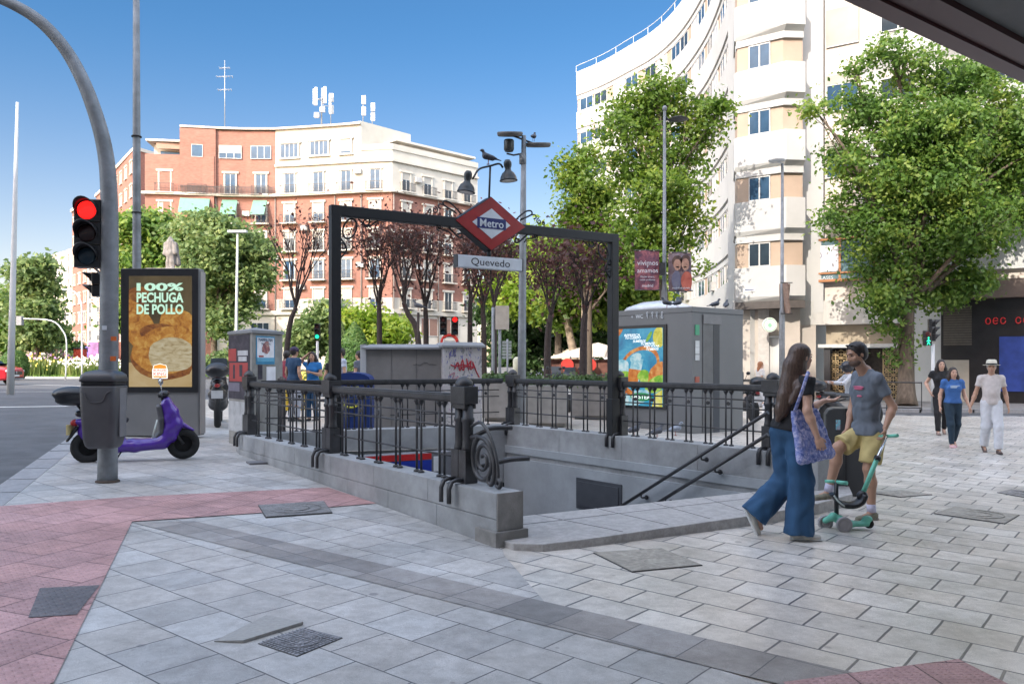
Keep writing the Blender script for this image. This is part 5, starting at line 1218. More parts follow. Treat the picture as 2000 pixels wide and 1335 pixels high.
bed('low planting beside the billboard foot on the island', X_(425, 72), 72, 2.0, 1.5, 900, fm, 3, .8)
bed('sunlit grassy planting behind the group of people', X_(640, 45), 45, 3.5, 2.5, 2600, fm[:2] + [fm[0]], 4, .8)
# ================================================================== STREET FURNITURE
galv = mat('pole_galvanised', (.27, .29, .31), .55, metal=.25, var=.14, scale=7, bump=.2, bscale=50, dirt=.3)
galv_l = mat('pole_pale', (.55, .57, .58), .5, var=.06, scale=4)
blackp = mat('black_plastic', (.018, .018, .02), .35, var=.15, scale=8)
rubber = mat('rubber', (.018, .018, .018), .85, bump=.3, bscale=80)
darkgrey = mat('dark_grey_plastic', (.075, .075, .082), .5, var=.08, scale=5, bump=.15, bscale=120, dirt=.12)
chrome = mat('chrome', (.6, .6, .62), .18, metal=.9)
kiosk_m = mat('kiosk_grey', (.145, .15, .155), .42, var=.05, scale=1.5, dirt=.1)
orange_s = mat('sticker_orange', (.75, .16, .03), .6)
UX = V((1, 0, 0)); UY = V((0, 1, 0))
# ---- traffic light pole
Yp = 9.7; pb = G(210, 941); Yp = pb.y
tp_ = thing('traffic_light_pole', pb, 'tall grey pole curving over the road at left, stained and stickered', 'pole')
pth = [pb + V((0, 0, -.02)), P(211, 800, Yp), P(213, 600, Yp), P(214, 450, Yp), P(212, 360, Yp), P(206, 300, Yp), P(192, 240, Yp), P(165, 165, Yp), P(130, 100, Yp), P(85, 48, Yp), P(35, 14, Yp), P(-30, -12, Yp), P(-120, -25, Yp)]
pth = smooth_path(pth, 4); n = len(pth)
mb = MB(); mb.tube(pth, [lerp(.112, .062, min(1, i / (n - 1) * 1.15)) for i in range(n)], 18); mb.build('mast', galv, tp_)
mb = MB(); mb.lathe([(.135, 0), (.135, .02), (.115, .03)], tuple(pb), 18); mb.build('base_ring', mat('rust', (.10, .075, .06), .9, dirt=.4), tp_)
mb = MB()
for py in (300, 372, 432): q = P(213 if py > 320 else 206, py, Yp); mb = MB(); mb.tube([q - UZ * .012, q + UZ * .012], .083, 18); mb.build('band', rubber, tp_)
for (px, py, w, h) in ((222, 661, .06, .05), (221, 700, .06, .055), (204, 640, .05, .05)):
    q = P(px, py, Yp - .108); mb = MB(); mb.box(q, (w, .012, h), M=Matrix.Rotation(.3, 3, 'Z')); mb.build('sticker', orange_s if px > 210 else whm, tp_)
# signal head
def signal(name, c, lit, label, s=1.0, rz=0.0, W_=.30, H_=.80, glow=None, group=None, hood=True):
    t = thing(name, c, label, 'traffic light', rz=rz, group=group); n = len(lit); h = H_ / n * s; w = W_ * s
    for i in range(n):
        z = (n / 2 - i - .5) * h
        mb = MB(); mb.rbox((0, 0, z), (w, .17 * s, h - .006), .02 * s); mb.build('housing', blackp, t, W=False)
        R = Matrix.Rotation(math.pi / 2, 3, 'X'); mb = MB(); r = min(w, h) * .40
        mb.lathe([(.001, .10 * s), (r * .8, .097 * s), (r, .088 * s)], (0, 0, z), 22, M=R)
        col = lit[i]
        if col == 'red': m = mat('signal_red', (.5, .01, .01), .3, emit=(1, .012, .01), estr=1.6)
        elif col == 'green': m = mat('signal_green', (.02, .4, .25), .3, emit=(.02, .9, .45), estr=1.1)
        elif col == 'off_r': m = mat('lens_off_red', (.06, .012, .012), .25)
        elif col == 'off_a': m = mat('lens_off_amber', (.035, .014, .012), .25)
        else: m = mat('lens_off_green', (.012, .03, .045), .25)
        mb.build('lens', m, t, W=False)
        if hood:
            mb = MB(); k = 14; a_ = [math.radians(-25 + 230 * j / k) for j in range(k + 1)]
            o_ = [V((math.cos(a) * r * 1.12, -.085 * s, z + math.sin(a) * r * 1.12)) for a in a_]; i_ = [V((math.cos(a) * r * 1.15, -.085 * s - (.17 * s * max(.25, math.sin(a) * .7 + .35)), z + math.sin(a) * r * 1.15)) for a in a_]
            i2 = [q + V((0, 0, .006)) * s + V((math.cos(a), 0, math.sin(a))) * .006 for q, a in zip(i_, a_)]; o2 = [q + V((math.cos(a), 0, math.sin(a))) * .006 for q, a in zip(o_, a_)]
            vs = o_ + i_ + o2 + i2; m_ = k + 1; fs = []
            for j in range(k): fs += [(j, j + 1, m_ + j + 1, m_ + j), (2 * m_ + j, 3 * m_ + j, 3 * m_ + j + 1, 2 * m_ + j + 1), (m_ + j, m_ + j + 1, 3 * m_ + j + 1, 3 * m_ + j)]
            mb.add(vs, fs, 0, True); mb.build('hood', blackp, t, W=False)
    return t
c = P(175, 457, Yp - .02); signal('traffic_light', c, ['red', 'off_a', 'off_g'], 'black three-lens traffic light showing red on the curved pole at left', 1.0, rz=.12, H_=.80)
mb = MB(); q = P(196, 470, Yp); 
for a, b in (((183, 522), (208, 545)), ((183, 522), (208, 525)), ((205, 522), (208, 548))): mb = MB(); mb.tube([P(a[0], a[1], Yp - .01), P(b[0], b[1], Yp - .01)], .014, 6); mb.build('bracket', galv_l, tp_)
c = P(190, 556, Yp + .1); signal('pedestrian_signal', c, ['off_r', 'off_g'], 'small side-on pedestrian signal low on the curved pole', .62, rz=-1.2, W_=.32, H_=.46)
# ---- litter bin strapped to pole
bt = thing('litter_bin', P(203, 870, pb.y - .27), 'dark grey plastic litter bin strapped to the pole at left', 'bin', rz=0)
c = P(203, 0, pb.y - .29); zt_b, zb_b = P(0, 722, pb.y - .3).z, P(0, 874, pb.y - .3).z; zr = P(0, 752, pb.y - .3).z
mb = MB(); k = .238; wt, wb = .245, .205
def ring(w, d, z, r=.06, n=5):
    pts = []
    for q_, (sx, sy) in enumerate(((1, 1), (-1, 1), (-1, -1), (1, -1))):
        for j in range(n + 1):
            a = math.pi / 2 * (q_ + j / n); w_ = w * .84; pts.append(V((c.x + sx * (w_ - r) + r * math.cos(a), c.y + sy * (d - r) + r * math.sin(a), z)))
    return pts
def loft(rings, mb, mi=0, sm=True, cap=True):
    n = len(rings[0]); vs = sum(rings, []); fs = []
    for i in range(len(rings) - 1):
        for j in range(n): fs.append((i * n + j, i * n + (j + 1) % n, (i + 1) * n + (j + 1) % n, (i + 1) * n + j))
    mb.add(vs, fs, mi, sm)
    if cap: mb.add(rings[0], [tuple(range(n - 1, -1, -1))], mi); mb.add(rings[-1], [tuple(range(n))], mi)
loft([ring(.17, .12, zb_b), ring(.195, .15, zb_b + .03), ring(.215, .165, zb_b + .10), ring(.235, .18, lerp(zb_b, zr, .6)), ring(.245, .185, zr - .02), ring(.238, .18, zr - .005)], mb); mb.build('body', darkgrey, bt)
mb = MB(); loft([ring(.232, .175, zr - .004), ring(.236, .178, zr + .05)], mb); mb.build('slot', blackp, bt)
mb = MB(); loft([ring(.25, .19, zr + .045), ring(.25, .19, zr + .07), ring(.235, .18, zr + .12), ring(.19, .14, zr + .155), ring(.10, .07, zt_b + .0)], mb); mb.build('lid', mat('bin_lid', (.05, .05, .055), .35, var=.06), bt)
mb = MB(); fy = c.y - .19
mb.tube(smooth_path([(c.x - .17, fy + .002, zr - .06), (c.x - .12, fy - .002, zr - .09), (c.x - .07, fy + .004, zr - .18), (c.x + .07, fy + .004, zr - .18), (c.x + .12, fy - .002, zr - .09), (c.x + .17, fy + .002, zr - .06)], 4), .006, 5); mb.build('rib', darkgrey, bt)
mb = MB(); mb.tube([V((pb.x, pb.y, (zr + zb_b) / 2)), V((c.x, c.y, (zr + zb_b) / 2))], .05, 8); mb.build('strap', blackp, bt)
mb = MB(); mb.box((c.x + .200, c.y + .03, (zr + zb_b) / 2 + .05), (.012, .16, zr - zb_b - .16)); mb.build('side_panel', mat('bin_side', (.19, .19, .2), .5), bt)

# ---- illuminated billboard
bl = G(385, 856); Yb = bl.y
x0, x1 = X_(236, Yb), X_(389, Yb); zt_ = P(0, 524, Yb).z; g0 = gz(x0, Yb)
bbt = thing('advertising_panel', V(((x0 + x1) / 2, Yb, g0)), 'tall black-framed lit advertising panel with a close-up of fried chicken', 'billboard')
mb = MB(); mb.rbox(((x0 + x1) / 2, Yb + .13, (g0 + .02 + zt_) / 2), (x1 - x0, .26, zt_ - g0 - .02), .03); mb.build('case', mat('case_grey', (.20, .205, .21), .45, var=.06, scale=2, dirt=.12), bbt)
mb = MB(); mb.box((x1 + .012, Yb + .13, (g0 + zt_) / 2), (.02, .22, zt_ - g0 - .1)); mb.build('side_panel', mat('case_side', (.34, .32, .31), .5, var=.04), bbt)
mb = MB(); zs0 = P(0, 767, Yb).z; mb.box(((x0 + x1) / 2, Yb - .012, (zs0 + zt_) / 2), (x1 - x0 - .02, .022, zt_ - zs0 - .02)); mb.build('screen_frame', blackp, bbt, bevel=.004)
sx0, sx1, sz0, sz1 = X_(253, Yb), X_(376, Yb), P(0, 755, Yb).z, P(0, 539, Yb).z; SW, SH = sx1 - sx0, sz1 - sz0; so_ = V((sx0, Yb - .024, sz0))
def nscreen(name, c1, c2, c3, scale, stretch=(1, 1, 1), s=.55, rough=.2):
    m = bpy.data.materials.new(name); m.use_nodes = True; nt = m.node_tree; N = nt.nodes; L = nt.links; b = N['Principled BSDF']
    tc = N.new('ShaderNodeTexCoord'); mp = N.new('ShaderNodeMapping'); mp.inputs['Scale'].default_value = stretch; nz = N.new('ShaderNodeTexNoise'); nz.inputs['Scale'].default_value = scale; nz.inputs['Detail'].default_value = 7; nz.inputs['Roughness'].default_value = .62; nz.inputs['Distortion'].default_value = .6
    L.new(tc.outputs['Object'], mp.inputs[0]); L.new(mp.outputs[0], nz.inputs['Vector']); cr = N.new('ShaderNodeValToRGB'); e = cr.color_ramp.elements
    e[0].position = .32; e[1].position = .7; e[0].color = (*c1, 1); e[1].color = (*c3, 1); e.new(.5).color = (*c2, 1); L.new(nz.outputs['Fac'], cr.inputs['Fac'])
    b.inputs['Base Color'].default_value = (.02, .02, .02, 1); b.inputs['Roughness'].default_value = rough; L.new(cr.outputs['Color'], b.inputs['Emission Color']); b.inputs['Emission Strength'].default_value = s * .37
    return m
def poly_on(pts, o, m, name, par, lay, W_=SW, H_=SH, ux=UX):
    mb = MB(); mb.plate([(p[0] * W_, p[1] * H_) for p in pts], o + V((0, -.0012 * lay, 0)), ux, UZ, .001); return mb.build(name, m, par)
def ellp(cx, cy, rx, ry, rot=0, n=26, wob=0, seed=0, clip=True):
    rs = random.Random(seed); ph = [rs.uniform(0, 6) for _ in range(3)]; out = []
    for i in range(n):
        a = 6.283 * i / n; k = 1 + wob * (math.sin(3 * a + ph[0]) + .6 * math.sin(5 * a + ph[1]) + .4 * math.sin(9 * a + ph[2]))
        x, y = math.cos(a) * rx * k, math.sin(a) * ry * k; px_, py_ = cx + x * math.cos(rot) - y * math.sin(rot), cy + x * math.sin(rot) + y * math.cos(rot)
        if clip: px_, py_ = min(1, max(0, px_)), min(1, max(0, py_))
        out.append((px_, py_))
    return out
ad_bg = nscreen('ad_brown', (.07, .048, .018), (.14, .10, .04), (.21, .15, .065), 1.2); crust = nscreen('ad_crust', (.30, .09, .012), (.60, .25, .035), (.85, .50, .12), 9, s=.6); crust_d = nscreen('ad_crust_dark', (.15, .035, .01), (.35, .12, .02), (.55, .26, .06), 7)
meat = nscreen('ad_meat', (.45, .33, .16), (.72, .60, .36), (.88, .80, .58), 6, (1, 1, 3)); table_ = nscreen('ad_table', (.60, .40, .16), (.72, .52, .25), (.80, .62, .34), 2)
for lay, (pts, m, nm) in enumerate([([(0, 0), (1, 0), (1, 1), (0, 1)], ad_bg, 'picture'), ([(0, 0), (1, 0), (1, .17), (0, .22)], table_, 'picture'), (ellp(.10, .80, .22, .10, .2, wob=.04, seed=1), crust_d, 'picture'), (ellp(.12, .56, .34, .19, -.5, wob=.03, seed=2), crust, 'picture'), (ellp(.82, .56, .34, .14, -.15, wob=.03, seed=3), crust, 'picture'), (ellp(.50, .49, .34, .08, .0, wob=.03, seed=4), crust_d, 'picture'), (ellp(.62, .30, .58, .24, .05, wob=.02, seed=5), crust_d, 'picture'), (ellp(.60, .33, .54, .215, .05, wob=.025, seed=6), crust, 'picture'), (ellp(.70, .29, .40, .155, .0, wob=.035, seed=7), meat, 'picture')]):
    poly_on(pts, so_, m, nm, bbt, lay)
mint = mat('ad_mint_letters', (.3, .3, .3), .4, emit=(.42, .74, .52), estr=.72)
lo_ = so_ + V((0, -.016, 0))
text('100%', 'lettering', mint, bbt, lo_ + V((SW * .5, 0, SH * .90)), UX, 1, width=SW * .74, height=SH * .072, bold=.035)
text('PECHUGA', 'lettering', mint, bbt, lo_ + V((SW * .5, 0, SH * .805)), UX, 1, width=SW * .74, height=SH * .092, bold=.03)
text('DE POLLO', 'lettering', mint, bbt, lo_ + V((SW * .5, 0, SH * .70)), UX, 1, width=SW * .74, height=SH * .092, bold=.03)
bor = mat('ad_bun', (.3, .1, .02), .4, emit=(.95, .30, .03), estr=.8); wht = mat('ad_white', (.3, .3, .3), .4, emit=(.95, .9, .8), estr=.9); redt = mat('ad_red', (.2, .02, .02), .4, emit=(.75, .03, .02), estr=.8)
lc = (.50, .13)
def rr_(cx, cy, w, h, r=.03): return ellp(cx, cy, w, h, n=24)
poly_on([(lc[0] - .12, .075), (lc[0] + .12, .075), (lc[0] + .125, .15), (lc[0] + .10, .195), (lc[0], .212), (lc[0] - .10, .195), (lc[0] - .125, .15)], so_, wht, 'logo', bbt, 14)
poly_on([(lc[0] - .105, .165), (lc[0] + .105, .165), (lc[0] + .09, .192), (lc[0], .205), (lc[0] - .09, .192)], so_, bor, 'logo', bbt, 15); poly_on([(lc[0] - .10, .085), (lc[0] + .10, .085), (lc[0] + .11, .098), (lc[0] - .11, .098)], so_, bor, 'logo', bbt, 15)
text('BURGER', 'lettering', redt, bbt, so_ + V((SW * lc[0], -.021, SH * .150)), UX, 1, width=SW * .20, height=SH * .020); text('KING', 'lettering', redt, bbt, so_ + V((SW * lc[0], -.021, SH * .118)), UX, 1, width=SW * .20, height=SH * .030)

# ---- tall poles
def pole(name, label, base, top, r0, r1, m=galv, bands=0, cat='pole'):
    t = thing(name, base, label, cat); mb = MB(); mb.tube([base, lerp(base, top, .33), lerp(base, top, .66), top], [r0, lerp(r0, r1, .33), lerp(r0, r1, .66), r1], 14); mb.build('mast', m, t)
    for i in range(bands): q = lerp(base, top, .3 + .5 * i / max(1, bands)); mb = MB(); mb.tube([q - UZ * .012, q + UZ * .012], r0 * 1.03, 14); mb.build('band', rubber, t)
    return t
pole('lamp_post', 'straight grey pole rising behind the advertising panel', GY(268, 16.5), P(266, -60, 16.5), .095, .06, galv, 3)
pole('lamp_post', 'very tall pale tapered pole at the far left', GY(20, 30), P(34, 200, 30), .13, .05, galv_l)
t = pole('lamp_post', 'thin white pole with a flat double lamp beside the olive green tree', GY(460, 44), P(464, 455, 44), .10, .05, galv_l); mb = MB(); q = P(464, 452, 44); mb.box(q, (1.0, .3, .12)); mb.build('lamp_head', galv_l, t)
# centre pole with disc lamps and camera
Yc = 16.2; cb = GY(1018, Yc)
t = thing('lamp_post', cb, 'grey pole with two round disc lamps and a camera box behind the metro sign', 'street lamp')
mb = MB(); top = P(1023, 265, Yc); mb.tube([cb, lerp(cb, top, .3), lerp(cb, top, .6), top], [.085, .08, .07, .045], 16); mb.build('mast', galv, t)
for px, py, s in ((996, 263, 1), (1051, 284, -1)):
    q = P(px, py, Yc - .1 * s); mb = MB(); mb.lathe([(.001, .03), (.12, .03), (.20, .045), (.245, .05), (.255, .03), (.245, -.02), (.22, -.035), (.21, -.02), (.001, -.015)], tuple(q), 26, M=Matrix.Rotation(.22, 3, 'X')); mb.build('lamp_disc', mat('disc_grey', (.10, .095, .09), .5), t)
    mb = MB(); mb.tube([q, P(1023, 273, Yc)], .02, 7); mb.build('arm', iron, t)
mb = MB(); q = P(994, 286, Yc - .1); mb.lathe([(.001, .13), (.09, .13), (.10, .11), (.10, -.06), (.08, -.10), (.001, -.115)], tuple(q), 14); mb.build('camera_housing', mat('camera_black', (.03, .035, .035), .4), t)
mb = MB(); mb.tube([P(990, 300, Yc - .1), P(1003, 303, Yc), P(1020, 300, Yc)], .018, 7); mb.build('arm', iron, t)
mb = MB(); mb.tube([P(1021, 300, Yc), P(1021, 320, Yc)], .07, 14); mb.build('collar', galv, t)
# lamp with banners on the right
def banner_lamp(px, pyt, Y, label, r0, head):
    b = GY(px, Y); t = thing('lamp_post', b, label, 'street lamp'); mb = MB(); top = P(px + 1, pyt, Y); mb.tube([b, lerp(b, top, .4), lerp(b, top, .42), top], [r0, r0 * .9, r0 * .62, r0 * .45], 12); mb.build('mast', galv, t); return t, top
t, top = banner_lamp(1297, 212, 24, 'grey lamp post with a paddle lamp and two banners above the toilet kiosk', .095, None)
mb = MB(); mb.ell(tuple(top), (.07, .07, .09)); mb.build('finial', galv, t)
a = P(1299, 228, 24); mb = MB(); mb.tube(smooth_path([a, a + V((.12, 0, .0)) - UZ * .10, a + V((.3, 0, -.08))], 4), .035, 8); mb.lathe([(.001, .05), (.2, .045), (.30, .0), (.22, -.035), (.001, -.05)], tuple(P(1325, 233, 24)), 18); mb.build('lamp_head', iron, t)
t2_, top2 = banner_lamp(1527, 320, 27, 'slimmer lamp post with a folded faded banner before the corner tower', .10, None)
mb = MB(); mb.lathe([(.001, .05), (.15, .045), (.28, .02), (.25, -.02), (.001, -.03)], tuple(P(1517, 314, 27)), 18); mb.tube([top2, P(1517, 314, 27)], .025, 6); mb.build('lamp_head', galv_l, t2_)
ban1 = nscreen('x', (0, 0, 0), (0, 0, 0), (0, 0, 0), 1)
def pm(name, c1, c2, c3, scale, rough=.7, stretch=(1, 1, 1)):
    m = nscreen(name, c1, c2, c3, scale, stretch, 0, rough); nt = m.node_tree; b = nt.nodes['Principled BSDF']; l = b.inputs['Emission Color'].links[0].from_socket; nt.links.new(l, b.inputs['Base Color']); return m
def banner(px0, py0, px1, py1, Y, label, m, fold=0):
    a = P(px0, py0, Y); b = P(px1, py1, Y); t = thing('banner', P(px0, py1, Y), label, 'banner'); W_, H_ = b.x - a.x, a.z - b.z
    mb = MB(); nx, nz_ = 10, 6; vs = []
    for s in (0, 1):
        for i in range(nx + 1):
            for j in range(nz_ + 1): vs.append(V((a.x + W_ * i / nx, Y + .05 * math.sin(i * .7 + j * .3) * (1 + fold * 3) + s * .012, b.z + H_ * j / nz_)))
    M_ = (nx + 1) * (nz_ + 1); fs = []
    for i in range(nx):
        for j in range(nz_): k = i * (nz_ + 1) + j; fs += [(k, k + nz_ + 1, k + nz_ + 2, k + 1), (M_ + k, M_ + k + 1, M_ + k + nz_ + 2, M_ + k + nz_ + 1)]
    mb.add(vs, fs, 0, True); mb.build('cloth', m, t)
    for z in (a.z + .02, b.z - .0): mb = MB(); mb.tube([V((a.x - .03, Y, z)), V((b.x + .03, Y, z))], .015, 6); mb.build('rod', iron, t)
    return t, a, b
bt1, a, b = banner(1240, 490, 1288, 566, 23.8, 'dark pink banner reading vivimos amamos left of the lamp post', pm('banner_floral', (.05, .03, .06), (.20, .07, .10), (.45, .16, .16), 5))
q = V(((a.x + b.x) / 2, 23.7, 0))
for tx, py, w in (('vivimos', 514, .60), ('y', 521, .05), ('amamos', 530, .60), ('Mucho dinero,', 541, .45), ('menos problemas.', 547, .5), ('PLAZA NUEVA'[:0] + 'madrid', 558, .35)):
    text(tx, 'lettering', whm, bt1, V((q.x, 23.72, P(0, py, 23.8).z)), UX, 1, width=w * (.9 if w < .6 else 1), th=.004)
bt2, a, b = banner(1306, 494, 1351, 568, 23.8, 'faded banner with two smiling faces right of the lamp post', pm('banner_photo', (.10, .06, .08), (.22, .16, .18), (.30, .30, .36), 3))
fm_ = pm('banner_face', (.30, .16, .12), (.40, .23, .17), (.46, .28, .2), 6)
hm_ = pm('banner_hair', (.05, .03, .03), (.10, .06, .05), (.16, .1, .08), 8)
for cx, cz in ((.34, .76), (.70, .77)): poly_on(ellp(cx, cz, .22, .17, wob=.05), V((a.x, 23.715, b.z)), hm_, 'picture', bt2, 0, b.x - a.x, a.z - b.z)
for cx, cz, rx, rz_, m in ((.34, .68, .16, .15, fm_), (.69, .69, .165, .16, fm_), (.36, .62, .07, .018, whm), (.68, .62, .07, .02, whm), (.75, .25, .24, .26, pm('banner_coat', (.3, .06, .04), (.4, .1, .07), (.5, .15, .1), 4)), (.30, .27, .20, .26, pm('banner_coat2', (.07, .07, .12), (.12, .12, .18), (.15, .16, .2), 4))):
    poly_on(ellp(cx, cz, rx, rz_, wob=.03), V((a.x, 23.70, b.z)), m, 'picture', bt2, 1, b.x - a.x, a.z - b.z)
text('madrid te abraza', 'lettering', whm, bt2, V(((a.x + b.x) / 2, 23.69, b.z + .08)), UX, 1, width=.5, th=.003)
banner(1526, 553, 1546, 612, 26.9, 'brown folded banner hanging on the slimmer lamp post', pm('banner_brown', (.15, .10, .07), (.25, .17, .13), (.35, .26, .2), 4), fold=1)
mb = MB(); mb.box(P(1293, 525, 23.8), (.16, .15, .35)); mb.build('junction_box', iron, t)

# ---- toilet kiosk
Kc = G(1362, 838); K0 = G(1203, 815)
kd1 = V((P(1207, 0, 1).x * 1.0, 1)); 
Ka = V((X_(1195, 19.4), 19.4)); Kb = V((X_(1352, 17.6), 17.6)); kx = (Kb - Ka).normalized(); ky = V((-kx.y, kx.x)); Kw = (Kb - Ka).length
# right-hand face runs back from Kb to px 1451
kk_ = (1451 - 1000) / F; tt = (kk_ * Kb.y - Kb.x) / (ky.x - kk_ * ky.y); Kd = min(3.2, max(1.5, tt)) 
kt = thing('toilet_kiosk', V((Kb.x, Kb.y, gz(*Kb))), 'grey metal public toilet kiosk with a bright blue drinks poster', 'kiosk')
Kc4 = [Ka, Kb, Kb + ky * Kd, Ka + ky * Kd]; zk0 = gz(Kb.x, Kb.y) - .1; zk1 = P(0, 600, 17.9).z
mb = MB(); mb.prism([(p.x, p.y) for p in Kc4], zk0, zk1 - .12); mb.build('body', kiosk_m, kt, bevel=.01)
mb = MB(); mb.prism([((p - (Ka + Kb + Kc4[2] + Kc4[3]) / 4) * 1.012 + (Ka + Kb + Kc4[2] + Kc4[3]) / 4)[:] for p in Kc4], zk1 - .118, zk1); mb.build('roof_edge', kiosk_m, kt, bevel=.01)
mb = MB(); cc = (Ka + Kb + Kc4[2] + Kc4[3]) / 4; mb.lathe([(.9, 0), (.8, .10), (.45, .22), (.001, .27)], (X_(1290, 19.5), 19.5, zk1), 24); mb.build('dome', mat('dome_clear', (.6, .63, .66), .2), kt)
k3 = V((kx.x, kx.y, 0)); kn3 = V((kx.y, -kx.x, 0)); ky3 = V((ky.x, ky.y, 0)); ks3 = k3
def kf(u, z): return V((Ka.x, Ka.y, z)) + k3 * u
def kpx(px): k = (px - 1000) / F; return (k * Ka.y - Ka.x) / (kx.x - k * kx.y)
u0, u1 = kpx(1205), kpx(1303); kz = lambda py, px: CH - (py - HZ) / F * (Ka.y + kx.y * kpx(px))
z0_, z1_ = kz(797, 1255), kz(635, 1255)
mb = MB(); mb.plate([(u0, z0_), (u1, z0_), (u1, z1_), (u0, z1_)], V((Ka.x, Ka.y, 0)) + kn3 * .002, k3, UZ, .03); mb.build('poster_frame', blackp, kt, bevel=.004)
pu0, pu1, pz0, pz1 = u0 + .03, kpx(1297), z0_ + .06, z1_ - .07; PW, PH = pu1 - pu0, pz1 - pz0; po = V((Ka.x, Ka.y, 0)) + k3 * pu0 + UZ * pz0 + kn3 * .034
def kpoly(pts, m, lay): mb = MB(); mb.plate([(p[0] * PW, p[1] * PH) for p in pts], po + kn3 * (.0015 * lay), k3, UZ, .0012); return mb.build('picture', m, kt)
pb1 = nscreen('poster_blue', (.01, .16, .36), (.02, .33, .58), (.12, .55, .75), 2.5, s=.75); amber = nscreen('poster_tea', (.42, .08, .01), (.70, .22, .03), (.90, .52, .18), 6, s=.75); ice = nscreen('poster_ice', (.10, .45, .62), (.45, .75, .85), (.85, .95, .98), 6, s=.75); lim = nscreen('poster_leaf', (.05, .28, .02), (.30, .60, .04), (.75, .85, .25), 5, s=.75); yel = nscreen('poster_lemon', (.5, .5, .03), (.8, .75, .1), (.95, .92, .5), 5, s=.75)
kpoly([(0, 0), (1, 0), (1, 1), (0, 1)], pb1, 0)
L_ = 1
for pts, m in ((ellp(.50, .52, .44, .24, .2, wob=.01), amber), (ellp(.50, .51, .38, .20, .2), pb1), (ellp(.06, .22, .18, .16, .6, wob=.05), amber), (ellp(.12, .48, .16, .12, 0, wob=.06), ice), (ellp(.88, .40, .22, .14, .5, wob=.06), amber), (ellp(.85, .28, .22, .10, .3, wob=.06), lim), (ellp(.16, .36, .18, .09, 0, wob=.08), lim), ([(.26, .24), (.46, .22), (.60, .60), (.34, .64)], ice), ([(.24, .26), (.45, .24), (.54, .46), (.28, .48)], amber), (ellp(.43, .62, .13, .06, .2), ice), (ellp(.60, .38, .12, .09, 0, wob=.08), lim), (ellp(.93, .88, .13, .13, 0), yel), (ellp(.72, .89, .09, .03, .8), lim), (ellp(.05, .95, .12, .04, .6), amber), (ellp(.35, .08, .40, .10, .2, wob=.04), ice), ([(.78, .0), (1, 0), (1, .22), (.86, .16)], yel), (ellp(.30, .17, .22, .04, -.4), amber)):
    kpoly(pts, m, L_); L_ += 1
wq = mat('poster_white_text', (.3, .3, .3), .4, emit=(.85, .93, .95), estr=.8)
for tx, cx, cz, w in (('REFRESCA', .36, .915, .34), ('TU CUERPO', .38, .88, .34), ('SUMERGE', .52, .835, .28), ('TU MENTE', .70, .80, .30), ('DEJA VOLAR', .78, .765, .32), ('TU MENTE', .80, .73, .26)):
    text(tx, 'lettering', wq, kt, po + k3 * (cx * PW) + UZ * (cz * PH) + kn3 * .03, k3, 1, width=w * PW, height=.032 * PH, shear=.2, bold=.01)
mb = MB(); mb.plate([(p[0] * PW, p[1] * PH) for p in ellp(.56, .115, .24, .055, n=24)], po + kn3 * .030, k3, UZ, .002); mb.build('logo', nscreen('logo_green', (.02, .22, .08), (.03, .30, .10), (.05, .4, .15), 3, s=.7), kt)
text('NESTEA', 'lettering', wq, kt, po + k3 * (.56 * PW) + UZ * (.115 * PH) + kn3 * .034, k3, 1, width=.40 * PW, height=.05 * PH, bold=.01)
text('+  WC', 'lettering', whm, kt, kf(kpx(1245), kz(618, 1245)) + kn3 * .012, k3, 1, width=.36, th=.003)
def icon(u, z, kind):
    mb = MB(); o = kf(u, z) + kn3 * .014
    mb.tube([o + k3 * .022 * math.cos(a) + UZ * (.055 + .022 * math.sin(a)) for a in arc(9, 0, 6.283)], .008, 4); mb.tube([o + UZ * .03, o - UZ * .03], .010, 4); mb.tube([o - UZ * .03, o - UZ * .07 + k3 * .02], .008, 4); mb.tube([o - k3 * .03, o + k3 * .03], .006, 4)
    if kind: mb.tube([o - UZ * .03 + k3 * .03 * math.cos(a) + UZ * .03 * math.sin(a) for a in arc(9, 2.5, 6.8)], .007, 4)
    mb.build('pictogram', whm, kt)
for i, px in enumerate((1265, 1275, 1284, 1294)): icon(kpx(px), kz(616, px), i == 3)
# door recess on the right face
def sf(v_, z): return V((Kb.x, Kb.y, z)) + ky3 * v_ + k3 * .002
def vpx(px): k = (px - 1000) / F; return (k * Kb.y - Kb.x) / (ky.x - k * ky.y)
v0, v1 = vpx(1372), vpx(1404); zt2 = CH + (707 - 636) / F * 18.6
mb = MB(); mb.plate([(v0, -.1), (v1, -.1), (v1, zt2), (v0, zt2)], V((Kb.x, Kb.y, 0)) + k3 * .003, ky3, UZ, .012); mb.build('door', mat('kiosk_door', (.10, .105, .11), .35), kt)
mb = MB(); mb.plate([(v1 - .22, -.1), (v1, -.1), (v1, zt2), (v1 - .22, zt2)], V((Kb.x, Kb.y, 0)) + k3 * .016, ky3, UZ, .004); mb.build('door_gap', mat('door_gap', (.02, .03, .045), .3), kt)
mb = MB(); mb.plate([(v0, zt2 + .01), (v1 + .06, zt2 + .01), (v1 + .06, zk1 - .16), (v0, zk1 - .16)], V((Kb.x, Kb.y, 0)) + k3 * .003, ky3, UZ, .03); mb.build('header', mat('kiosk_header', (.16, .16, .165), .4), kt)
vp = vpx(1361)
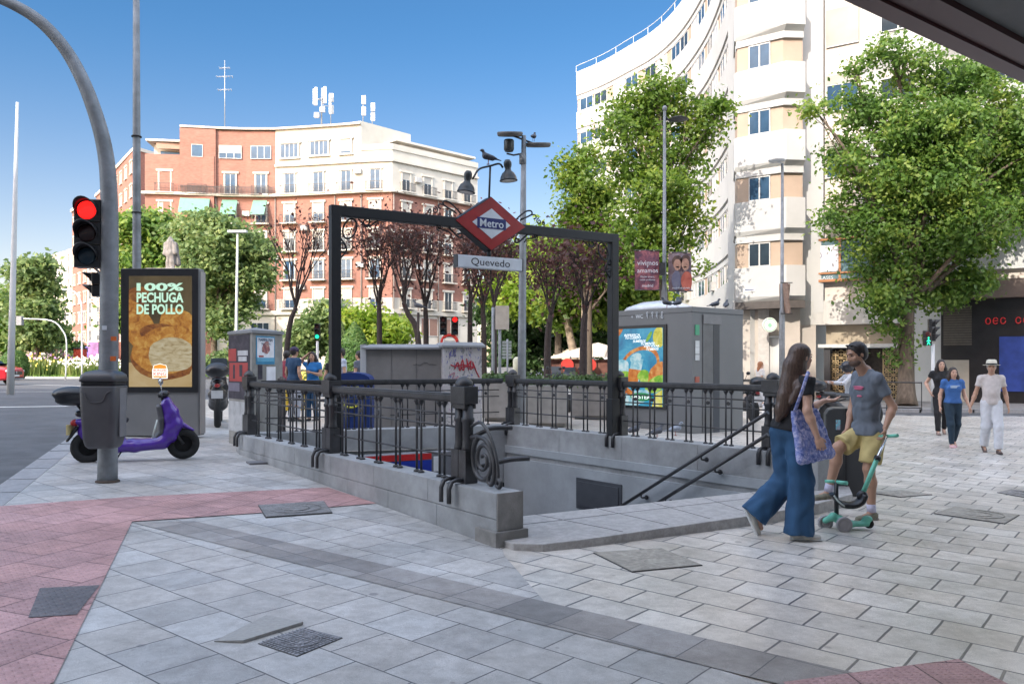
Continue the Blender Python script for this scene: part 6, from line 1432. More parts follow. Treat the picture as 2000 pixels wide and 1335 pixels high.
for i, (py, h, m) in enumerate(((645, .22, 'ped_green'), (672, .14, 'w'), (685, .14, 'w'), (698, .12, 'w'), (740, .12, 'r'))):
    mm_ = mat('panel_green', (.05, .30, .16), .4) if i == 0 else mat('panel_white', (.55, .56, .56), .4) if i < 4 else mat('panel_red', (.35, .08, .05), .4)
    mb = MB(); z = CH + (707 - py) / F * 18; mb.plate([(vp - .07, -h / 2), (vp + .07, -h / 2), (vp + .07, h / 2), (vp - .07, h / 2)], V((Kb.x, Kb.y, z)) + k3 * .003, ky3, UZ, .015); mb.build('control', mm_, kt)

# ---- utility cabinets
grey_c = mat('cabinet_grey', (.215, .21, .205), .7, var=.06, scale=3, bump=.1, dirt=.2); grey_l = mat('cabinet_light', (.26, .27, .285), .6, var=.06, scale=3, dirt=.15)
graf = bpy.data.materials.new('graffiti_panel'); graf.use_nodes = True
def graffiti():
    nt = graf.node_tree; N = nt.nodes; L = nt.links; b = N['Principled BSDF']; tc = N.new('ShaderNodeTexCoord'); mp = N.new('ShaderNodeMapping'); mp.inputs['Scale'].default_value = (5, 5, 2.2); L.new(tc.outputs['Object'], mp.inputs[0])
    base = (.40, .385, .385, 1); prev = None
    for i, (sc, lo, hi, col) in enumerate(((2.6, .62, .64, (.12, .13, .30)), (4.0, .66, .68, (.35, .25, .3)), (1.8, .60, .61, (.20, .20, .21)), (6, .66, .70, (.60, .58, .58)))):
        n = N.new('ShaderNodeTexNoise'); n.inputs['Scale'].default_value = sc; n.inputs['Detail'].default_value = 3; n.inputs['Distortion'].default_value = 2.5; m2 = N.new('ShaderNodeMapping'); m2.inputs['Location'].default_value = (i * 7, 0, i * 3); L.new(mp.outputs[0], m2.inputs[0]); L.new(m2.outputs[0], n.inputs['Vector'])
        r = N.new('ShaderNodeMapRange'); r.inputs['From Min'].default_value = lo; r.inputs['From Max'].default_value = hi; L.new(n.outputs['Fac'], r.inputs['Value'])
        x = N.new('ShaderNodeMixRGB'); x.inputs[2].default_value = (*col, 1); L.new(r.outputs[0], x.inputs['Fac'])
        if prev is None: x.inputs[1].default_value = base
        else: L.new(prev, x.inputs[1])
        prev = x.outputs[0]
    L.new(prev, b.inputs['Base Color']); b.inputs['Roughness'].default_value = .7
graffiti()
def cab(name, label, px0, px1, pyt, Y0, Y1, depth, m, roofm, over=.03, slope=0.0, z0=None, par=True, cat='cabinet'):
    a, b = V((X_(px0, Y0), Y0)), V((X_(px1, Y1), Y1)); d = (b - a).normalized(); n = V((-d.y, d.x)); zt = CH + (707 - pyt) / F * (Y0 + Y1) / 2; t = thing(name, G0(a.x, a.y), label, cat)
    g = gz((a.x + b.x) / 2, Y0); zb0 = g - .1
    mb = MB(); mb.prism([(p.x, p.y) for p in (a, b, b + n * depth, a + n * depth)], zb0, zt - .10); mb.build('body', m, t, bevel=.008)
    mb = MB(); c = [a - d * over - n * over, b + d * over - n * over, b + d * over + n * (depth + over), a - d * over + n * (depth + over)]
    c2 = [a + d * slope * .6 - n * 0, b - d * 0, b + n * depth, a + d * slope * .6 + n * depth]
    lo_ = [V((p.x, p.y, zt - .098)) for p in c]; mi_ = [V((p.x, p.y, zt - .06)) for p in c]; hi_ = [V((p.x, p.y, zt)) for p in c2]
    mb.add(lo_ + mi_ + hi_, [(3, 2, 1, 0), (8, 9, 10, 11)] + [(i, (i + 1) % 4, 4 + (i + 1) % 4, 4 + i) for i in range(4)] + [(4 + i, 4 + (i + 1) % 4, 8 + (i + 1) % 4, 8 + i) for i in range(4)]); mb.build('roof', roofm, t, bevel=.004)
    return t, a, b, d, n, zt
t, a, b, d, n, zt = cab('utility_cabinet', 'wide plain grey utility cabinet with a pale sloping lid', 716, 862, 672, 15.9, 15.9, .9, grey_c, grey_l, over=.09, slope=.12)
d3 = V((d.x, d.y, 0)); n3 = V((-n.x, -n.y, 0))
for i in range(1, 3): mb = MB(); mb.box(V((a.x, a.y, .8)) + d3 * ((b - a).length * i / 3) + n3 * .004, (.008, .01, 2.0)); mb.build('seam', mat('seam', (.12, .12, .12), .8), t)
mb = MB(); mb.plate([(-.0, .0), (.40, .0), (.40, 1.9), (.0, 1.9)], V((a.x - .17, a.y + .35, 0)), V((.17, -.35, 0)).normalized(), UZ, .02); mb.build('end_panel', grey_l, t)
rs = random.Random(4); mb = MB(); pth = [V((a.x, a.y, 1.52)) + d3 * (.9 + i * .035) + n3 * .008 + UZ * (rs.uniform(-.035, .035)) for i in range(14)]; mb.tube(pth, .004, 4); mb.build('scribble', mat('ink', (.08, .08, .09), .7), t)
t, a, b, d, n, zt = cab('utility_cabinet', 'taller utility cabinet covered in red and blue graffiti', 868, 941, 668, 15.6, 15.8, .7, graf, grey_l, over=.06)
redg = mat('graffiti_red', (.33, .015, .03), .6); blg = mat('graffiti_violet', (.12, .12, .32), .6); d3 = V((d.x, d.y, 0)); n3 = V((-n.x, -n.y, 0)); rs = random.Random(9)
def tagline(pts, r, m, name='graffiti'):
    mb = MB(); mb.tube(smooth_path([V((a.x, a.y, 0)) + d3 * p[0] + UZ * p[1] + n3 * .006 for p in pts], 4), r, 5); mb.build(name, m, t)
tagline([(.20, 1.42), (.26, 1.55), (.30, 1.38), (.35, 1.6), (.38, 1.40), (.33, 1.45), (.45, 1.48), (.43, 1.62), (.47, 1.40)], .011, redg); tagline([(.12, 1.50), (.22, 1.47), (.36, 1.50), (.60, 1.44)], .012, redg); tagline([(.47, 1.5), (.52, 1.58), (.50, 1.42), (.56, 1.45), (.55, 1.56), (.62, 1.38), (.68, 1.26)], .011, redg)
tagline([(.10, 1.62), (.13, 1.75), (.10, 1.70), (.17, 1.68), (.18, 1.80), (.22, 1.66)], .008, blg); tagline([(.10, 1.3), (.2, 1.35), (.16, 1.22), (.28, 1.28)], .007, mat('graffiti_pink', (.4, .15, .2), .6))
# poster cabinet at left
Yn = 13.05; ca_, cb_, cc_ = V((X_(447, 13.9), 13.9)), V((X_(492, Yn), Yn)), V((X_(552, 13.9), 13.9)); cd_ = ca_ + cc_ - cb_
ztc = CH + (707 - 651) / F * 13.3; t = thing('poster_cabinet', G0(cb_.x, cb_.y), 'weathered grey street cabinet plastered with posters beside the parked motorcycle', 'cabinet')
gcb = gz(cb_.x, cb_.y); conc = mat('cabinet_concrete', (.33, .32, .30), .8, var=.12, scale=6, dirt=.3)
mb = MB(); mb.prism([(p.x, p.y) for p in (ca_, cb_, cc_, cd_)], gcb - .1, gcb + .12); mb.build('plinth', conc, t)
mb = MB(); mb.prism([(p.x, p.y) for p in (ca_, cb_, cc_, cd_)], gcb + .121, ztc); mb.build('body', conc, t, bevel=.01)
cen = (ca_ + cc_) / 2; top_ = [(p - cen) * 1.06 + cen for p in (ca_, cb_, cc_, cd_)]; mb = MB(); vs = [V((p.x, p.y, ztc + .002)) for p in top_] + [V((p.x, p.y, ztc + .05)) for p in top_] + [V((cen.x, cen.y, ztc + .12))]
mb.add(vs, [(3, 2, 1, 0)] + [(i, (i + 1) % 4, 4 + (i + 1) % 4, 4 + i) for i in range(4)] + [(4 + i, 4 + (i + 1) % 4, 8) for i in range(4)]); mb.build('roof', grey_l, t)
l3 = V(((cb_ - ca_).x, (cb_ - ca_).y, 0)); Ll = l3.length; l3.normalize(); ln = V((l3.y, -l3.x, 0)); r3 = V(((cc_ - cb_).x, (cc_ - cb_).y, 0)); Lr = r3.length; r3.normalize(); rn_ = V((r3.y, -r3.x, 0))
lz = lambda py: CH + (707 - py) / F * 13.3
def lp(u0, u1, y0, y1, m, nm='poster', k=1): mb = MB(); mb.plate([(u0 * Ll, lz(y0)), (u1 * Ll, lz(y0)), (u1 * Ll, lz(y1)), (u0 * Ll, lz(y1))], V((ca_.x, ca_.y, 0)) + ln * (.003 * k), l3, UZ, .003); mb.build(nm, m, t)
def rp_(u0, u1, y0, y1, m, nm='poster', k=1): mb = MB(); mb.plate([(u0 * Lr, lz(y0)), (u1 * Lr, lz(y0)), (u1 * Lr, lz(y1)), (u0 * Lr, lz(y1))], V((cb_.x, cb_.y, 0)) + rn_ * (.003 * k), r3, UZ, .003); mb.build(nm, m, t)
dp = pm('poster_dark', (.02, .02, .03), (.04, .035, .05), (.08, .07, .09), 5)
lp(.0, .92, 780, 653, dp); lp(.05, .85, 745, 708, mat('poster_redblock', (.38, .05, .05), .6), k=2); lp(.0, .35, 705, 680, mat('poster_redblock', (.38, .05, .05), .6), k=2); lp(.42, .85, 694, 684, mat('poster_pale', (.5, .5, .52), .6), k=2); lp(.45, .80, 705, 696, mat('poster_pale', (.5, .5, .52), .6), k=2); lp(.0, .5, 765, 748, mat('poster_strip', (.16, .15, .20), .6), k=2); lp(.5, .62, 735, 712, dp, k=3); lp(.22, .3, 740, 712, dp, k=3)
lp(.0, 1, 845, 785, pm('peeled_paint', (.30, .30, .30), (.40, .41, .42), (.5, .5, .5), 5), k=1)
rp_(.12, .72, 711, 656, mat('poster_sky', (.05, .25, .42), .5), k=1); rp_(.15, .69, 706, 659, mat('poster_white', (.75, .75, .78), .5), k=2); rp_(.15, .69, 706, 698, mat('poster_sky2', (.12, .38, .55), .5), k=3); rp_(.20, .35, 697, 694, mat('poster_redblock', (.38, .05, .05), .6), k=3)
text('MAMMA MIA!', 'lettering', mat('poster_ink', (.02, .08, .16), .5), t, V((cb_.x, cb_.y, lz(663))) + r3 * (.42 * Lr) + rn_ * .012, r3, 1, width=.46 * Lr, height=.055, th=.002)
text('TERRAZA', 'lettering', mat('poster_ink', (.02, .08, .16), .5), t, V((cb_.x, cb_.y, lz(671))) + r3 * (.42 * Lr) + rn_ * .012, r3, 1, width=.30 * Lr, height=.03, th=.002)
ppi = pm('poster_art', (.04, .05, .08), (.35, .12, .12), (.6, .45, .35), 14); mb = MB(); mb.plate([(p[0] * .22, p[1] * .22) for p in ellp(.5, .5, .5, .45, .4, wob=.10, clip=False)], V((cb_.x, cb_.y, lz(692))) + r3 * (.30 * Lr) + rn_ * .012, r3, UZ, .002); mb.build('picture', ppi, t)
rp_(.45, .75, 745, 716, mat('poster_white', (.75, .75, .78), .5), k=1); rp_(.18, .32, 740, 712, dp, k=1)
# dark iron bin beside
q = GY(535, 13.9); t = thing('litter_bin', q, 'short dark round-topped box behind the left end of the railing', 'bin'); mb = MB(); mb.rbox((q.x, q.y, .68), (.36, .3, 1.2), .08); mb.build('body', mat('bin_brown', (.10, .08, .075), .6), t, bevel=0); mb = MB(); mb.ell((q.x, q.y, 1.26), (.18, .15, .09)); mb.build('lid', mat('bin_brown', (.10, .08, .075), .6), t)
# blue box
q = G0(X_(688, 14.9), 14.9); t = thing('collection_box', q, 'dark blue rounded box with yellow markings behind the railing', 'box'); bluem = mat('box_blue', (.012, .035, .16), .4, var=.1)
prof = [(-.33, -.1), (.33, -.1), (.33, 1.25)] + [(.33 * math.cos(a), 1.25 + .12 * math.sin(a)) for a in arc(9, 0, math.pi)] + [(-.33, 1.25)]
mb = MB(); mb.plate([(p[0], p[1]) for p in prof], V((q.x + .03, q.y - .25, 0)), UX, UZ, -.5); mb.build('body', bluem, t, bevel=.008); mb = MB(); mb.box((q.x - .35, q.y + .1, .62), (.04, .62, 1.42)); mb.build('side', mat('box_side', (.12, .16, .28), .5), t)
yl = mat('box_yellow', (.55, .55, .05), .5); mb = MB(); mb.tube([V((q.x + .03 + .15 * math.cos(a), q.y - .262, .86 + .12 * math.sin(a))) for a in arc(16, math.pi * 1.05, math.pi * 1.95)], .02, 5); mb.build('emblem', yl, t); text('2 0 2 4'[:0] + 'PILAS', 'lettering', yl, t, V((q.x + .03, q.y - .256, 1.08)), UX, 1, width=.28)
# yellow post box
q = GY(578, 19); t = thing('post_box', q, 'small yellow box on a leg glimpsed through the left railing', 'box'); mb = MB(); mb.rbox((q.x, q.y, .75), (.42, .3, .62), .04); mb.build('body', mat('box_yellow2', (.62, .42, .03), .45), t, bevel=0); mb = MB(); mb.tube([q, q + UZ * .5], .04, 8); mb.build('leg', rail_d, t)
# concrete planters
pc_m = mat('planter_concrete', (.27, .26, .245), .8, var=.08, scale=5, bump=.3, dirt=.2); L_bush = leaf_mat('leaf_bush', (.03, .07, .02), (.07, .12, .035), (.16, .2, .06), .2)
for px0, px1, Y, lab in ((945, 1000, 19.5, 'concrete planter of low shrubs left of the grey pole'), (1030, 1112, 18.3, 'largest concrete planter of shrubs right of the grey pole'), (1120, 1200, 21, 'concrete planter behind the gantry right post')):
    a, b = V((X_(px0, Y), Y)), V((X_(px1, Y), Y)); c = (a + b) / 2; t = thing('planter', G0(c.x, c.y + .6), lab, 'planter', group='concrete planters behind the stairwell'); w = (b - a).length; g = gz(c.x, c.y)
    mb = MB(); mb.box((c.x, c.y + .6, g + .52), (w, 1.2, .85), rz=-.08); mb.box((c.x, c.y + .6, g + .06), (w * .85, 1.0, .12), rz=-.08); mb.build('tub', pc_m, t, bevel=.02)
    vs, m_ = leaves([(c.x + dx * w * .35, c.y + .6, g + .98, w * .28, .5, .16) for dx in (-1, 0, 1)], 1500, .05, seed=int(px0), cl=12, spread=.08); leaf_obj('shrub', vs, m_, L_bush, t)
# signs in the middle distance
q = GY(978, 23); t = thing('signpost', q, 'beige back of a sign board on two grey posts beside the plum trees', 'sign')
for px in (963, 976): mb = MB(); mb.tube([GY(px, 23), P(px, 600, 23)], .045, 8); mb.build('post', galv, t)
mb = MB(); mb.rbox(tuple(P(981, 620, 22.9)), (.38, .04, .66), .015, seg=1); mb.build('board', mat('board_beige', (.38, .34, .29), .6), t)
q = GY(991, 24.5); t = thing('signpost', q, 'small stack of grey direction plates on a thin post', 'sign'); mb = MB(); mb.tube([q, P(991, 662, 24.5)], .03, 8); mb.build('post', galv, t)
for i in range(6): mb = MB(); mb.box(P(990, 668 + i * 6, 24.5), (.28, .02, .075)); mb.build('plate', mat('plate_greygreen', (.22, .25, .24), .5), t)
q = GY(965, 30); t = thing('notice_panel', q, 'sunlit white panel behind the graffiti cabinet', 'panel'); mb = MB(); mb.box((q.x + .15, 40, .55), (1.5, .08, 1.5)); mb.build('board', frame_w, t)
q = GY(1010, 21.2); t = thing('bollard', q, 'yellow and white rounded post just left of the grey pole', 'bollard'); mb = MB(); mb.lathe([(.10, 0), (.10, .9)], tuple(q), 12); mb.build('base', yl, t); mb = MB(); mb.lathe([(.10, .902), (.11, 1.5), (.06, 1.56), (.001, 1.57)], tuple(q), 12); mb.build('top', mat('post_cream', (.65, .62, .45), .5), t)
q = GY(880, 34); t = thing('transit_sign', q, 'round red-ringed sign peeking over the cabinets', 'sign'); c = P(878, 668, 34); mb = MB(); mb.tube([c + V((.32 * math.cos(a), 0, .30 * math.sin(a))) for a in arc(24, 0, 6.283)], .07, 6); mb.build('ring', mat('ring_red', (.55, .03, .02), .5), t); mb = MB(); mb.box(c, (.8, .05, .14)); mb.build('bar', frame_w, t); mb = MB(); mb.tube([q, c - UZ * .3], .04, 6); mb.build('post', galv, t)
# small far signals
def post_signal(px, pyc, Y, lit, label, s, arm=None, rz=0.0):
    b = GY(px, Y); c = P(px, pyc, Y); t = thing('signal_post', b, label[0], 'pole'); mb = MB(); mb.tube([b, c - UZ * .5 * s] if not arm else [b] + [P(*a_, Y) for a_ in arm], .06, 8); mb.build('mast', galv_l, t)
    signal('traffic_light', c, lit, label[1], s, rz=rz)
post_signal(620, 647, 36, ['off_r', 'off_a', 'green'], ('thin white post of the small signal behind the poster cabinet', 'small traffic light showing green behind the group of people'), .85)
post_signal(866, 636, 34, ['off_r', 'off_a', 'off_g'], ('white mast arm of the signal above the graffiti cabinet', 'traffic light with dark backing above the graffiti cabinet'), .95)
signal('traffic_light', P(888, 636, 34), ['red', 'off_a', 'off_g'], 'second traffic light with red lit beside the round-cornered white plate', .95, rz=.2)
post_signal(1822, 645, 29, ['off_r', 'off_a', 'off_g'], ('grey signal post just right of the big tree trunk', 'dark vehicle traffic light turned away beside the black shop'), .95, rz=1.2)
t = signal('pedestrian_signal', P(1811, 660, 28.8), ['off_r', 'off_g'], 'black pedestrian signal with a lit green walking figure right of the big trunk', .85, W_=.32, H_=.62, hood=False)
q = P(1811, 667, 28.8) + V((0, -.095, .0)); grn = mat('signal_green', (.02, .4, .25), .3); mb = MB()
for pts in ([(0, .10), (0, -.01)], [(0, -.01), (-.05, -.11)], [(0, -.01), (.05, -.11)], [(0, .07), (-.06, .0)], [(0, .07), (.06, .01)]): mb.tube([q + V((p[0], 0, p[1])) for p in pts], .016, 5)
mb.ell(q + V((0, 0, .135)), (.03, .02, .03)); mb.build('figure', grn, t)
signal('traffic_light', P(1816, 636, 28.8), ['off_r', 'off_g'], 'narrow red-backed signal above the walking figure', .6, rz=1.4)
# far mast arm at left
q = GY(128, 55); t = thing('signal_post', q, 'thin curved signal arm among the left street trees', 'pole'); mb = MB(); mb.tube(smooth_path([q, P(130, 670, 55), P(122, 645, 55), P(100, 626, 55), P(45, 622, 55)], 4), .045, 7); mb.build('mast', galv_l, t); mb = MB(); mb.box(P(39, 626, 55), (.35, .3, .6)); mb.build('signal_back', grey_l, t)
q = GY(160, 60); t = thing('lamp_post', q, 'slender curved-arm lamp in front of the reddish street', 'street lamp'); mb = MB(); mb.tube(smooth_path([q, P(160, 620, 60), P(158, 590, 60), P(148, 572, 60), P(132, 565, 60)], 4), .06, 7); mb.build('mast', galv_l, t); mb = MB(); mb.box(P(130, 565, 60), (.6, .2, .1)); mb.build('lamp_head', galv_l, t)
# statue
q = GY(333, 64); t = thing('statue', V((q.x, q.y, gz(q.x, q.y))), 'pale stone statue of a cloaked man on a pedestal above the advertising panel', 'statue'); stm = mat('statue_stone', (.24, .225, .215), .8, var=.2, scale=2.5, dirt=.4)
zb_ = P(0, 527, 64).z; mb = MB(); mb.prism([(q.x - .9, q.y - .9), (q.x + .9, q.y - .9), (q.x + 1.1, q.y + 1.1), (q.x - 1.1, q.y + 1.1)], .2, zb_ - .3); mb.prism([(q.x - 1.35, q.y - 1.35), (q.x + 1.35, q.y - 1.35), (q.x + 1.35, q.y + 1.35), (q.x - 1.35, q.y + 1.35)], zb_ - .298, zb_); mb.build('pedestal', stm, t)
STATUE = (t, V((q.x, q.y, zb_)), stm)
# iron fences beyond
def fence(label, a, b, h, gap=.16, group=None):
    t = thing('iron_fence', G0(a.x, a.y), label, 'fence', group=group); L_ = (b - a).length; d = (b - a) / L_; n = int(L_ / gap); mb = MB()
    for k in range(n + 1): p = a + d * (k * L_ / n); g = gz(p.x, p.y); mb.box((p.x, p.y, g + h / 2), (.025, .025, h) if k % 12 else (.06, .06, h + .1))
    mb.build('bars', rail_d, t, bevel=0); mb = MB()
    for z in (h - .03, .12): mb.tube([V((a.x, a.y, gz(a.x, a.y) + z)), V((b.x, b.y, gz(b.x, b.y) + z))], .025, 5)
    mb.build('rail', rail_d, t)
fence('low iron fence before the restaurant terrace', V((X_(1070, 30), 30)), V((X_(1200, 30), 30)), 1.05)
fence('long thin iron fence along the far kerb behind the couple', V((X_(1440, 27.5), 27.5)), V((X_(1800, 29.3), 29.3)), 1.05, gap=1.4)
fence('iron fence behind the group of people', V((X_(560, 25), 25)), V((X_(700, 25), 25)), 1.05, gap=.3)
# restaurant terrace canopy
q = V((X_(1125, 44), 44)); t = thing('terrace_canopy', G0(q.x, q.y), 'tent-roofed restaurant terrace with red discs behind the plum trees', 'terrace'); a = V((X_(1065, 44), 44, 1.9)); 
mb = MB(); hh = P(1135, 668, 44).z; pts = [V((a.x, 44, 1.75)), V((a.x + 5.2, 44, 1.9)), V((a.x + 5.2, 48, 1.9)), V((a.x, 48, 1.75)), V((a.x + 2.9, 44.6, hh)), V((a.x + 2.9, 47.4, hh))]
mb.add(pts, [(0, 1, 4), (1, 2, 5, 4), (2, 3, 5), (3, 0, 4, 5), (0, 3, 2, 1)]); mb.build('roof', mat('canopy_cream', (.50, .45, .38), .8), t)
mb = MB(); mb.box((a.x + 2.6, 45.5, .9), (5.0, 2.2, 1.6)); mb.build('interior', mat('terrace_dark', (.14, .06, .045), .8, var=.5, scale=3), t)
for px in (1108, 1152): c = P(px, 712, 43.8); mb = MB(); mb.lathe([(.34, -.03), (.34, .03)], tuple(c), 20, M=Matrix.Rotation(math.pi / 2, 3, 'X')); mb.build('red_disc', mat('disc_red', (.5, .04, .03), .5), t)
mb = MB()
for i in range(5): mb = MB(); mb.tube([V((a.x + .1 + i * 1.25, 44, 0)), V((a.x + .1 + i * 1.25, 44, 1.85))], .04, 6); mb.build('post', rail_d, t)
# dark street cabinet beside the man
q = G(1655, 968); Yq = q.y; q = GY(1652, Yq); zt_ = CH + (707 - 797) / F * Yq
t = thing('street_cabinet', q, 'charcoal rounded street bin with a small sticker between the woman and the man', 'bin'); sb = mat('charcoal_panel', (.045, .047, .05), .45, var=.06, scale=3, dirt=.08)
hgt = zt_ - q.z; pr = [(-.235, 0), (.235, 0), (.235, hgt - .08), (.20, hgt - .02), (.14, hgt), (-.14, hgt), (-.20, hgt - .02), (-.235, hgt - .08)]
mb = MB(); mb.plate(pr, q + V((0, -.02, 0)), V((.95, -.3, 0)).normalized(), UZ, -.42); mb.build('body', sb, t, bevel=.015)
ux = V((.95, -.3, 0)).normalized(); nn = V((ux.y, -ux.x, 0))
mb = MB(); mb.plate([(-.02, .05), (.005, .05), (.005, hgt), (-.02, hgt)], q + V((0, -.02, 0)) + nn * .004, ux, UZ, .008); mb.build('strap', blackp, t)
mb = MB(); mb.plate([(-.12, hgt - .26), (-.07, hgt - .26), (-.07, hgt - .14), (-.12, hgt - .14)], q + V((0, -.02, 0)) + nn * .002, ux, UZ, .003); mb.build('sticker', pm('sticker_art', (.5, .05, .05), (.1, .45, .55), (.7, .7, .7), 20), t)
# concrete block end of the right wall
c = E + nr_ * .18 - tr_ * .12; mb = MB(); mb.box((c.x, c.y, .14), (.36, .5, .62), rz=math.atan2(nr_.y, nr_.x)); tag(mb.build('end_block', wallm, None, bevel=.01), 'granite end block of the right parapet beside the woman', 'block')
# ================================================================== SMOOTH SOLIDS (one continuous surface from blended limbs)
def frame_of(fwd, up=UZ):
    f = V(fwd).normalized(); u = (V(up) - f * V(up).dot(f)).normalized(); r = f.cross(u).normalized()
    return r, f, u       # right, forward, up
class S:
    def __init__(s, k=.02): s.p = []; s.k = k
    def cone(s, a, b, ra, rb=None, mi=0, flat=None, clip=None, k=None):
        s.p.append(('c', V(a), V(b), ra, ra if rb is None else rb, mi, flat, clip, k)); return s
    def ell(s, c, r, axes=None, mi=0, clip=None, k=None):
        s.p.append(('e', V(c), V(r), axes, None, mi, None, clip, k)); return s
    def chain(s, pts, rad, mi=0, **kw):
        for i in range(len(pts) - 1): s.cone(pts[i], pts[i + 1], rad[i], rad[i + 1], mi, **kw)
        return s
    def build(s, name, mats, parent, vox, wr=0.0, wf=(9, 9, 4), clipall=None, W=True):
        lo = np.full(3, 1e9); hi = -lo
        for q in s.p:
            if q[0] == 'c': m = max(q[3], q[4]) * (1 if q[6] is None else max(1, q[6][1])) + .03; pts = [q[1], q[2]]
            else: m = max(q[2]) + .03; pts = [q[1]]
            for w in pts: lo = np.minimum(lo, np.array(w) - m); hi = np.maximum(hi, np.array(w) + m)
        n = np.ceil((hi - lo) / vox).astype(int) + 2
        ax = [lo[i] + vox * np.arange(n[i]) for i in range(3)]
        f = np.full(n, 1.0, np.float32); who = np.zeros(n, np.int16)
        for pi, q in enumerate(s.p):
            k = s.k if q[8] is None else q[8]
            if q[0] == 'c': m = max(q[3], q[4]) * (1 if q[6] is None else max(1, q[6][1])) + k * 2 + 2 * vox; pmin = np.minimum(q[1], q[2]) - m; pmax = np.maximum(q[1], q[2]) + m
            else: m = max(q[2]) + k * 2 + 2 * vox; pmin = np.array(q[1]) - m; pmax = np.array(q[1]) + m
            i0 = np.clip(((pmin - lo) / vox).astype(int), 0, n - 1); i1 = np.clip(((pmax - lo) / vox).astype(int) + 2, 1, n)
            X, Y, Z = np.meshgrid(ax[0][i0[0]:i1[0]], ax[1][i0[1]:i1[1]], ax[2][i0[2]:i1[2]], indexing='ij')
            if q[0] == 'c':
                a, b = np.array(q[1]), np.array(q[2]); ba = b - a; L2 = max(1e-9, ba @ ba)
                px, py, pz = X - a[0], Y - a[1], Z - a[2]; t = np.clip((px * ba[0] + py * ba[1] + pz * ba[2]) / L2, 0, 1)
                px, py, pz = px - t * ba[0], py - t * ba[1], pz - t * ba[2]
                if q[6] is not None:      # flattened: (direction, factor) radius is scaled by factor along direction
                    d, fa = np.array(q[6][0]), q[6][1]; c = px * d[0] + py * d[1] + pz * d[2]; g = (1 / fa - 1) * c
                    px, py, pz = px + g * d[0], py + g * d[1], pz + g * d[2]
                d_ = np.sqrt(px * px + py * py + pz * pz) - (q[3] + (q[4] - q[3]) * t)
            else:
                c = np.array(q[1]); r = np.array(q[2]); A_ = np.eye(3) if q[3] is None else np.array([list(v) for v in q[3]])
                px, py, pz = X - c[0], Y - c[1], Z - c[2]
                loc = [px * A_[i][0] + py * A_[i][1] + pz * A_[i][2] for i in range(3)]
                k0 = np.sqrt(sum((loc[i] / r[i]) ** 2 for i in range(3))); k1 = np.sqrt(sum((loc[i] / r[i] ** 2) ** 2 for i in range(3))) + 1e-6
                d_ = k0 * (k0 - 1) / k1
            if q[7]:
                for (pc, pn) in q[7]: pn = V(pn).normalized(); d_ = np.maximum(d_, (X - pc[0]) * pn[0] + (Y - pc[1]) * pn[1] + (Z - pc[2]) * pn[2])
            sl = (slice(i0[0], i1[0]), slice(i0[1], i1[1]), slice(i0[2], i1[2])); g = f[sl]
            w = who[sl]; w[d_ < g] = pi; who[sl] = w
            h = np.clip(.5 + .5 * (g - d_) / k, 0, 1); f[sl] = d_ * h + g * (1 - h) - k * h * (1 - h) if k > 0 else np.minimum(g, d_)
        if wr > 0 or clipall:
            X, Y, Z = np.meshgrid(*ax, indexing='ij')
            if wr > 0: f = f + (wr * (np.sin(wf[0] * X * 6.3 + 2.2 * np.sin(Z * wf[2] * 5) + 1.3) * np.sin(wf[2] * Z * 6.3 + 2.5 * np.sin(Y * wf[1] * 4 + X * 9)) + .6 * wr * np.sin(wf[1] * Y * 9 + wf[2] * Z * 4 + X * 11))).astype(np.float32)
            for (pc, pn) in clipall or (): pn = V(pn).normalized(); f = np.maximum(f, (X - pc[0]) * pn[0] + (Y - pc[1]) * pn[1] + (Z - pc[2]) * pn[2])
        f[0], f[-1], f[:, 0], f[:, -1], f[:, :, 0], f[:, :, -1] = 1, 1, 1, 1, 1, 1
        # surface nets
        ins = f < 0; c = [n[i] - 1 for i in range(3)]; acc = np.zeros((c[0], c[1], c[2], 3), np.float32); cnt = np.zeros(c, np.float32)
        cor = [(i, j, k) for i in (0, 1) for j in (0, 1) for k in (0, 1)]
        def sub(A, o): return A[o[0]:o[0] + c[0], o[1]:o[1] + c[1], o[2]:o[2] + c[2]]
        for a in cor:
            for d in range(3):
                if a[d] == 0:
                    b = list(a); b[d] = 1; fa, fb = sub(f, a), sub(f, b); x = (fa < 0) != (fb < 0)
                    t = np.where(x, fa / np.where(x, fa - fb, 1), 0)
                    for e in range(3): acc[..., e] += np.where(x, a[e] + (t if e == d else 0), 0)
                    cnt += x
        act = cnt > 0; idx = -np.ones(c, np.int64); idx[act] = np.arange(act.sum()); ii = np.argwhere(act)
        vs = lo + (ii + acc[act] / cnt[act][:, None]) * vox
        fs = []
        for d in range(3):
            o = [slice(0, -1) if e == d else slice(1, -1) for e in range(3)]; o2 = [slice(1, None) if e == d else slice(1, -1) for e in range(3)]
            A_, B_ = ins[tuple(o)], ins[tuple(o2)]; x = np.argwhere(A_ != B_); flip = A_[tuple(x.T)]
            x = x + np.array([0 if e == d else 1 for e in range(3)])
            e1_, e2_ = [e for e in range(3) if e != d]; u = np.zeros(3, int); u[e1_] = 1; w = np.zeros(3, int); w[e2_] = 1
            q = [idx[tuple((x - u - w).T)], idx[tuple((x - w).T)], idx[tuple(x.T)], idx[tuple((x - u).T)]]
            if d == 1: flip = ~flip
            Q = np.stack(q, 1); Q[~flip] = Q[~flip][:, ::-1]; fs.append(Q)
        Fc = np.concatenate(fs); mi = np.array([q[5] for q in s.p])[who[tuple(ii.T)]][Fc[:, 0]]
        if parent is not None and W:
            Mi = (Matrix.Translation(parent.location) @ Matrix.Rotation(parent.rotation_euler[2], 4, 'Z')).inverted(); M3 = np.array(Mi.to_3x3()); vs = vs @ M3.T + np.array(Mi.translation)
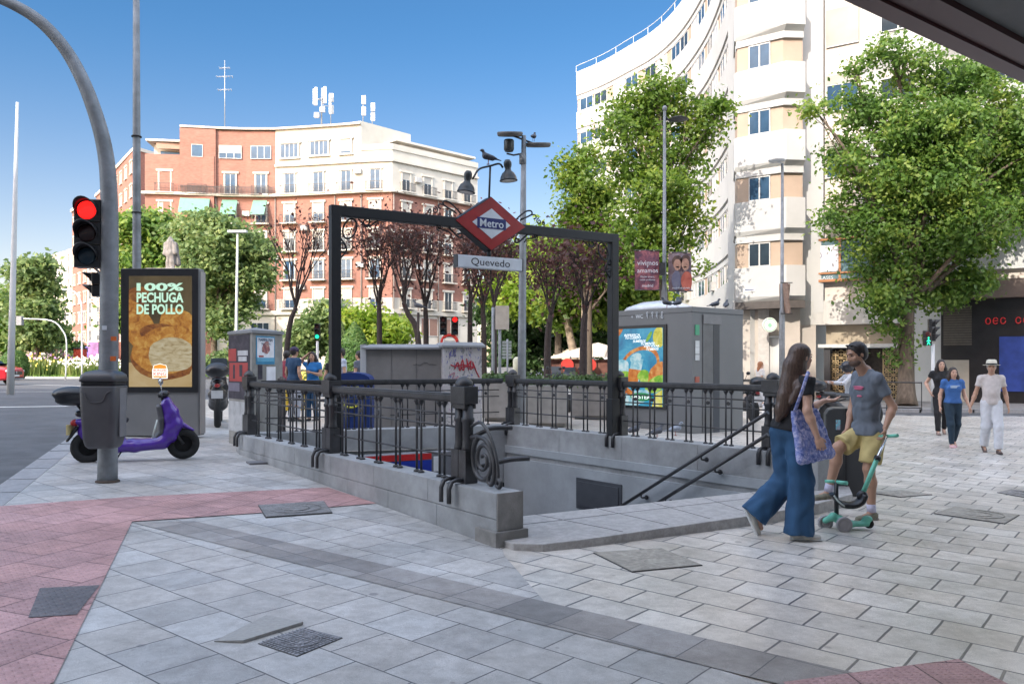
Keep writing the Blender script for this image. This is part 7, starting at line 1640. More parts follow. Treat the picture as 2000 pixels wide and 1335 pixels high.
        me = bpy.data.meshes.new(name); me.vertices.add(len(vs)); me.vertices.foreach_set('co', vs.ravel())
        me.loops.add(Fc.size); me.loops.foreach_set('vertex_index', Fc.ravel()); me.polygons.add(len(Fc)); me.polygons.foreach_set('loop_start', np.arange(len(Fc)) * 4); me.polygons.foreach_set('loop_total', np.full(len(Fc), 4))
        me.polygons.foreach_set('use_smooth', np.ones(len(Fc), bool)); me.polygons.foreach_set('material_index', mi.astype(np.int32))
        for m in (mats if hasattr(mats, '__len__') else [mats]): me.materials.append(m)
        me.update(calc_edges=True); me.validate()
        ob = bpy.data.objects.new(name, me); C.objects.link(ob)
        if parent is not None: ob.parent = parent
        return ob
skin_a = mat('skin_light', (.52, .31, .22), .5, var=.05, scale=12); skin_b = mat('skin_tan', (.42, .24, .16), .5, var=.05, scale=12)
def cloth(name, col, var=.08, scale=18, rough=.85): return mat(name, col, rough, var=var, scale=scale, bump=.15, bscale=220)
hair_k = mat('hair_black', (.018, .013, .012), .45, var=.3, scale=30, stretch=(6, 6, 1)); eye_m = mat('eye_dark', (.015, .01, .01), .2); lip_m = mat('lips', (.36, .12, .10), .5)
def hand(s, w, d, pn, side, sc, curl, mi, spread=.12, thumb_in=.5):
    """w wrist, d direction of the hand, pn palm normal (fingers curl towards it), side +1 thumb on the (d x pn) side"""
    d = V(d).normalized(); pn = (V(pn) - d * V(pn).dot(d)).normalized(); ac = d.cross(pn) * side
    s.cone(w, w + d * .045 * sc, .023 * sc, .030 * sc, mi, flat=(tuple(pn), .62), k=.01)
    s.cone(w + d * .04 * sc - ac * .012 * sc, w + d * .085 * sc - ac * .018 * sc, .025 * sc, .022 * sc, mi, flat=(tuple(pn), .55), k=.01)
    s.cone(w + d * .04 * sc + ac * .012 * sc, w + d * .085 * sc + ac * .018 * sc, .025 * sc, .022 * sc, mi, flat=(tuple(pn), .55), k=.01)
    for i, (o, l) in enumerate(((.031, .072), (.0105, .082), (-.0105, .077), (-.031, .060))):
        b = w + d * (.088 - abs(i - 1.2) * .004) * sc + ac * o * sc; ang = curl * .5 + i * .06; dd = (d + ac * spread * (1.5 - i) * .3).normalized()
        for j, (ll, r0, r1) in enumerate(((.45, .0088, .0082), (.32, .0082, .0075), (.23, .0075, .0062))):
            v = dd * math.cos(ang) + pn * math.sin(ang); e = b + v * l * ll * sc; s.cone(b, e, r0 * sc, r1 * sc, mi, k=.003); b = e; ang += curl * (.75 if j == 0 else .5)
    b = w + d * .030 * sc + ac * .028 * sc; v = (d * .75 + ac * .65 + pn * thumb_in).normalized(); e = b + v * .034 * sc; s.cone(b, e, .013 * sc, .0105 * sc, mi, k=.006); v2 = (d * .95 + ac * .15 + pn * (thumb_in + .3 * curl)).normalized(); s.cone(e, e + v2 * .030 * sc, .0105 * sc, .008 * sc, mi, k=.003)
def head(s, c, fwd, up, sc, mi, fem=False):
    r, f, u = frame_of(fwd, up); A_ = (r, f, u)
    def L(x, y, z): return V(c) + (r * x + f * y + u * z) * sc
    s.ell(L(0, -.012, .030), V((.074, .094, .088)) * sc, A_, mi, k=.02); s.ell(L(0, .022, -.035), V((.060, .068, .080)) * sc, A_, mi, k=.02)
    s.ell(L(0, .058, -.088), V((.024, .022, .018)) * sc, A_, mi, k=.018); s.cone(L(0, .083, .012), L(0, .103, -.024), .009 * sc, .0125 * sc, mi, k=.008)
    s.ell(L(.014, .090, -.030), V((.010, .011, .008)) * sc, A_, mi, k=.004); s.ell(L(-.014, .090, -.030), V((.010, .011, .008)) * sc, A_, mi, k=.004)
    s.ell(L(0, .078, .028), V((.050, .014, .010)) * sc, A_, mi, k=.010); s.ell(L(0, .082, -.056), V((.022, .010, .006)) * sc, A_, mi, k=.004); s.ell(L(0, .080, -.066), V((.018, .010, .006)) * sc, A_, mi, k=.004)
    for sg in (-1, 1):
        s.ell(L(sg * .074, -.008, -.004), V((.008, .018, .030)) * sc, A_, mi, k=.006); s.ell(L(sg * .042, .058, -.022), V((.020, .018, .018)) * sc, A_, mi, k=.015)
    return L, A_
def face_bits(L, A_, sc, par, fem):
    for sg in (-1, 1): mb = MB(); mb.ell(L(sg * .030, .079, .006), V((.013, .007, .007)) * sc, 10, 6, M=Matrix((A_[0], A_[1], A_[2])).transposed()); mb.build('eye', eye_m, par)
    for sg in (-1, 1): mb = MB(); mb.tube([L(sg * .015, .091, .026), L(sg * .032, .089, .031), L(sg * .048, .076, .026)], .0032 * sc, 5); mb.build('eyebrow', hair_k, par)
    mb = MB(); mb.ell(L(0, .088, -.061), V((.020, .007, .0065)) * sc, 10, 6, M=Matrix((A_[0], A_[1], A_[2])).transposed()); mb.build('lips', lip_m, par)
def shoe(par, an, d, m, sole, sc=1.0, up=UZ, name='shoe'):
    """an = ankle, d = toe direction; sole lies .085 below the ankle along up"""
    d = V(d).normalized(); u = (V(up) - d * V(up).dot(d)).normalized(); r = d.cross(u); s = S(.02)
    b = V(an) - u * .05 * sc
    s.cone(b - d * .035 * sc, b + d * .06 * sc - u * .005 * sc, .040 * sc, .036 * sc, flat=(tuple(r), .9)); s.cone(b + d * .06 * sc - u * .01 * sc, b + d * .165 * sc - u * .012 * sc, .036 * sc, .028 * sc, flat=(tuple(r), 1.25)); s.cone(b, V(an) + u * .0, .038 * sc, .036 * sc)
    s.build(name, [m], par, .007, clipall=[(V(an) - u * .083 * sc, -u)])
    s = S(.01); s.cone(b - d * .04 * sc - u * .028 * sc, b + d * .05 * sc - u * .028 * sc, .041 * sc, .036 * sc, flat=(tuple(u), .3)); s.cone(b + d * .05 * sc - u * .028 * sc, b + d * .17 * sc - u * .028 * sc, .037 * sc, .040 * sc, flat=(tuple(u), .3)); s.build('sole', [sole], par.children[-1] if False else par, .007)
def person(name_label, base, J, sc, skin, fwd, hfwd, hup=UZ, vox=.012, fem=False, top=None, bottom=None, sleeve=.45, hem=.02, shoes=None, hair=None, hands=None, legs_clip=None, group=None, bust=0, belly=0, wide=None, shorts=False, hairfn=None, hairm=None, extra=None, neckw=0):
    t = thing('person', base, name_label, 'person', group=group)
    r, f, u = frame_of(fwd, (J['nb'] - J['pe'])); A_ = (r, f, u); s = S(.028)
    nb, pe = J['nb'], J['pe']; ax = nb - pe; L_ = ax.length
    def T(k, x=0, y=0): return pe + ax * k + (r * x + f * y) * sc
    def torso(q, g, mi=0, clip=None):
        q.ell(T(.68), V((.146 + g, .103 + g, .165 + g)) * sc, A_, mi, clip); q.ell(T(.36, 0, belly * .4), V((.124 + g + belly * .5, .096 + g + belly, .17 + g)) * sc, A_, mi, clip, k=.07); q.ell(T(.02, 0, -.01), V((.150 + g, .110 + g, .12 + g)) * sc, A_, mi, clip, k=.07)
        for k_ in ('shL', 'shR'): q.cone(T(.84), J[k_] - u * .008, (.060 + g) * sc, (.041 + g) * sc, mi, clip=clip); q.cone(T(1.02), J[k_] + u * .0, (.034 + g * .6) * sc, (.026 + g * .6) * sc, mi, clip=clip, k=.05); q.cone(T(.60, (.075 if k_ == 'shR' else -.075)), J[k_] - u * .02, (.07 + g) * sc, (.040 + g) * sc, mi, clip=clip)
        if bust: 
            for sg in (-1, 1): q.ell(T(.62, sg * .07, .085), V((.06 + g, .05 + g, .06 + g)) * sc * bust, A_, mi, clip)
    torso(s, 0)
    s.cone(T(.90), J['hc'] - V(hup) * .06 * sc, (.056 + neckw) * sc, .050 * sc, 0)
    Lh, Ah = head(s, J['hc'], hfwd, hup, sc, 0, fem)
    for sd in 'LR':
        sg = 1 if sd == 'R' else -1
        s.chain([J['sh' + sd], J['el' + sd]], [.046 * sc, .037 * sc]); m = lerp(J['el' + sd], J['wr' + sd], .3); s.chain([J['el' + sd], m, J['wr' + sd]], [.037 * sc, .038 * sc, .024 * sc])
        hd = (hands or {}).get(sd, {}); dr = hd.get('d', (J['wr' + sd] - J['el' + sd]).normalized()); pn = hd.get('pn', -r * sg)
        hand(s, J['wr' + sd], dr, pn, hd.get('side', sg if False else (1 if (V(dr).normalized().cross(V(pn))).dot(f) > 0 else -1)), sc, hd.get('curl', .5), 0)
        s.chain([T(-.05, sg * .085), J['kn' + sd]], [.088 * sc, .056 * sc]); m = lerp(J['kn' + sd], J['an' + sd], .32) - (J['ft' + sd] * .012 * sc); s.chain([J['kn' + sd], m, J['an' + sd]], [.052 * sc, .056 * sc, .036 * sc])
        s.cone(J['an' + sd] - UZ * .03 * sc, J['an' + sd] + J['ft' + sd] * .10 * sc - UZ * .045 * sc, .03 * sc, .022 * sc)
    s.build('body', [skin], t, vox); face_bits(Lh, Ah, sc, t, fem)
    # top
    if top:
        q = S(.03); cl = [(T(.955), ax)]; torso(q, .014, 0)
        for sd in 'LR':
            e = lerp(J['sh' + sd], J['el' + sd], min(1, sleeve) * 1.15); dv = (J['el' + sd] - J['sh' + sd]).normalized(); q.cone(J['sh' + sd], e, .052 * sc, .060 * sc if sleeve < 1 else .05 * sc, 0, clip=[(lerp(J['sh' + sd], J['el' + sd], min(1, sleeve)), dv)])
            if sleeve > 1: q.cone(J['el' + sd], J['wr' + sd], .05 * sc, .036 * sc)
        if hem < 0: q.ell(T(hem * .5), V((.172, .128, .13)) * sc, A_, 0)
        q.ell(T(.04, 0, -.01), V((.172, .130, .12)) * sc, A_, 0)
        q.build('top', [top], t, vox, wr=(.006 if vox < .01 else .0035), clipall=[(T(hem), -ax), (T(1.035), ax)])
    if bottom:
        q = S(.03); q.ell(T(.02, 0, -.01), V((.162, .120, .115)) * sc, A_); q.ell(T(.10), V((.138, .108, .07)) * sc, A_)
        w = wide or (.099, .072, .056)
        for sd in 'LR':
            sg = 1 if sd == 'R' else -1; h0 = T(-.05, sg * .082); kn, an = J['kn' + sd], J['an' + sd]
            if shorts:
                e = lerp(h0, kn, shorts); q.cone(h0, e, w[0] * sc, w[1] * sc, 0, clip=[(lerp(h0, kn, shorts), kn - h0)])
            else: e = an + (an - kn).normalized() * (legs_clip or 0) * sc; q.chain([h0, kn, e], [w[0] * sc, w[1] * sc, w[2] * sc], clip=[(e, e - kn)])
        q.build('trousers' if not shorts else 'shorts', [bottom], t, vox, wr=(.0075 if vox < .01 else .004), wf=(6, 6, 2.6), clipall=[(T(.12), ax)])
    if shoes:
        for sd in 'LR': shoe(t, J['an' + sd], J['ft' + sd], shoes[0], shoes[1], sc, up=J.get('up' + sd, UZ))
    if hair:
        q = S(.02); r2, f2, u2 = Ah; def_h = Lh
        cl = [(Lh(0, .068, .045), f2 * .8 - u2 * .35)]
        q.ell(Lh(0, -.016, .036), V((.084, .102, .094)) * sc, Ah, 0, clip=[(Lh(0, .060, .050), f2 * .9 - u2 * .44)]); q.ell(Lh(0, -.045, -.005), V((.078, .068, .075)) * sc, Ah, 0)
        if hair == 'long': q.chain([Lh(0, -.045, .0), Lh(0, -.085, -.12), Lh(0, -.10, -.24)], [.085 * sc, .075 * sc, .05 * sc], flat=(tuple(f2), .6)); 
        if hair == 'shoulder':
            for sg in (-1, 1): q.chain([Lh(sg * .055, -.02, .02), Lh(sg * .085, -.02, -.10), Lh(sg * .10, .0, -.20)], [.045 * sc, .05 * sc, .035 * sc])
            q.cone(Lh(0, -.06, .02), Lh(0, -.07, -.17), .07 * sc, .06 * sc)
        if hairfn: hairfn(q, Lh, Ah)
        q.build('hair', [hairm or hair_k], t, vox * .8, wr=.0022, wf=(30, 30, 3))
    if extra: extra(t, Lh, Ah, T, A_)
    return t
def stand(px, pyt, pyf, fwd, H=None, Y=None, stride=.0, arms=None, lean=0.0, bend=0.0):
    """joints for a standing or walking figure between pixel rows pyt (top of head) and pyf (feet)"""
    b = G(px, pyf) if Y is None else GY(px, Y); Y = b.y; zt = CH - (pyt - HZ) / F * Y; H = zt - b.z; sc = H / 1.74
    f = V((fwd[0], fwd[1], 0)).normalized(); r = f.cross(UZ); J = {}
    def q(x, y, z): return b + r * x * sc + f * y * sc + UZ * z * sc
    J['hc'] = q(0, .02 + lean, 1.61); J['nb'] = q(0, -.01 + lean * .8, 1.465); J['pe'] = q(0, 0, .96)
    for sd, sg in (('R', 1), ('L', -1)):
        st = stride * sg; J['sh' + sd] = q(sg * .175, -.01 + lean * .7, 1.415)
        e, w = (arms or {}).get(sd, ((sg * .235, -.03 - st * .5, 1.14), (sg * .25, .05 - st * .9, .90))); J['el' + sd] = q(*e); J['wr' + sd] = q(*w)
        J['kn' + sd] = q(sg * .09, .04 + st * .55 + (.06 if st < 0 else 0), .50); J['an' + sd] = q(sg * .085, st, .085 + (.05 if st < -.1 else 0)); J['ft' + sd] = f if st >= -.1 else (f * .85 - UZ * .5).normalized()
    return b, J, sc
# ================================================================== PEOPLE
white_r = mat('sole_white', (.6, .6, .58), .6)
# ---- woman walking, near
Yw = G(1572, 1052).y
def W_(px, py, dy=0.0): return P(px, py, Yw + dy)
scw = (P(1562, 666, Yw).z - G(1572, 1052).z) / 1.74
fw = V((.86, .50, 0)).normalized()
J = dict(hc=W_(1565, 698, .02), nb=W_(1557, 735, .02), pe=W_(1541, 842, .04), shR=W_(1577, 742, -.12), shL=W_(1545, 742, .20), elR=W_(1577, 802, -.20), wrR=W_(1596, 852, -.21), elL=W_(1578, 800, .26), wrL=W_(1610, 782, .30),
         knR=W_(1566, 940, -.04), anR=W_(1560, 1034, -.04), knL=W_(1536, 935, .12), anL=W_(1477, 1001, .14), ftR=V((.97, -.1, -.02)).normalized(), ftL=V((.42, .0, -.9)).normalized(), upL=V((.8, 0, .5)))
J['anR'].z = G(1560, 1050).z + .088 * scw
denim = mat('denim_blue', (.022, .075, .16), .85, var=.22, scale=7, bump=.3, bscale=300, stretch=(1, 1, .35)); blackc = cloth('cotton_black', (.012, .012, .014))
longm = mat('hair_brown_long', (.075, .045, .032), .42, var=.45, scale=26, stretch=(7, 7, .7))
def wh(q, Lh, A_):
    pts = [Lh(0, -.03, .02), Lh(0, -.07, -.08), W_(1548, 745, -.01), W_(1538, 775, -.03), W_(1528, 800, -.04), W_(1520, 818, -.05)]
    q.chain(pts, [.088 * scw, .10 * scw, .105 * scw, .09 * scw, .065 * scw, .028 * scw], flat=((0, 1, 0), .75))
    q.chain([Lh(-.05, .03, .03), Lh(-.05, .0, -.10), W_(1560, 760, -.14), W_(1545, 785, -.13)], [.04 * scw, .045 * scw, .04 * scw, .025 * scw])
def wex(t, Lh, A_, T, B_):
    # phone in far hand
    mb = MB(); mb.box(J['wrL'] + V((.13, .03, .0)), (.15, .075, .009), M=Matrix.Rotation(-.25, 3, 'Y')); ph = mb.build('phone', blackp, None); tag(ph, 'dark phone held out in the walking woman\'s far hand', 'phone')
t = person('woman with very long brown hair walking past in a black top and wide blue jeans', G(1560, 1052), J, scw, skin_a, fw, V((.93, .36, -.02)), vox=.0085, fem=True, top=blackc, bottom=denim, sleeve=.52, hem=.03, shoes=(mat('canvas_cream', (.52, .50, .45), .8), white_r), hair='none', hairfn=wh, hairm=longm, wide=(.102, .105, .128), legs_clip=.035, bust=.9, extra=wex,
           hands={'R': dict(d=V((.35, .0, -.9)), pn=V((.2, 1, 0)), curl=.75), 'L': dict(d=V((.95, .1, .05)), pn=V((0, 0, 1)), curl=.35)})
# patterned shoulder bag
bagm = pm('bag_pattern', (.03, .08, .30), (.22, .25, .50), (.62, .60, .74), 30, .8)
bg_t = thing('shoulder_bag', W_(1575, 880, -.2), 'blue and lilac patterned cloth bag hanging from the walking woman\'s shoulder', 'bag')
bgp = [W_(1548, 801, -.12), W_(1592, 797, -.02), W_(1622, 886, .02), W_(1566, 898, -.22)]
nb_ = V((.2, -1, .0)).normalized(); q = S(.03); c0, c1, c2, c3 = bgp
for i in range(7):
    k = i / 6; a, b = lerp(c0, c1, k), lerp(c3, c2, k); q.cone(a, b, .022, .045, flat=((0, 1, 0), .8), clip=[(a, a - b)])
q.build('body', [bagm], bg_t, .0085, wr=.006, wf=(6, 6, 4))
mb = MB(); mb.tube(smooth_path([W_(1552, 803, -.17), W_(1566, 765, -.22), W_(1577, 731, -.17), W_(1580, 727, -.08), W_(1577, 735, .06), W_(1588, 800, .03)], 5), .016, 8, sx=.35); mb.build('strap', bagm, bg_t)
# ---- man with scooter
Ym = G(1690, 1012).y
def M_(px, py, dy=0.0): return P(px, py, Ym + dy)
scm = (P(1670, 664, Ym).z - G(1690, 1012).z) / 1.76
fm2 = V((-.80, -.45, 0)).normalized()
J2 = dict(hc=M_(1673, 692, -.05), nb=M_(1692, 724, 0), pe=M_(1693, 845, .03), shL=M_(1713, 738, -.20), shR=M_(1676, 734, .17), elL=M_(1744, 795, -.22), wrL=M_(1729, 835, -.28), elR=M_(1665, 795, .22), wrR=M_(1655, 838, .10),
          knL=M_(1697, 915, -.08), anL=M_(1702, 992, -.06), knR=M_(1637, 874, .02), anR=M_(1618, 957, .10), ftL=V((-.90, -.35, -.03)).normalized(), ftR=V((-.90, -.30, -.03)).normalized())
J2['anL'].z = G(1700, 1012).z + .086 * scm
greyt = cloth('tshirt_grey', (.13, .15, .18), .08); yels = cloth('shorts_yellow', (.50, .40, .17), .07)
shm = mat('beard_stubble', (.12, .075, .055), .7)
def mh(q, Lh, A_):
    q.ell(Lh(0, -.005, .082), V((.058, .070, .030)) * scm, A_, 0)
def mex(t, Lh, A_, T, B_):
    q = S(.008); q.ell(Lh(0, .040, -.068), V((.0625, .058, .046)) * scm, A_, clip=[(Lh(0, 0, -.046), A_[2]), (Lh(0, -.005, 0), -A_[1])]); q.build('beard', [shm], t, .006)
    g = thing('sunglasses', Lh(0, .06, .115), 'dark sunglasses pushed up on the man\'s head', 'sunglasses'); 
    for sg in (-1, 1): mb = MB(); mb.ell(Lh(sg * .030, .052, .105), V((.022, .018, .010)) * scm, 10, 6); mb.build('lens', blackp, g)
    mb = MB(); mb.tube([Lh(-.078, -.02, .06), Lh(-.058, .045, .098), Lh(.058, .045, .098), Lh(.078, -.02, .06)], .004, 5); mb.build('frame', blackp, g)
    pk = mat('print_pink', (.50, .12, .20), .7); o = T(.70, -.02, .125); rr2 = B_[0]
    for i, (x, z, w) in enumerate(((.0, .045, .13), (.0, .015, .11), (-.01, -.10, .06))): mb = MB(); mb.ell(T(.70 + z, x * 1.0, .119), V((w * .5, .010, .011)) * scm, 12, 6, M=Matrix((B_[0], B_[1], B_[2])).transposed()); mb.build('print', pk, t)
    for sd in 'LR':
        a = J2['an' + sd]; k = (J2['kn' + sd] - a).normalized(); mb = MB(); mb.tube([a - k * .01, a + k * .075], [.044 * scm, .042 * scm], 12); mb.build('sock', mat('sock_pale', (.55, .53, .66), .9), t)
trail = (mat('shoe_olive', (.19, .18, .13), .85, var=.25, scale=20), mat('sole_tan', (.22, .19, .16), .8))
person('bearded man in grey T-shirt and yellow shorts holding the child scooter', G(1700, 1012), J2, scm, skin_b, fm2, V((-.93, -.22, -.26)), V((-.15, 0, 1)), vox=.0085, top=greyt, bottom=yels, sleeve=.58, hem=-.02, shoes=trail, hair='none', hairfn=mh, shorts=.82, wide=(.104, .105, .1), extra=mex, neckw=.004,
       hands={'L': dict(d=V((-.15, -.1, -.95)), pn=V((-.9, .4, -.1)), curl=1.15), 'R': dict(d=V((-.2, -.1, -.9)), pn=V((0, -1, 0)), curl=.6)})
# ---- child scooter
mint = mat('mint_plastic', (.16, .52, .38), .4, var=.05); Ys = G(1655, 1033).y
def Sx(px, py, dy=0.0): return P(px, py, Ys + dy)
st = thing('child_scooter', G(1655, 1033), 'mint green three-wheeled child scooter with a curved black seat', 'scooter')
hb_ = M_(1733, 851, -.30)
mb = MB(); mb.tube([M_(1718, 852, -.16), M_(1753, 850, -.42)], .017, 10); mb.build('handlebar_grip', mint, st)
mb = MB(); mb.tube([M_(1731, 853, -.30), Sx(1713, 895)], .014, 10); mb.build('upper_stem', chrome, st)
mb = MB(); mb.tube([Sx(1714, 893), Sx(1684, 966)], .023, 12); mb.build('lower_stem', mint, st)
mb = MB(); mb.tube([Sx(1709, 893), Sx(1718, 896)], .028, 10); mb.build('clamp', blackp, st)
pth = smooth_path([Sx(1624, 963), Sx(1632, 974), Sx(1646, 984), Sx(1664, 986), Sx(1680, 979), Sx(1687, 965)], 4)
mb = MB(); mb.tube(pth, [.022] * 8 + [.035] * (len(pth) - 8), 8, sx=2.4); mb.build('seat', blackp, st); mb = MB(); mb.tube([p + V((0, -.062, -.01)) for p in pth], .008, 6); mb.build('seat_trim', mat('trim_white', (.6, .65, .6), .5), st)
mb = MB(); mb.ell(Sx(1684, 968), (.055, .045, .055)); mb.build('hinge', blackp, st)
mb = MB(); mb.tube([Sx(1633, 941), Sx(1634, 1012)], .022, 10); mb.build('front_post', blackp, st)
mb = MB(); mb.tube([Sx(1612, 939, .06), Sx(1630, 940)], .016, 10); mb.build('small_grip', mint, st); mb = MB(); mb.tube([Sx(1634, 941), Sx(1655, 943, -.08)], .019, 10); mb.build('small_grip', mint, st)
q = S(.03); q.chain([Sx(1612, 1016, .05), Sx(1628, 1008), Sx(1640, 1014), Sx(1652, 1020, -.1)], [.028, .035, .035, .028]); q.chain([Sx(1638, 1014), Sx(1660, 1022), Sx(1692, 1022)], [.035, .03, .026], flat=((0, 1, 0), 1.8)); q.ell(Sx(1694, 1013), (.05, .035, .035)); q.build('deck', [mint], st, .009)
whl = mat('wheel_clear', (.35, .33, .33), .25); 
def wheel(par, c, r, w, axis, m=rubber, rim=None, name='wheel', spokes=0):
    R = V(axis).to_track_quat('Z', 'Y').to_matrix(); mb = MB(); k = min(w / 2, r * .35); mb.lathe([(r - 2 * k, -w / 2 * .8), (r - k * .5, -w / 2), (r, -w / 4), (r, w / 4), (r - k * .5, w / 2), (r - 2 * k, w / 2 * .8), (r - 2 * k, -w / 2 * .8)], tuple(c), 28, M=R); tyre = mb.build(name, m, par)
    if rim:
        mb = MB(); ri = r - 2 * k + .003; mb.lathe([(ri, -w * .3), (ri, w * .3), (ri - .018, w * .3), (ri - .018, -w * .3), (ri, -w * .3)], tuple(c), 24, M=R); mb.lathe([(.001, -w * .4), (.04, -w * .4), (.04, w * .4), (.001, w * .4)], tuple(c), 12, M=R)
        for i in range(spokes): a = 6.283 * i / spokes; d = R @ V((math.cos(a), math.sin(a), 0)); mb.tube([V(c) + d * .03, V(c) + d * (ri - .01)], .014 if spokes < 8 else .006, 6)
        mb.build('rim', rim, tyre)
    return tyre
for c, r in ((Sx(1612, 1020, .07), .072), (Sx(1649, 1024, -.12), .075)): wheel(st, c, r, .035, (.1, 1, 0), whl, galv, spokes=5)
wheel(st, Sx(1697, 1022), .045, .04, (.1, 1, 0), rubber, galv)
# ---- three walkers on the right
b, J, sc = stand(1838, 701, 848, (-.35, -1), stride=.16, arms={'R': ((.30, -.10, 1.18), (.24, .10, .98)), 'L': ((-.25, -.05, 1.14), (-.24, .05, .92))})
person('woman in all black with long wavy dark hair walking at the left of the trio', b, J, sc, skin_a, (-.35, -1, 0), (-.2, -1, 0), vox=.014, fem=True, top=blackc, bottom=blackc, sleeve=.4, hem=-.05, shoes=(mat('sandal', (.25, .18, .15), .7), blackp), hair='shoulder', bust=1.0, wide=(.105, .075, .055))
b, J, sc = stand(1861, 716, 873, (-.15, -1), stride=.17, arms={'L': ((-.24, -.02, 1.12), (-.30, .10, .88)), 'R': ((.24, -.05, 1.13), (.27, .03, .88))})
WB = J
def tee(t, Lh, A_, T, B_):
    mb = MB(); c = T(.70, 0, .135); mb.box(c, (.17, .02, .05)); mb.build('print', mat('print_pale', (.35, .45, .6), .6), t)
person('woman in bright blue T-shirt and navy leggings holding the hatted man\'s hand', b, J, sc, skin_a, (-.15, -1, 0), (-.1, -1, 0), vox=.014, fem=True, top=cloth('tee_blue', (.04, .12, .33)), bottom=cloth('leggings_navy', (.012, .03, .05)), sleeve=.5, hem=-.02, shoes=(mat('sneaker_pink', (.6, .36, .36), .7), white_r), hair='shoulder', hairm=mat('hair_dark_brown', (.03, .018, .014), .5), bust=1.05, belly=.02, wide=(.104, .074, .052), extra=tee)
b, J, sc = stand(1936, 704, 884, (-.3, -1), stride=-.15, arms={'R': ((.26, -.02, 1.12), (.36, .05, .87)), 'L': ((-.25, -.05, 1.12), (-.27, .05, .88))})
def hat(t, Lh, A_, T, B_):
    h = thing('hat', Lh(0, 0, .10), 'cream brimmed hat with a black band on the right-hand man', 'hat'); R = Matrix((A_[0], A_[1], A_[2])).transposed()
    mb = MB(); mb.lathe([(.135, .0), (.145, .010), (.12, .004), (.092, .008), (.089, .055), (.080, .095), (.05, .108), (.001, .100)], tuple(Lh(0, -.005, .045)), 22, M=R); mb.build('crown', mat('straw_cream', (.62, .58, .48), .8), h)
    mb = MB(); mb.lathe([(.0945, .010), (.093, .038)], tuple(Lh(0, -.005, .045)), 22, M=R); mb.build('band', blackp, h)
person('older man in cream hat, pale polo shirt and white trousers at right', b, J, sc * .97, skin_b, (-.3, -1, 0), (-.55, -1, 0), vox=.014, top=cloth('polo_pale', (.52, .47, .45)), bottom=cloth('trousers_white', (.56, .57, .60)), sleeve=.55, hem=-.10, shoes=(mat('shoe_brown', (.09, .06, .05), .6), blackp), hair='none', hairm=mat('hair_grey', (.3, .29, .28), .6), belly=.03, wide=(.112, .088, .078), extra=hat)
# ---- group behind the stairwell
def bg(px, pyt, Y, fwd, label, top, bottom, arms=None, fem=False, hair='short', sleeve=.5, lean=0, extra=None, hm=None, hf=None):
    b, J, sc = stand(px, pyt, 0, fwd, Y=Y, arms=arms, lean=lean, stride=.03); return person(label, b, J, sc, skin_b, (*fwd, 0), (*(hf or fwd), 0), vox=.016, fem=fem, top=top, bottom=bottom, sleeve=sleeve, hem=-.05, shoes=(blackp, white_r), hair=hair, hairm=hm, bust=.95 if fem else 0, extra=extra)
def cap(t, Lh, A_, T, B_):
    mb = MB(); R = Matrix((A_[0], A_[1], A_[2])).transposed(); mb.ell(Lh(0, -.01, .05), (.092, .108, .075), 14, 8, M=R); mb.build('cap', mat('cap_purple', (.035, .02, .06), .7), t)
bg(574, 676, 18.3, (.55, .8), 'man in navy T-shirt and dark cap seen from behind in the group', cloth('tee_navy', (.015, .05, .11)), cloth('shorts_grey', (.35, .37, .42)), extra=cap)
bg(560, 684, 18.9, (.5, .8), 'person in a dark red shirt half hidden behind the man in navy', cloth('tee_red', (.22, .03, .05)), blackc)
bg(611, 686, 18.6, (-.3, -1), 'woman in a bright blue T-shirt with one hand raised to her head', cloth('tee_azure', (.02, .16, .42)), denim, fem=True, hair='shoulder', arms={'R': ((.32, .05, 1.50), (.12, .06, 1.66)), 'L': ((-.24, .02, 1.15), (-.05, .20, 1.22))}, hf=(-.1, -1))
bg(667, 679, 19.2, (-.8, -.4), 'man with short dark hair in a pale striped shirt looking left', cloth('shirt_striped', (.42, .46, .55), .2, 8), cloth('jeans_dark', (.03, .05, .09)))
bg(651, 690, 20.3, (-.5, .8), 'person in black mostly hidden by the gantry post', blackc, blackc)
bg(702, 684, 20.0, (-.8, .3), 'dark-haired man in a grey shirt half hidden by the wide cabinet', cloth('shirt_greyblue', (.10, .11, .14)), blackc)
# ---- woman in white by the coffee shop
b, J, sc = stand(1485, 705, 0, (.9, .2), Y=26, stride=.1); person('woman with reddish hair in white walking by the coffee shop door', b, J, sc, skin_a, (.9, .2, 0), (.9, .2, 0), vox=.018, fem=True, top=cloth('blouse_white', (.6, .56, .52)), bottom=cloth('trousers_white', (.56, .57, .60)), sleeve=.6, hem=-.05, shoes=(white_r, white_r), hair='long', hairm=mat('hair_red', (.30, .12, .05), .5), bust=.9)
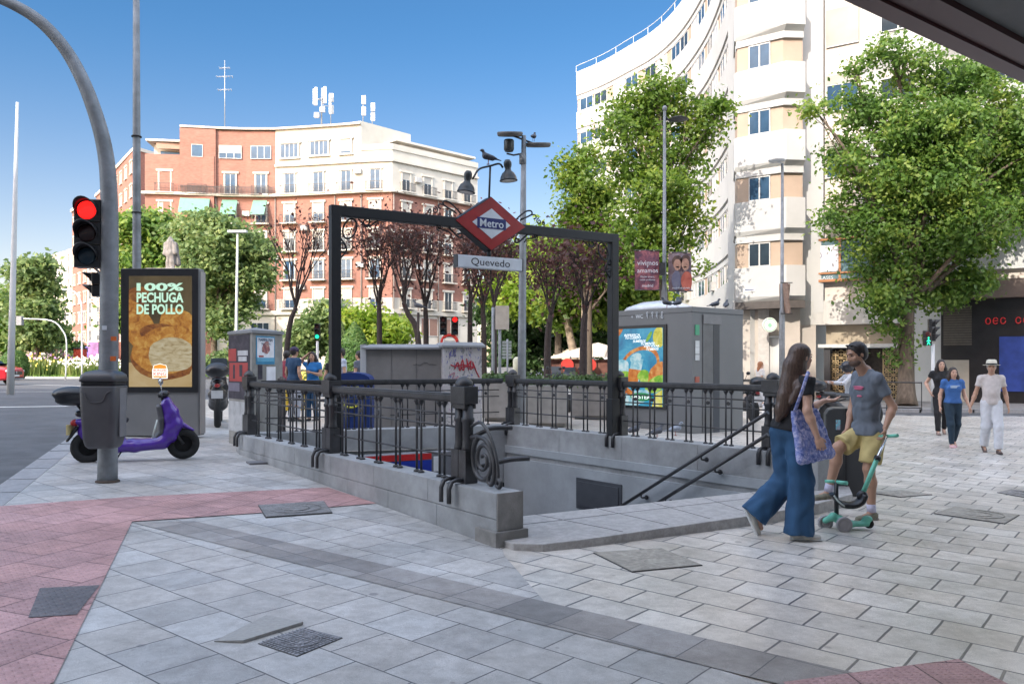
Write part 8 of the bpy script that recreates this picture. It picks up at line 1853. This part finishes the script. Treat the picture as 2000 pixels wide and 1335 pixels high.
# ---- statue figure
st_t, sb_, sm_ = STATUE
q = S(.07); x, y, z = sb_; zt = P(333, 463, 64).z; H = zt - z
def st_(a, b_, c): return V((x + a * .74, y + b_ * .74, z + c * H))
q.ell(st_(0, 0, .93), (.17, .19, .25)); q.cone(st_(0, 0, .85), st_(0, 0, .55), .30, .30); q.cone(st_(-.35, 0, .80), st_(.35, 0, .80), .19, .19); q.cone(st_(-.42, 0, .78), st_(-.55, -.1, .5), .2, .17); q.cone(st_(.45, 0, .78), st_(.60, -.2, .52), .2, .18); q.cone(st_(.5, .2, .78), st_(.65, .3, .2), .16, .22); q.cone(st_(0, 0, .5), st_(-.2, 0, .25), .30, .20); q.cone(st_(-.2, 0, .25), st_(-.25, -.05, .02), .2, .16); q.cone(st_(.15, 0, .5), st_(.22, -.1, .25), .3, .22); q.cone(st_(.22, -.1, .25), st_(.25, -.15, .02), .2, .16); q.ell(st_(0, -.05, .5), (.40, .3, .35)); q.ell(st_(-.25, -.2, .03), (.18, .3, .12)); q.ell(st_(.27, -.3, .03), (.18, .3, .12))
q.build('figure', [sm_], st_t, .045, wr=.025, wf=(1.2, 1.2, .5))
# ================================================================== VEHICLES AND BIRDS
purple = mat('purple_paint', (.075, .022, .30), .28, var=.05, coat=.5); 
mr, mf = G(172, 893), G(358, 878); c_ = (mr + mf) / 2
mr = V((X_(172, 11.25), 11.25, 0)); mf = V((X_(358, 11.75), 11.75, 0)); g0 = (gz(mr.x, mr.y) + gz(mf.x, mf.y)) / 2
mp_ = thing('electric_moped', V((mr.x, mr.y, g0)), 'purple electric moped with a black top case parked behind the litter bin', 'moped')
md = (mf - mr); WBm = md.length; md.normalize(); mn = V((md.y, -md.x, 0)); ms_ = WBm / 1.30
def Q(x, z, y=0.0): return V((mr.x, mr.y, g0)) + md * (x * ms_) + UZ * (z * ms_) + mn * (y * ms_)
for x, rr_ in ((0, .235), (1.30, .235)): wheel(mp_, Q(x, rr_), rr_ * ms_, .10, tuple(mn), rubber, blackp, spokes=5)
q = S(.055); w2 = (tuple(mn), 1.9)
q.chain([Q(1.07, .90), Q(1.15, .72), Q(1.20, .54), Q(1.12, .36), Q(1.0, .27)], [.055, .075, .088, .085, .075], flat=(tuple(mn), 1.7)); q.chain([Q(1.02, .84), Q(1.08, .62), Q(1.10, .48), Q(1.0, .33)], [.04, .06, .07, .06], flat=(tuple(mn), 1.9))
for z_ in (.205, .265): q.chain([Q(1.02, z_ + .02), Q(.62, z_), Q(.40, z_)], [.06, .062, .066], flat=(tuple(mn), 2.1))
q.ell(Q(.16, .46), (.30 * ms_, .14, .19 * ms_), (md, mn, UZ)); q.chain([Q(.42, .25), Q(.38, .38), Q(.30, .50)], [.075, .085, .085], flat=(tuple(mn), 1.5)); q.chain([Q(.30, .56), Q(.0, .60), Q(-.14, .61)], [.06, .065, .04], flat=(tuple(mn), 1.8))
q.build('body', [purple], mp_, .012)
q = S(.02); q.chain([Q(1.16, .50), Q(1.30, .52), Q(1.44, .44)], [.028, .034, .018], flat=(tuple(mn), 2.0)); q.build('front_mudguard', [purple], mp_, .010)
q = S(.02); q.chain([Q(.96, .80), Q(1.0, .62), Q(1.0, .42), Q(.88, .30)], [.045, .05, .05, .03], flat=(tuple(mn), 2.2)); q.chain([Q(.88, .29), Q(.50, .285)], [.02, .02], flat=(tuple(mn), 4.5)); q.build('inner_panel', [darkgrey], mp_, .012)
mb = MB(); mb.tube([Q(.93, .62, .13), Q(.86, .34, .14)], .012, 6); mb.build('trim', mat('trim_white', (.6, .65, .6), .5), mp_)
q = S(.03); q.chain([Q(.50, .62), Q(.34, .67), Q(.05, .70), Q(-.12, .73)], [.045, .06, .06, .045], flat=(tuple(mn), 1.9)); q.chain([Q(.43, .56), Q(.48, .40)], [.035, .02], flat=(tuple(mn), 2)); q.build('saddle', [blackp], mp_, .012)
q = S(.03); q.ell(Q(-.20, 1.02), (.27 * ms_, .20 * ms_, .11 * ms_), (md, mn, UZ)); q.ell(Q(-.18, .93), (.25 * ms_, .18 * ms_, .09 * ms_), (md, mn, UZ)); q.build('top_case', [mat('case_black', (.02, .021, .024), .3)], mp_, .014)
mb = MB(); mb.tube([Q(.0, .66, .06), Q(-.14, .86, .06)], .014, 6); mb.tube([Q(.0, .66, -.06), Q(-.14, .86, -.06)], .014, 6); mb.tube([Q(-.14, .86, -.06), Q(-.14, .86, .06)], .014, 6); mb.build('rack', blackp, mp_)
q = S(.02); q.ell(Q(-.17, .60), (.05, .08, .05)); q.build('tail_light', [mat('tail_red', (.35, .02, .02), .3)], mp_, .010)
mb = MB(); mb.box(Q(-.23, .50), (.03, .16, .14)); mb.build('number_plate', mat('plate_cream', (.5, .42, .2), .5), mp_)
q = S(.02); q.chain([Q(-.15, .52), Q(-.27, .34)], [.03, .02], flat=(tuple(mn), 2)); q.chain([Q(.42, .28), Q(.05, .25)], [.035, .05]); q.build('rear_arm', [blackp], mp_, .012)
mb = MB(); mb.tube([Q(1.03, .86), Q(.99, 1.0)], .028, 8); mb.tube([Q(.98, .98, -.30), Q(1.0, 1.0, -.10), Q(1.0, 1.0, .10), Q(.98, .98, .30)], .014, 8); mb.build('handlebar', blackp, mp_)
for s_ in (-1, 1): mb = MB(); mb.tube([Q(.98, .98, s_ * .25), Q(.96, .975, s_ * .37)], .021, 8); mb.build('grip', rubber, mp_)
q = S(.02); q.ell(Q(1.03, 1.0), (.07, .09, .055), (md, mn, UZ)); q.build('headlight', [blackp], mp_, .010)
for s_ in (-1, 1): mb = MB(); mb.tube([Q(1.0, 1.0, s_ * .18), Q(.98, 1.14, s_ * .24)], .006, 6); mb.ell(Q(.98, 1.19, s_ * .25), (.02, .065, .05)); mb.build('mirror', chrome if s_ > 0 else blackp, mp_)
for s_ in (-1, 1): mb = MB(); mb.tube([Q(1.10, .52, s_ * .08), Q(1.30, .235, s_ * .08)], .022, 8); mb.build('fork', blackp, mp_)
mb = MB(); mb.tube([Q(.48, .22, .08), Q(.36, .02, .14)], .012, 6); mb.tube([Q(.48, .22, -.08), Q(.30, .02, -.02)], .012, 6); mb.build('stand', blackp, mp_)
mb = MB(); mb.box(Q(1.15, .50, .125), (.05, .01, .10)); mb.build('reflector', orange_s, mp_)
def motorbike(label, c, d, sc=1.0, box=True, body=None, group=None):
    d = V((d[0], d[1], 0)).normalized(); n = V((d.y, -d.x, 0)); t = thing('motor_scooter', c, label, 'motorcycle', group=group); body = body or mat('bike_black', (.02, .02, .023), .3)
    def q_(x, z, y=0): return c + d * x * sc + UZ * z * sc + n * y * sc
    for x in (0, 1.4): wheel(t, q_(x, .30), .30 * sc, .13, tuple(n), rubber, blackp, spokes=6)
    q = S(.04); q.chain([q_(1.1, .95), q_(1.2, .7), q_(1.15, .4), q_(.8, .32)], [.07, .09, .09, .07], flat=(tuple(n), 2.0)); q.chain([q_(.8, .32), q_(.4, .4), q_(.1, .6), q_(-.25, .75)], [.08, .13, .13, .06], flat=(tuple(n), 1.4)); q.chain([q_(.6, .78), q_(.1, .82), q_(-.2, .86)], [.06, .07, .05], flat=(tuple(n), 1.8)); q.build('body', [body], t, .022)
    mb = MB(); mb.tube([q_(1.05, 1.05, -.33), q_(1.08, 1.06, 0), q_(1.05, 1.05, .33)], .018, 7); mb.tube([q_(1.08, 1.06), q_(1.15, .7)], .03, 7); mb.build('handlebar', blackp, t)
    for s_ in (-1, 1): mb = MB(); mb.tube([q_(1.1, 1.05, s_ * .2), q_(1.08, 1.25, s_ * .27)], .008, 5); mb.ell(q_(1.08, 1.27, s_ * .3), (.06, .03, .05)); mb.build('mirror', blackp, t)
    mb = MB(); mb.plate([(-.2, 0), (.2, 0), (.16, .38), (-.16, .38)], q_(1.18, .95), n, (UZ * .92 - d * .3).normalized(), .008); mb.build('windscreen', mat('screen_smoke', (.10, .12, .14), .1), t)
    if box: q = S(.03); q.ell(q_(-.35, 1.05), (.22, .23, .16), (d, n, UZ)); q.build('top_case', [mat('case_black', (.02, .021, .024), .3)], t, .02); mb = MB(); mb.box(q_(-.33, 1.0), (.05, .30, .03), rz=math.atan2(d.y, d.x)); mb.build('case_band', mat('case_band', (.35, .35, .34), .4), t)
    mb = MB(); mb.box(q_(-.36, .62), (.02, .22, .16), rz=math.atan2(d.y, d.x)); mb.build('number_plate', mat('plate_white', (.6, .6, .6), .4), t)
    mb = MB(); mb.ell(q_(-.30, .78), (.05, .1, .04)); mb.build('tail_light', mat('tail_red', (.35, .02, .02), .3), t)
    return t
g = 'motorcycles parked around the square'
motorbike('black motorcycle with a round top case parked between the panel and the poster cabinet', GY(425, 16.6), (-.3, .9), 1.1, group=g)
motorbike('dark motor scooter with a big black top case behind the planters', GY(1111, 24), (.1, 1), group=g)
motorbike('dark scooter under the slim plum trees, left of the big planter top', GY(1046, 24.5), (.6, .8), group=g, box=False)
motorbike('black motorcycle with a pale load and white plate behind the right railing', GY(1471, 21.5), (-.1, 1), group=g)
rb_ = GY(1652, 20); motorbike('black scooter ridden by the helmeted person in white', GY(1618, 20), (.9, .35), group=g, body=mat('bike_grey', (.05, .05, .055), .35))
# rider
b, J, sc = stand(1657, 703, 0, (-.8, .1), Y=20.3); 
for k_ in J:
    pass
J['pe'] = b + V((.05, 0, .80)); J['nb'] = b + V((.0, 0, 1.32)); J['hc'] = b + V((-.03, 0, 1.50)); J['shR'] = b + V((0, .17, 1.27)); J['shL'] = b + V((0, -.17, 1.27)); J['elR'] = b + V((-.2, .2, 1.10)); J['elL'] = b + V((-.2, -.2, 1.10)); J['wrR'] = b + V((-.42, .2, 1.12)); J['wrL'] = b + V((-.42, -.2, 1.12))
J['knR'] = b + V((-.38, .15, .72)); J['knL'] = b + V((-.38, -.15, .72)); J['anR'] = b + V((-.30, .15, .30)); J['anL'] = b + V((-.30, -.15, .30))
def helm(t, Lh, A_, T, B_): q = S(.02); q.ell(Lh(0, 0, .01), (.135, .155, .15), A_); q.build('helmet', [mat('helmet_black', (.03, .03, .035), .25)], t, .014); mb = MB(); mb.box(Lh(0, .15, .01), (.02, .14, .06), rz=.1); mb.build('visor', mat('visor', (.1, .11, .12), .1), t)
person('scooter rider in a white shirt and black helmet behind the man in grey', b, J, 1.0, skin_b, (-.8, .1, 0), (-.8, .1, 0), vox=.017, top=cloth('shirt_white', (.55, .56, .58)), bottom=cloth('trousers_grey', (.18, .19, .2)), sleeve=1.2, hem=-.02, shoes=(blackp, blackp), hair='none', extra=helm)
# ---- red car
Yc_ = 47.0; cx = X_(12, Yc_); gcar = gz(cx, Yc_) - .13; ct = thing('red_car', V((cx - 2.2, Yc_ + .8, gcar)), 'red car with a wide grille entering the photo at the left edge', 'car')
carp = mat('car_red', (.42, .015, .025), .22, var=.04, coat=.8)
def K(x, y, z): return V((cx - 4.4 + x, Yc_ + y, gcar + z * 1.08))   # x to the right = front of the car
def section(x, hw, z0, z1, zs, k):     # ring across the car
    ym = .92; return [K(x, ym - hw, z0 + .10), K(x, ym - hw, zs), K(x, ym - hw * k, z1), K(x, ym + hw * k, z1), K(x, ym + hw, zs), K(x, ym + hw, z0 + .10), K(x, ym + hw * .9, z0), K(x, ym - hw * .9, z0)]
mb = MB(); rings = [section(0, .80, .35, .95, .8, .85), section(.1, .90, .25, 1.05, .85, .9), section(1.0, .93, .22, 1.08, .88, .93), section(3.0, .93, .22, 1.06, .88, .93), section(3.9, .92, .24, 1.0, .84, .9), section(4.3, .86, .28, .92, .80, .88), section(4.42, .76, .34, .84, .74, .86)]
loft(rings, mb, sm=False); mb.build('body', carp, ct, bevel=.03)
mb = MB(); rings = [section(.15, .78, 1.04, 1.30, 1.1, .8), section(.5, .86, 1.04, 1.62, 1.2, .78), section(1.6, .88, 1.04, 1.68, 1.2, .78), section(2.6, .87, 1.04, 1.62, 1.2, .77), section(3.35, .84, 1.04, 1.10, 1.06, .9)]; loft(rings, mb, sm=False); mb.build('cabin', mat('car_glass', (.02, .03, .04), .08), ct, bevel=.02)
mb = MB(); rings = [section(.5, .70, 1.63, 1.70, 1.66, .95), section(1.6, .72, 1.68, 1.75, 1.72, .95), section(2.5, .68, 1.63, 1.69, 1.66, .95)]; loft(rings, mb, sm=False); mb.build('roof', carp, ct)
for x in (.85, 3.45):
    for y in (.06, 1.78): wheel(ct, K(x, y, .31), .34, .2, (0, 1, 0), rubber, galv, spokes=5)
mb = MB(); mb.box(K(4.38, .92, .64), (.10, 1.2, .20)); mb.build('grille', blackp, ct); mb = MB(); mb.box(K(4.36, .92, .36), (.12, 1.4, .14)); mb.build('lower_bumper', mat('bumper_silver', (.25, .25, .26), .4), ct); mb = MB(); mb.box(K(4.45, .92, .50), (.02, .5, .11)); mb.build('number_plate', mat('plate_white', (.6, .6, .6), .4), ct)
mb = MB(); mb.tube([K(4.45, .92 + .06 * a_, .66 + .08 * b_) for a_, b_ in ((0, 1), (1, 0), (0, -1), (-1, 0), (0, 1))], .012, 5); mb.build('emblem', chrome, ct)
for y in (.20, 1.64): mb = MB(); mb.box(K(4.27, y, .76), (.24, .26, .09)); mb.build('headlight', mat('headlight', (.6, .62, .65), .15), ct)
mb = MB(); mb.box(K(2.9, -.08, 1.08), (.18, .2, .14)); mb.build('wing_mirror', carp, ct)
# ---- pigeons
pg1 = mat('pigeon_dark', (.055, .06, .075), .6, var=.3, scale=30); pg2 = mat('pigeon_pale', (.22, .25, .30), .6, var=.3, scale=20)
def pigeon(p, d, label, m=pg1, s=1.0, peck=False):
    p = V(p); d = V((d[0], d[1], 0)).normalized(); t = thing('pigeon', p, label, 'pigeon', group='pigeons perched and walking around the kiosk'); q = S(.02); r = d.cross(UZ)
    def k(x, z, y=0): return p + (d * x + UZ * z + r * y) * s
    q.cone(k(-.06, .11), k(.06, .14), .045 * s, .055 * s); q.cone(k(.07, .15), k(.10, .22 if not peck else .10), .035 * s, .022 * s); q.ell(k(.115, .235 if not peck else .08), V((.028, .022, .022)) * s); q.cone(k(-.08, .11), k(-.20, .075), .03 * s, .016 * s, flat=(tuple(UZ), .5)); q.cone(k(.13, .233 if not peck else .07), k(.155, .225 if not peck else .055), .008 * s, .004 * s)
    for y in (-.035, .035): q.cone(k(.03, .14, y), k(-.12, .10, y), .03 * s, .012 * s)
    q.build('body', [m], t, .008)
    for y in (-.02, .02): mb = MB(); mb.tube([k(.01, .08, y), k(.015, 0, y)], .005 * s, 5); mb.tube([k(-.01, .004, y), k(.04, .004, y)], .004 * s, 4); mb.build('leg', mat('pigeon_leg', (.35, .12, .10), .6), t)
pigeon(cs + UZ * .815 + V((0, 0, 0)), (-1, -.2), 'pigeon perched on the twin lamp above the metro sign', s=.82)
pigeon(P(1042, 276, Yc), (.3, 1), 'pigeon perched on the round disc lamp', s=.8)
zk_ = zk1 + .005
def on_k(u, v_): return V((Ka.x, Ka.y, zk_)) + k3 * u + ky3 * v_
for u, v_, d, lb in ((1.70, .3, (1, .5), 'pigeon on the kiosk roof corner nearest the front'), (1.55, .15, (-1, 0), 'small pigeon left of the corner one on the kiosk roof'), (1.98, 1.3, (1, .3), 'pigeon leaning forward on the right side of the kiosk roof'), (2.0, 1.7, (.5, 1), 'last pigeon to the right on the kiosk roof')):
    u = min(u, Kw - .08); pigeon(on_k(u, v_), d, lb, s=1.0)
pigeon(G(1237, 852), (1, .2), 'dark pigeon walking left of the two others by the railing', s=1.15); pigeon(G(1282, 856), (1, .3), 'dark pigeon in the middle on the paving behind the right railing', s=1.15); pigeon(G(1318, 850), (.9, -.2), 'pale grey pigeon on the paving behind the right railing', pg2, s=1.15)
pigeon(P(818, 607, 31), (-1, 0), 'distant bird on a leaning post beside the plum trees', s=1.6)
mb = MB(); mb.tube([GY(815, 31), P(817, 610, 31)], .05, 6); tag(mb.build('wooden_post', bark_d, None), 'dark post with a bird on top between the plum trees', 'post')
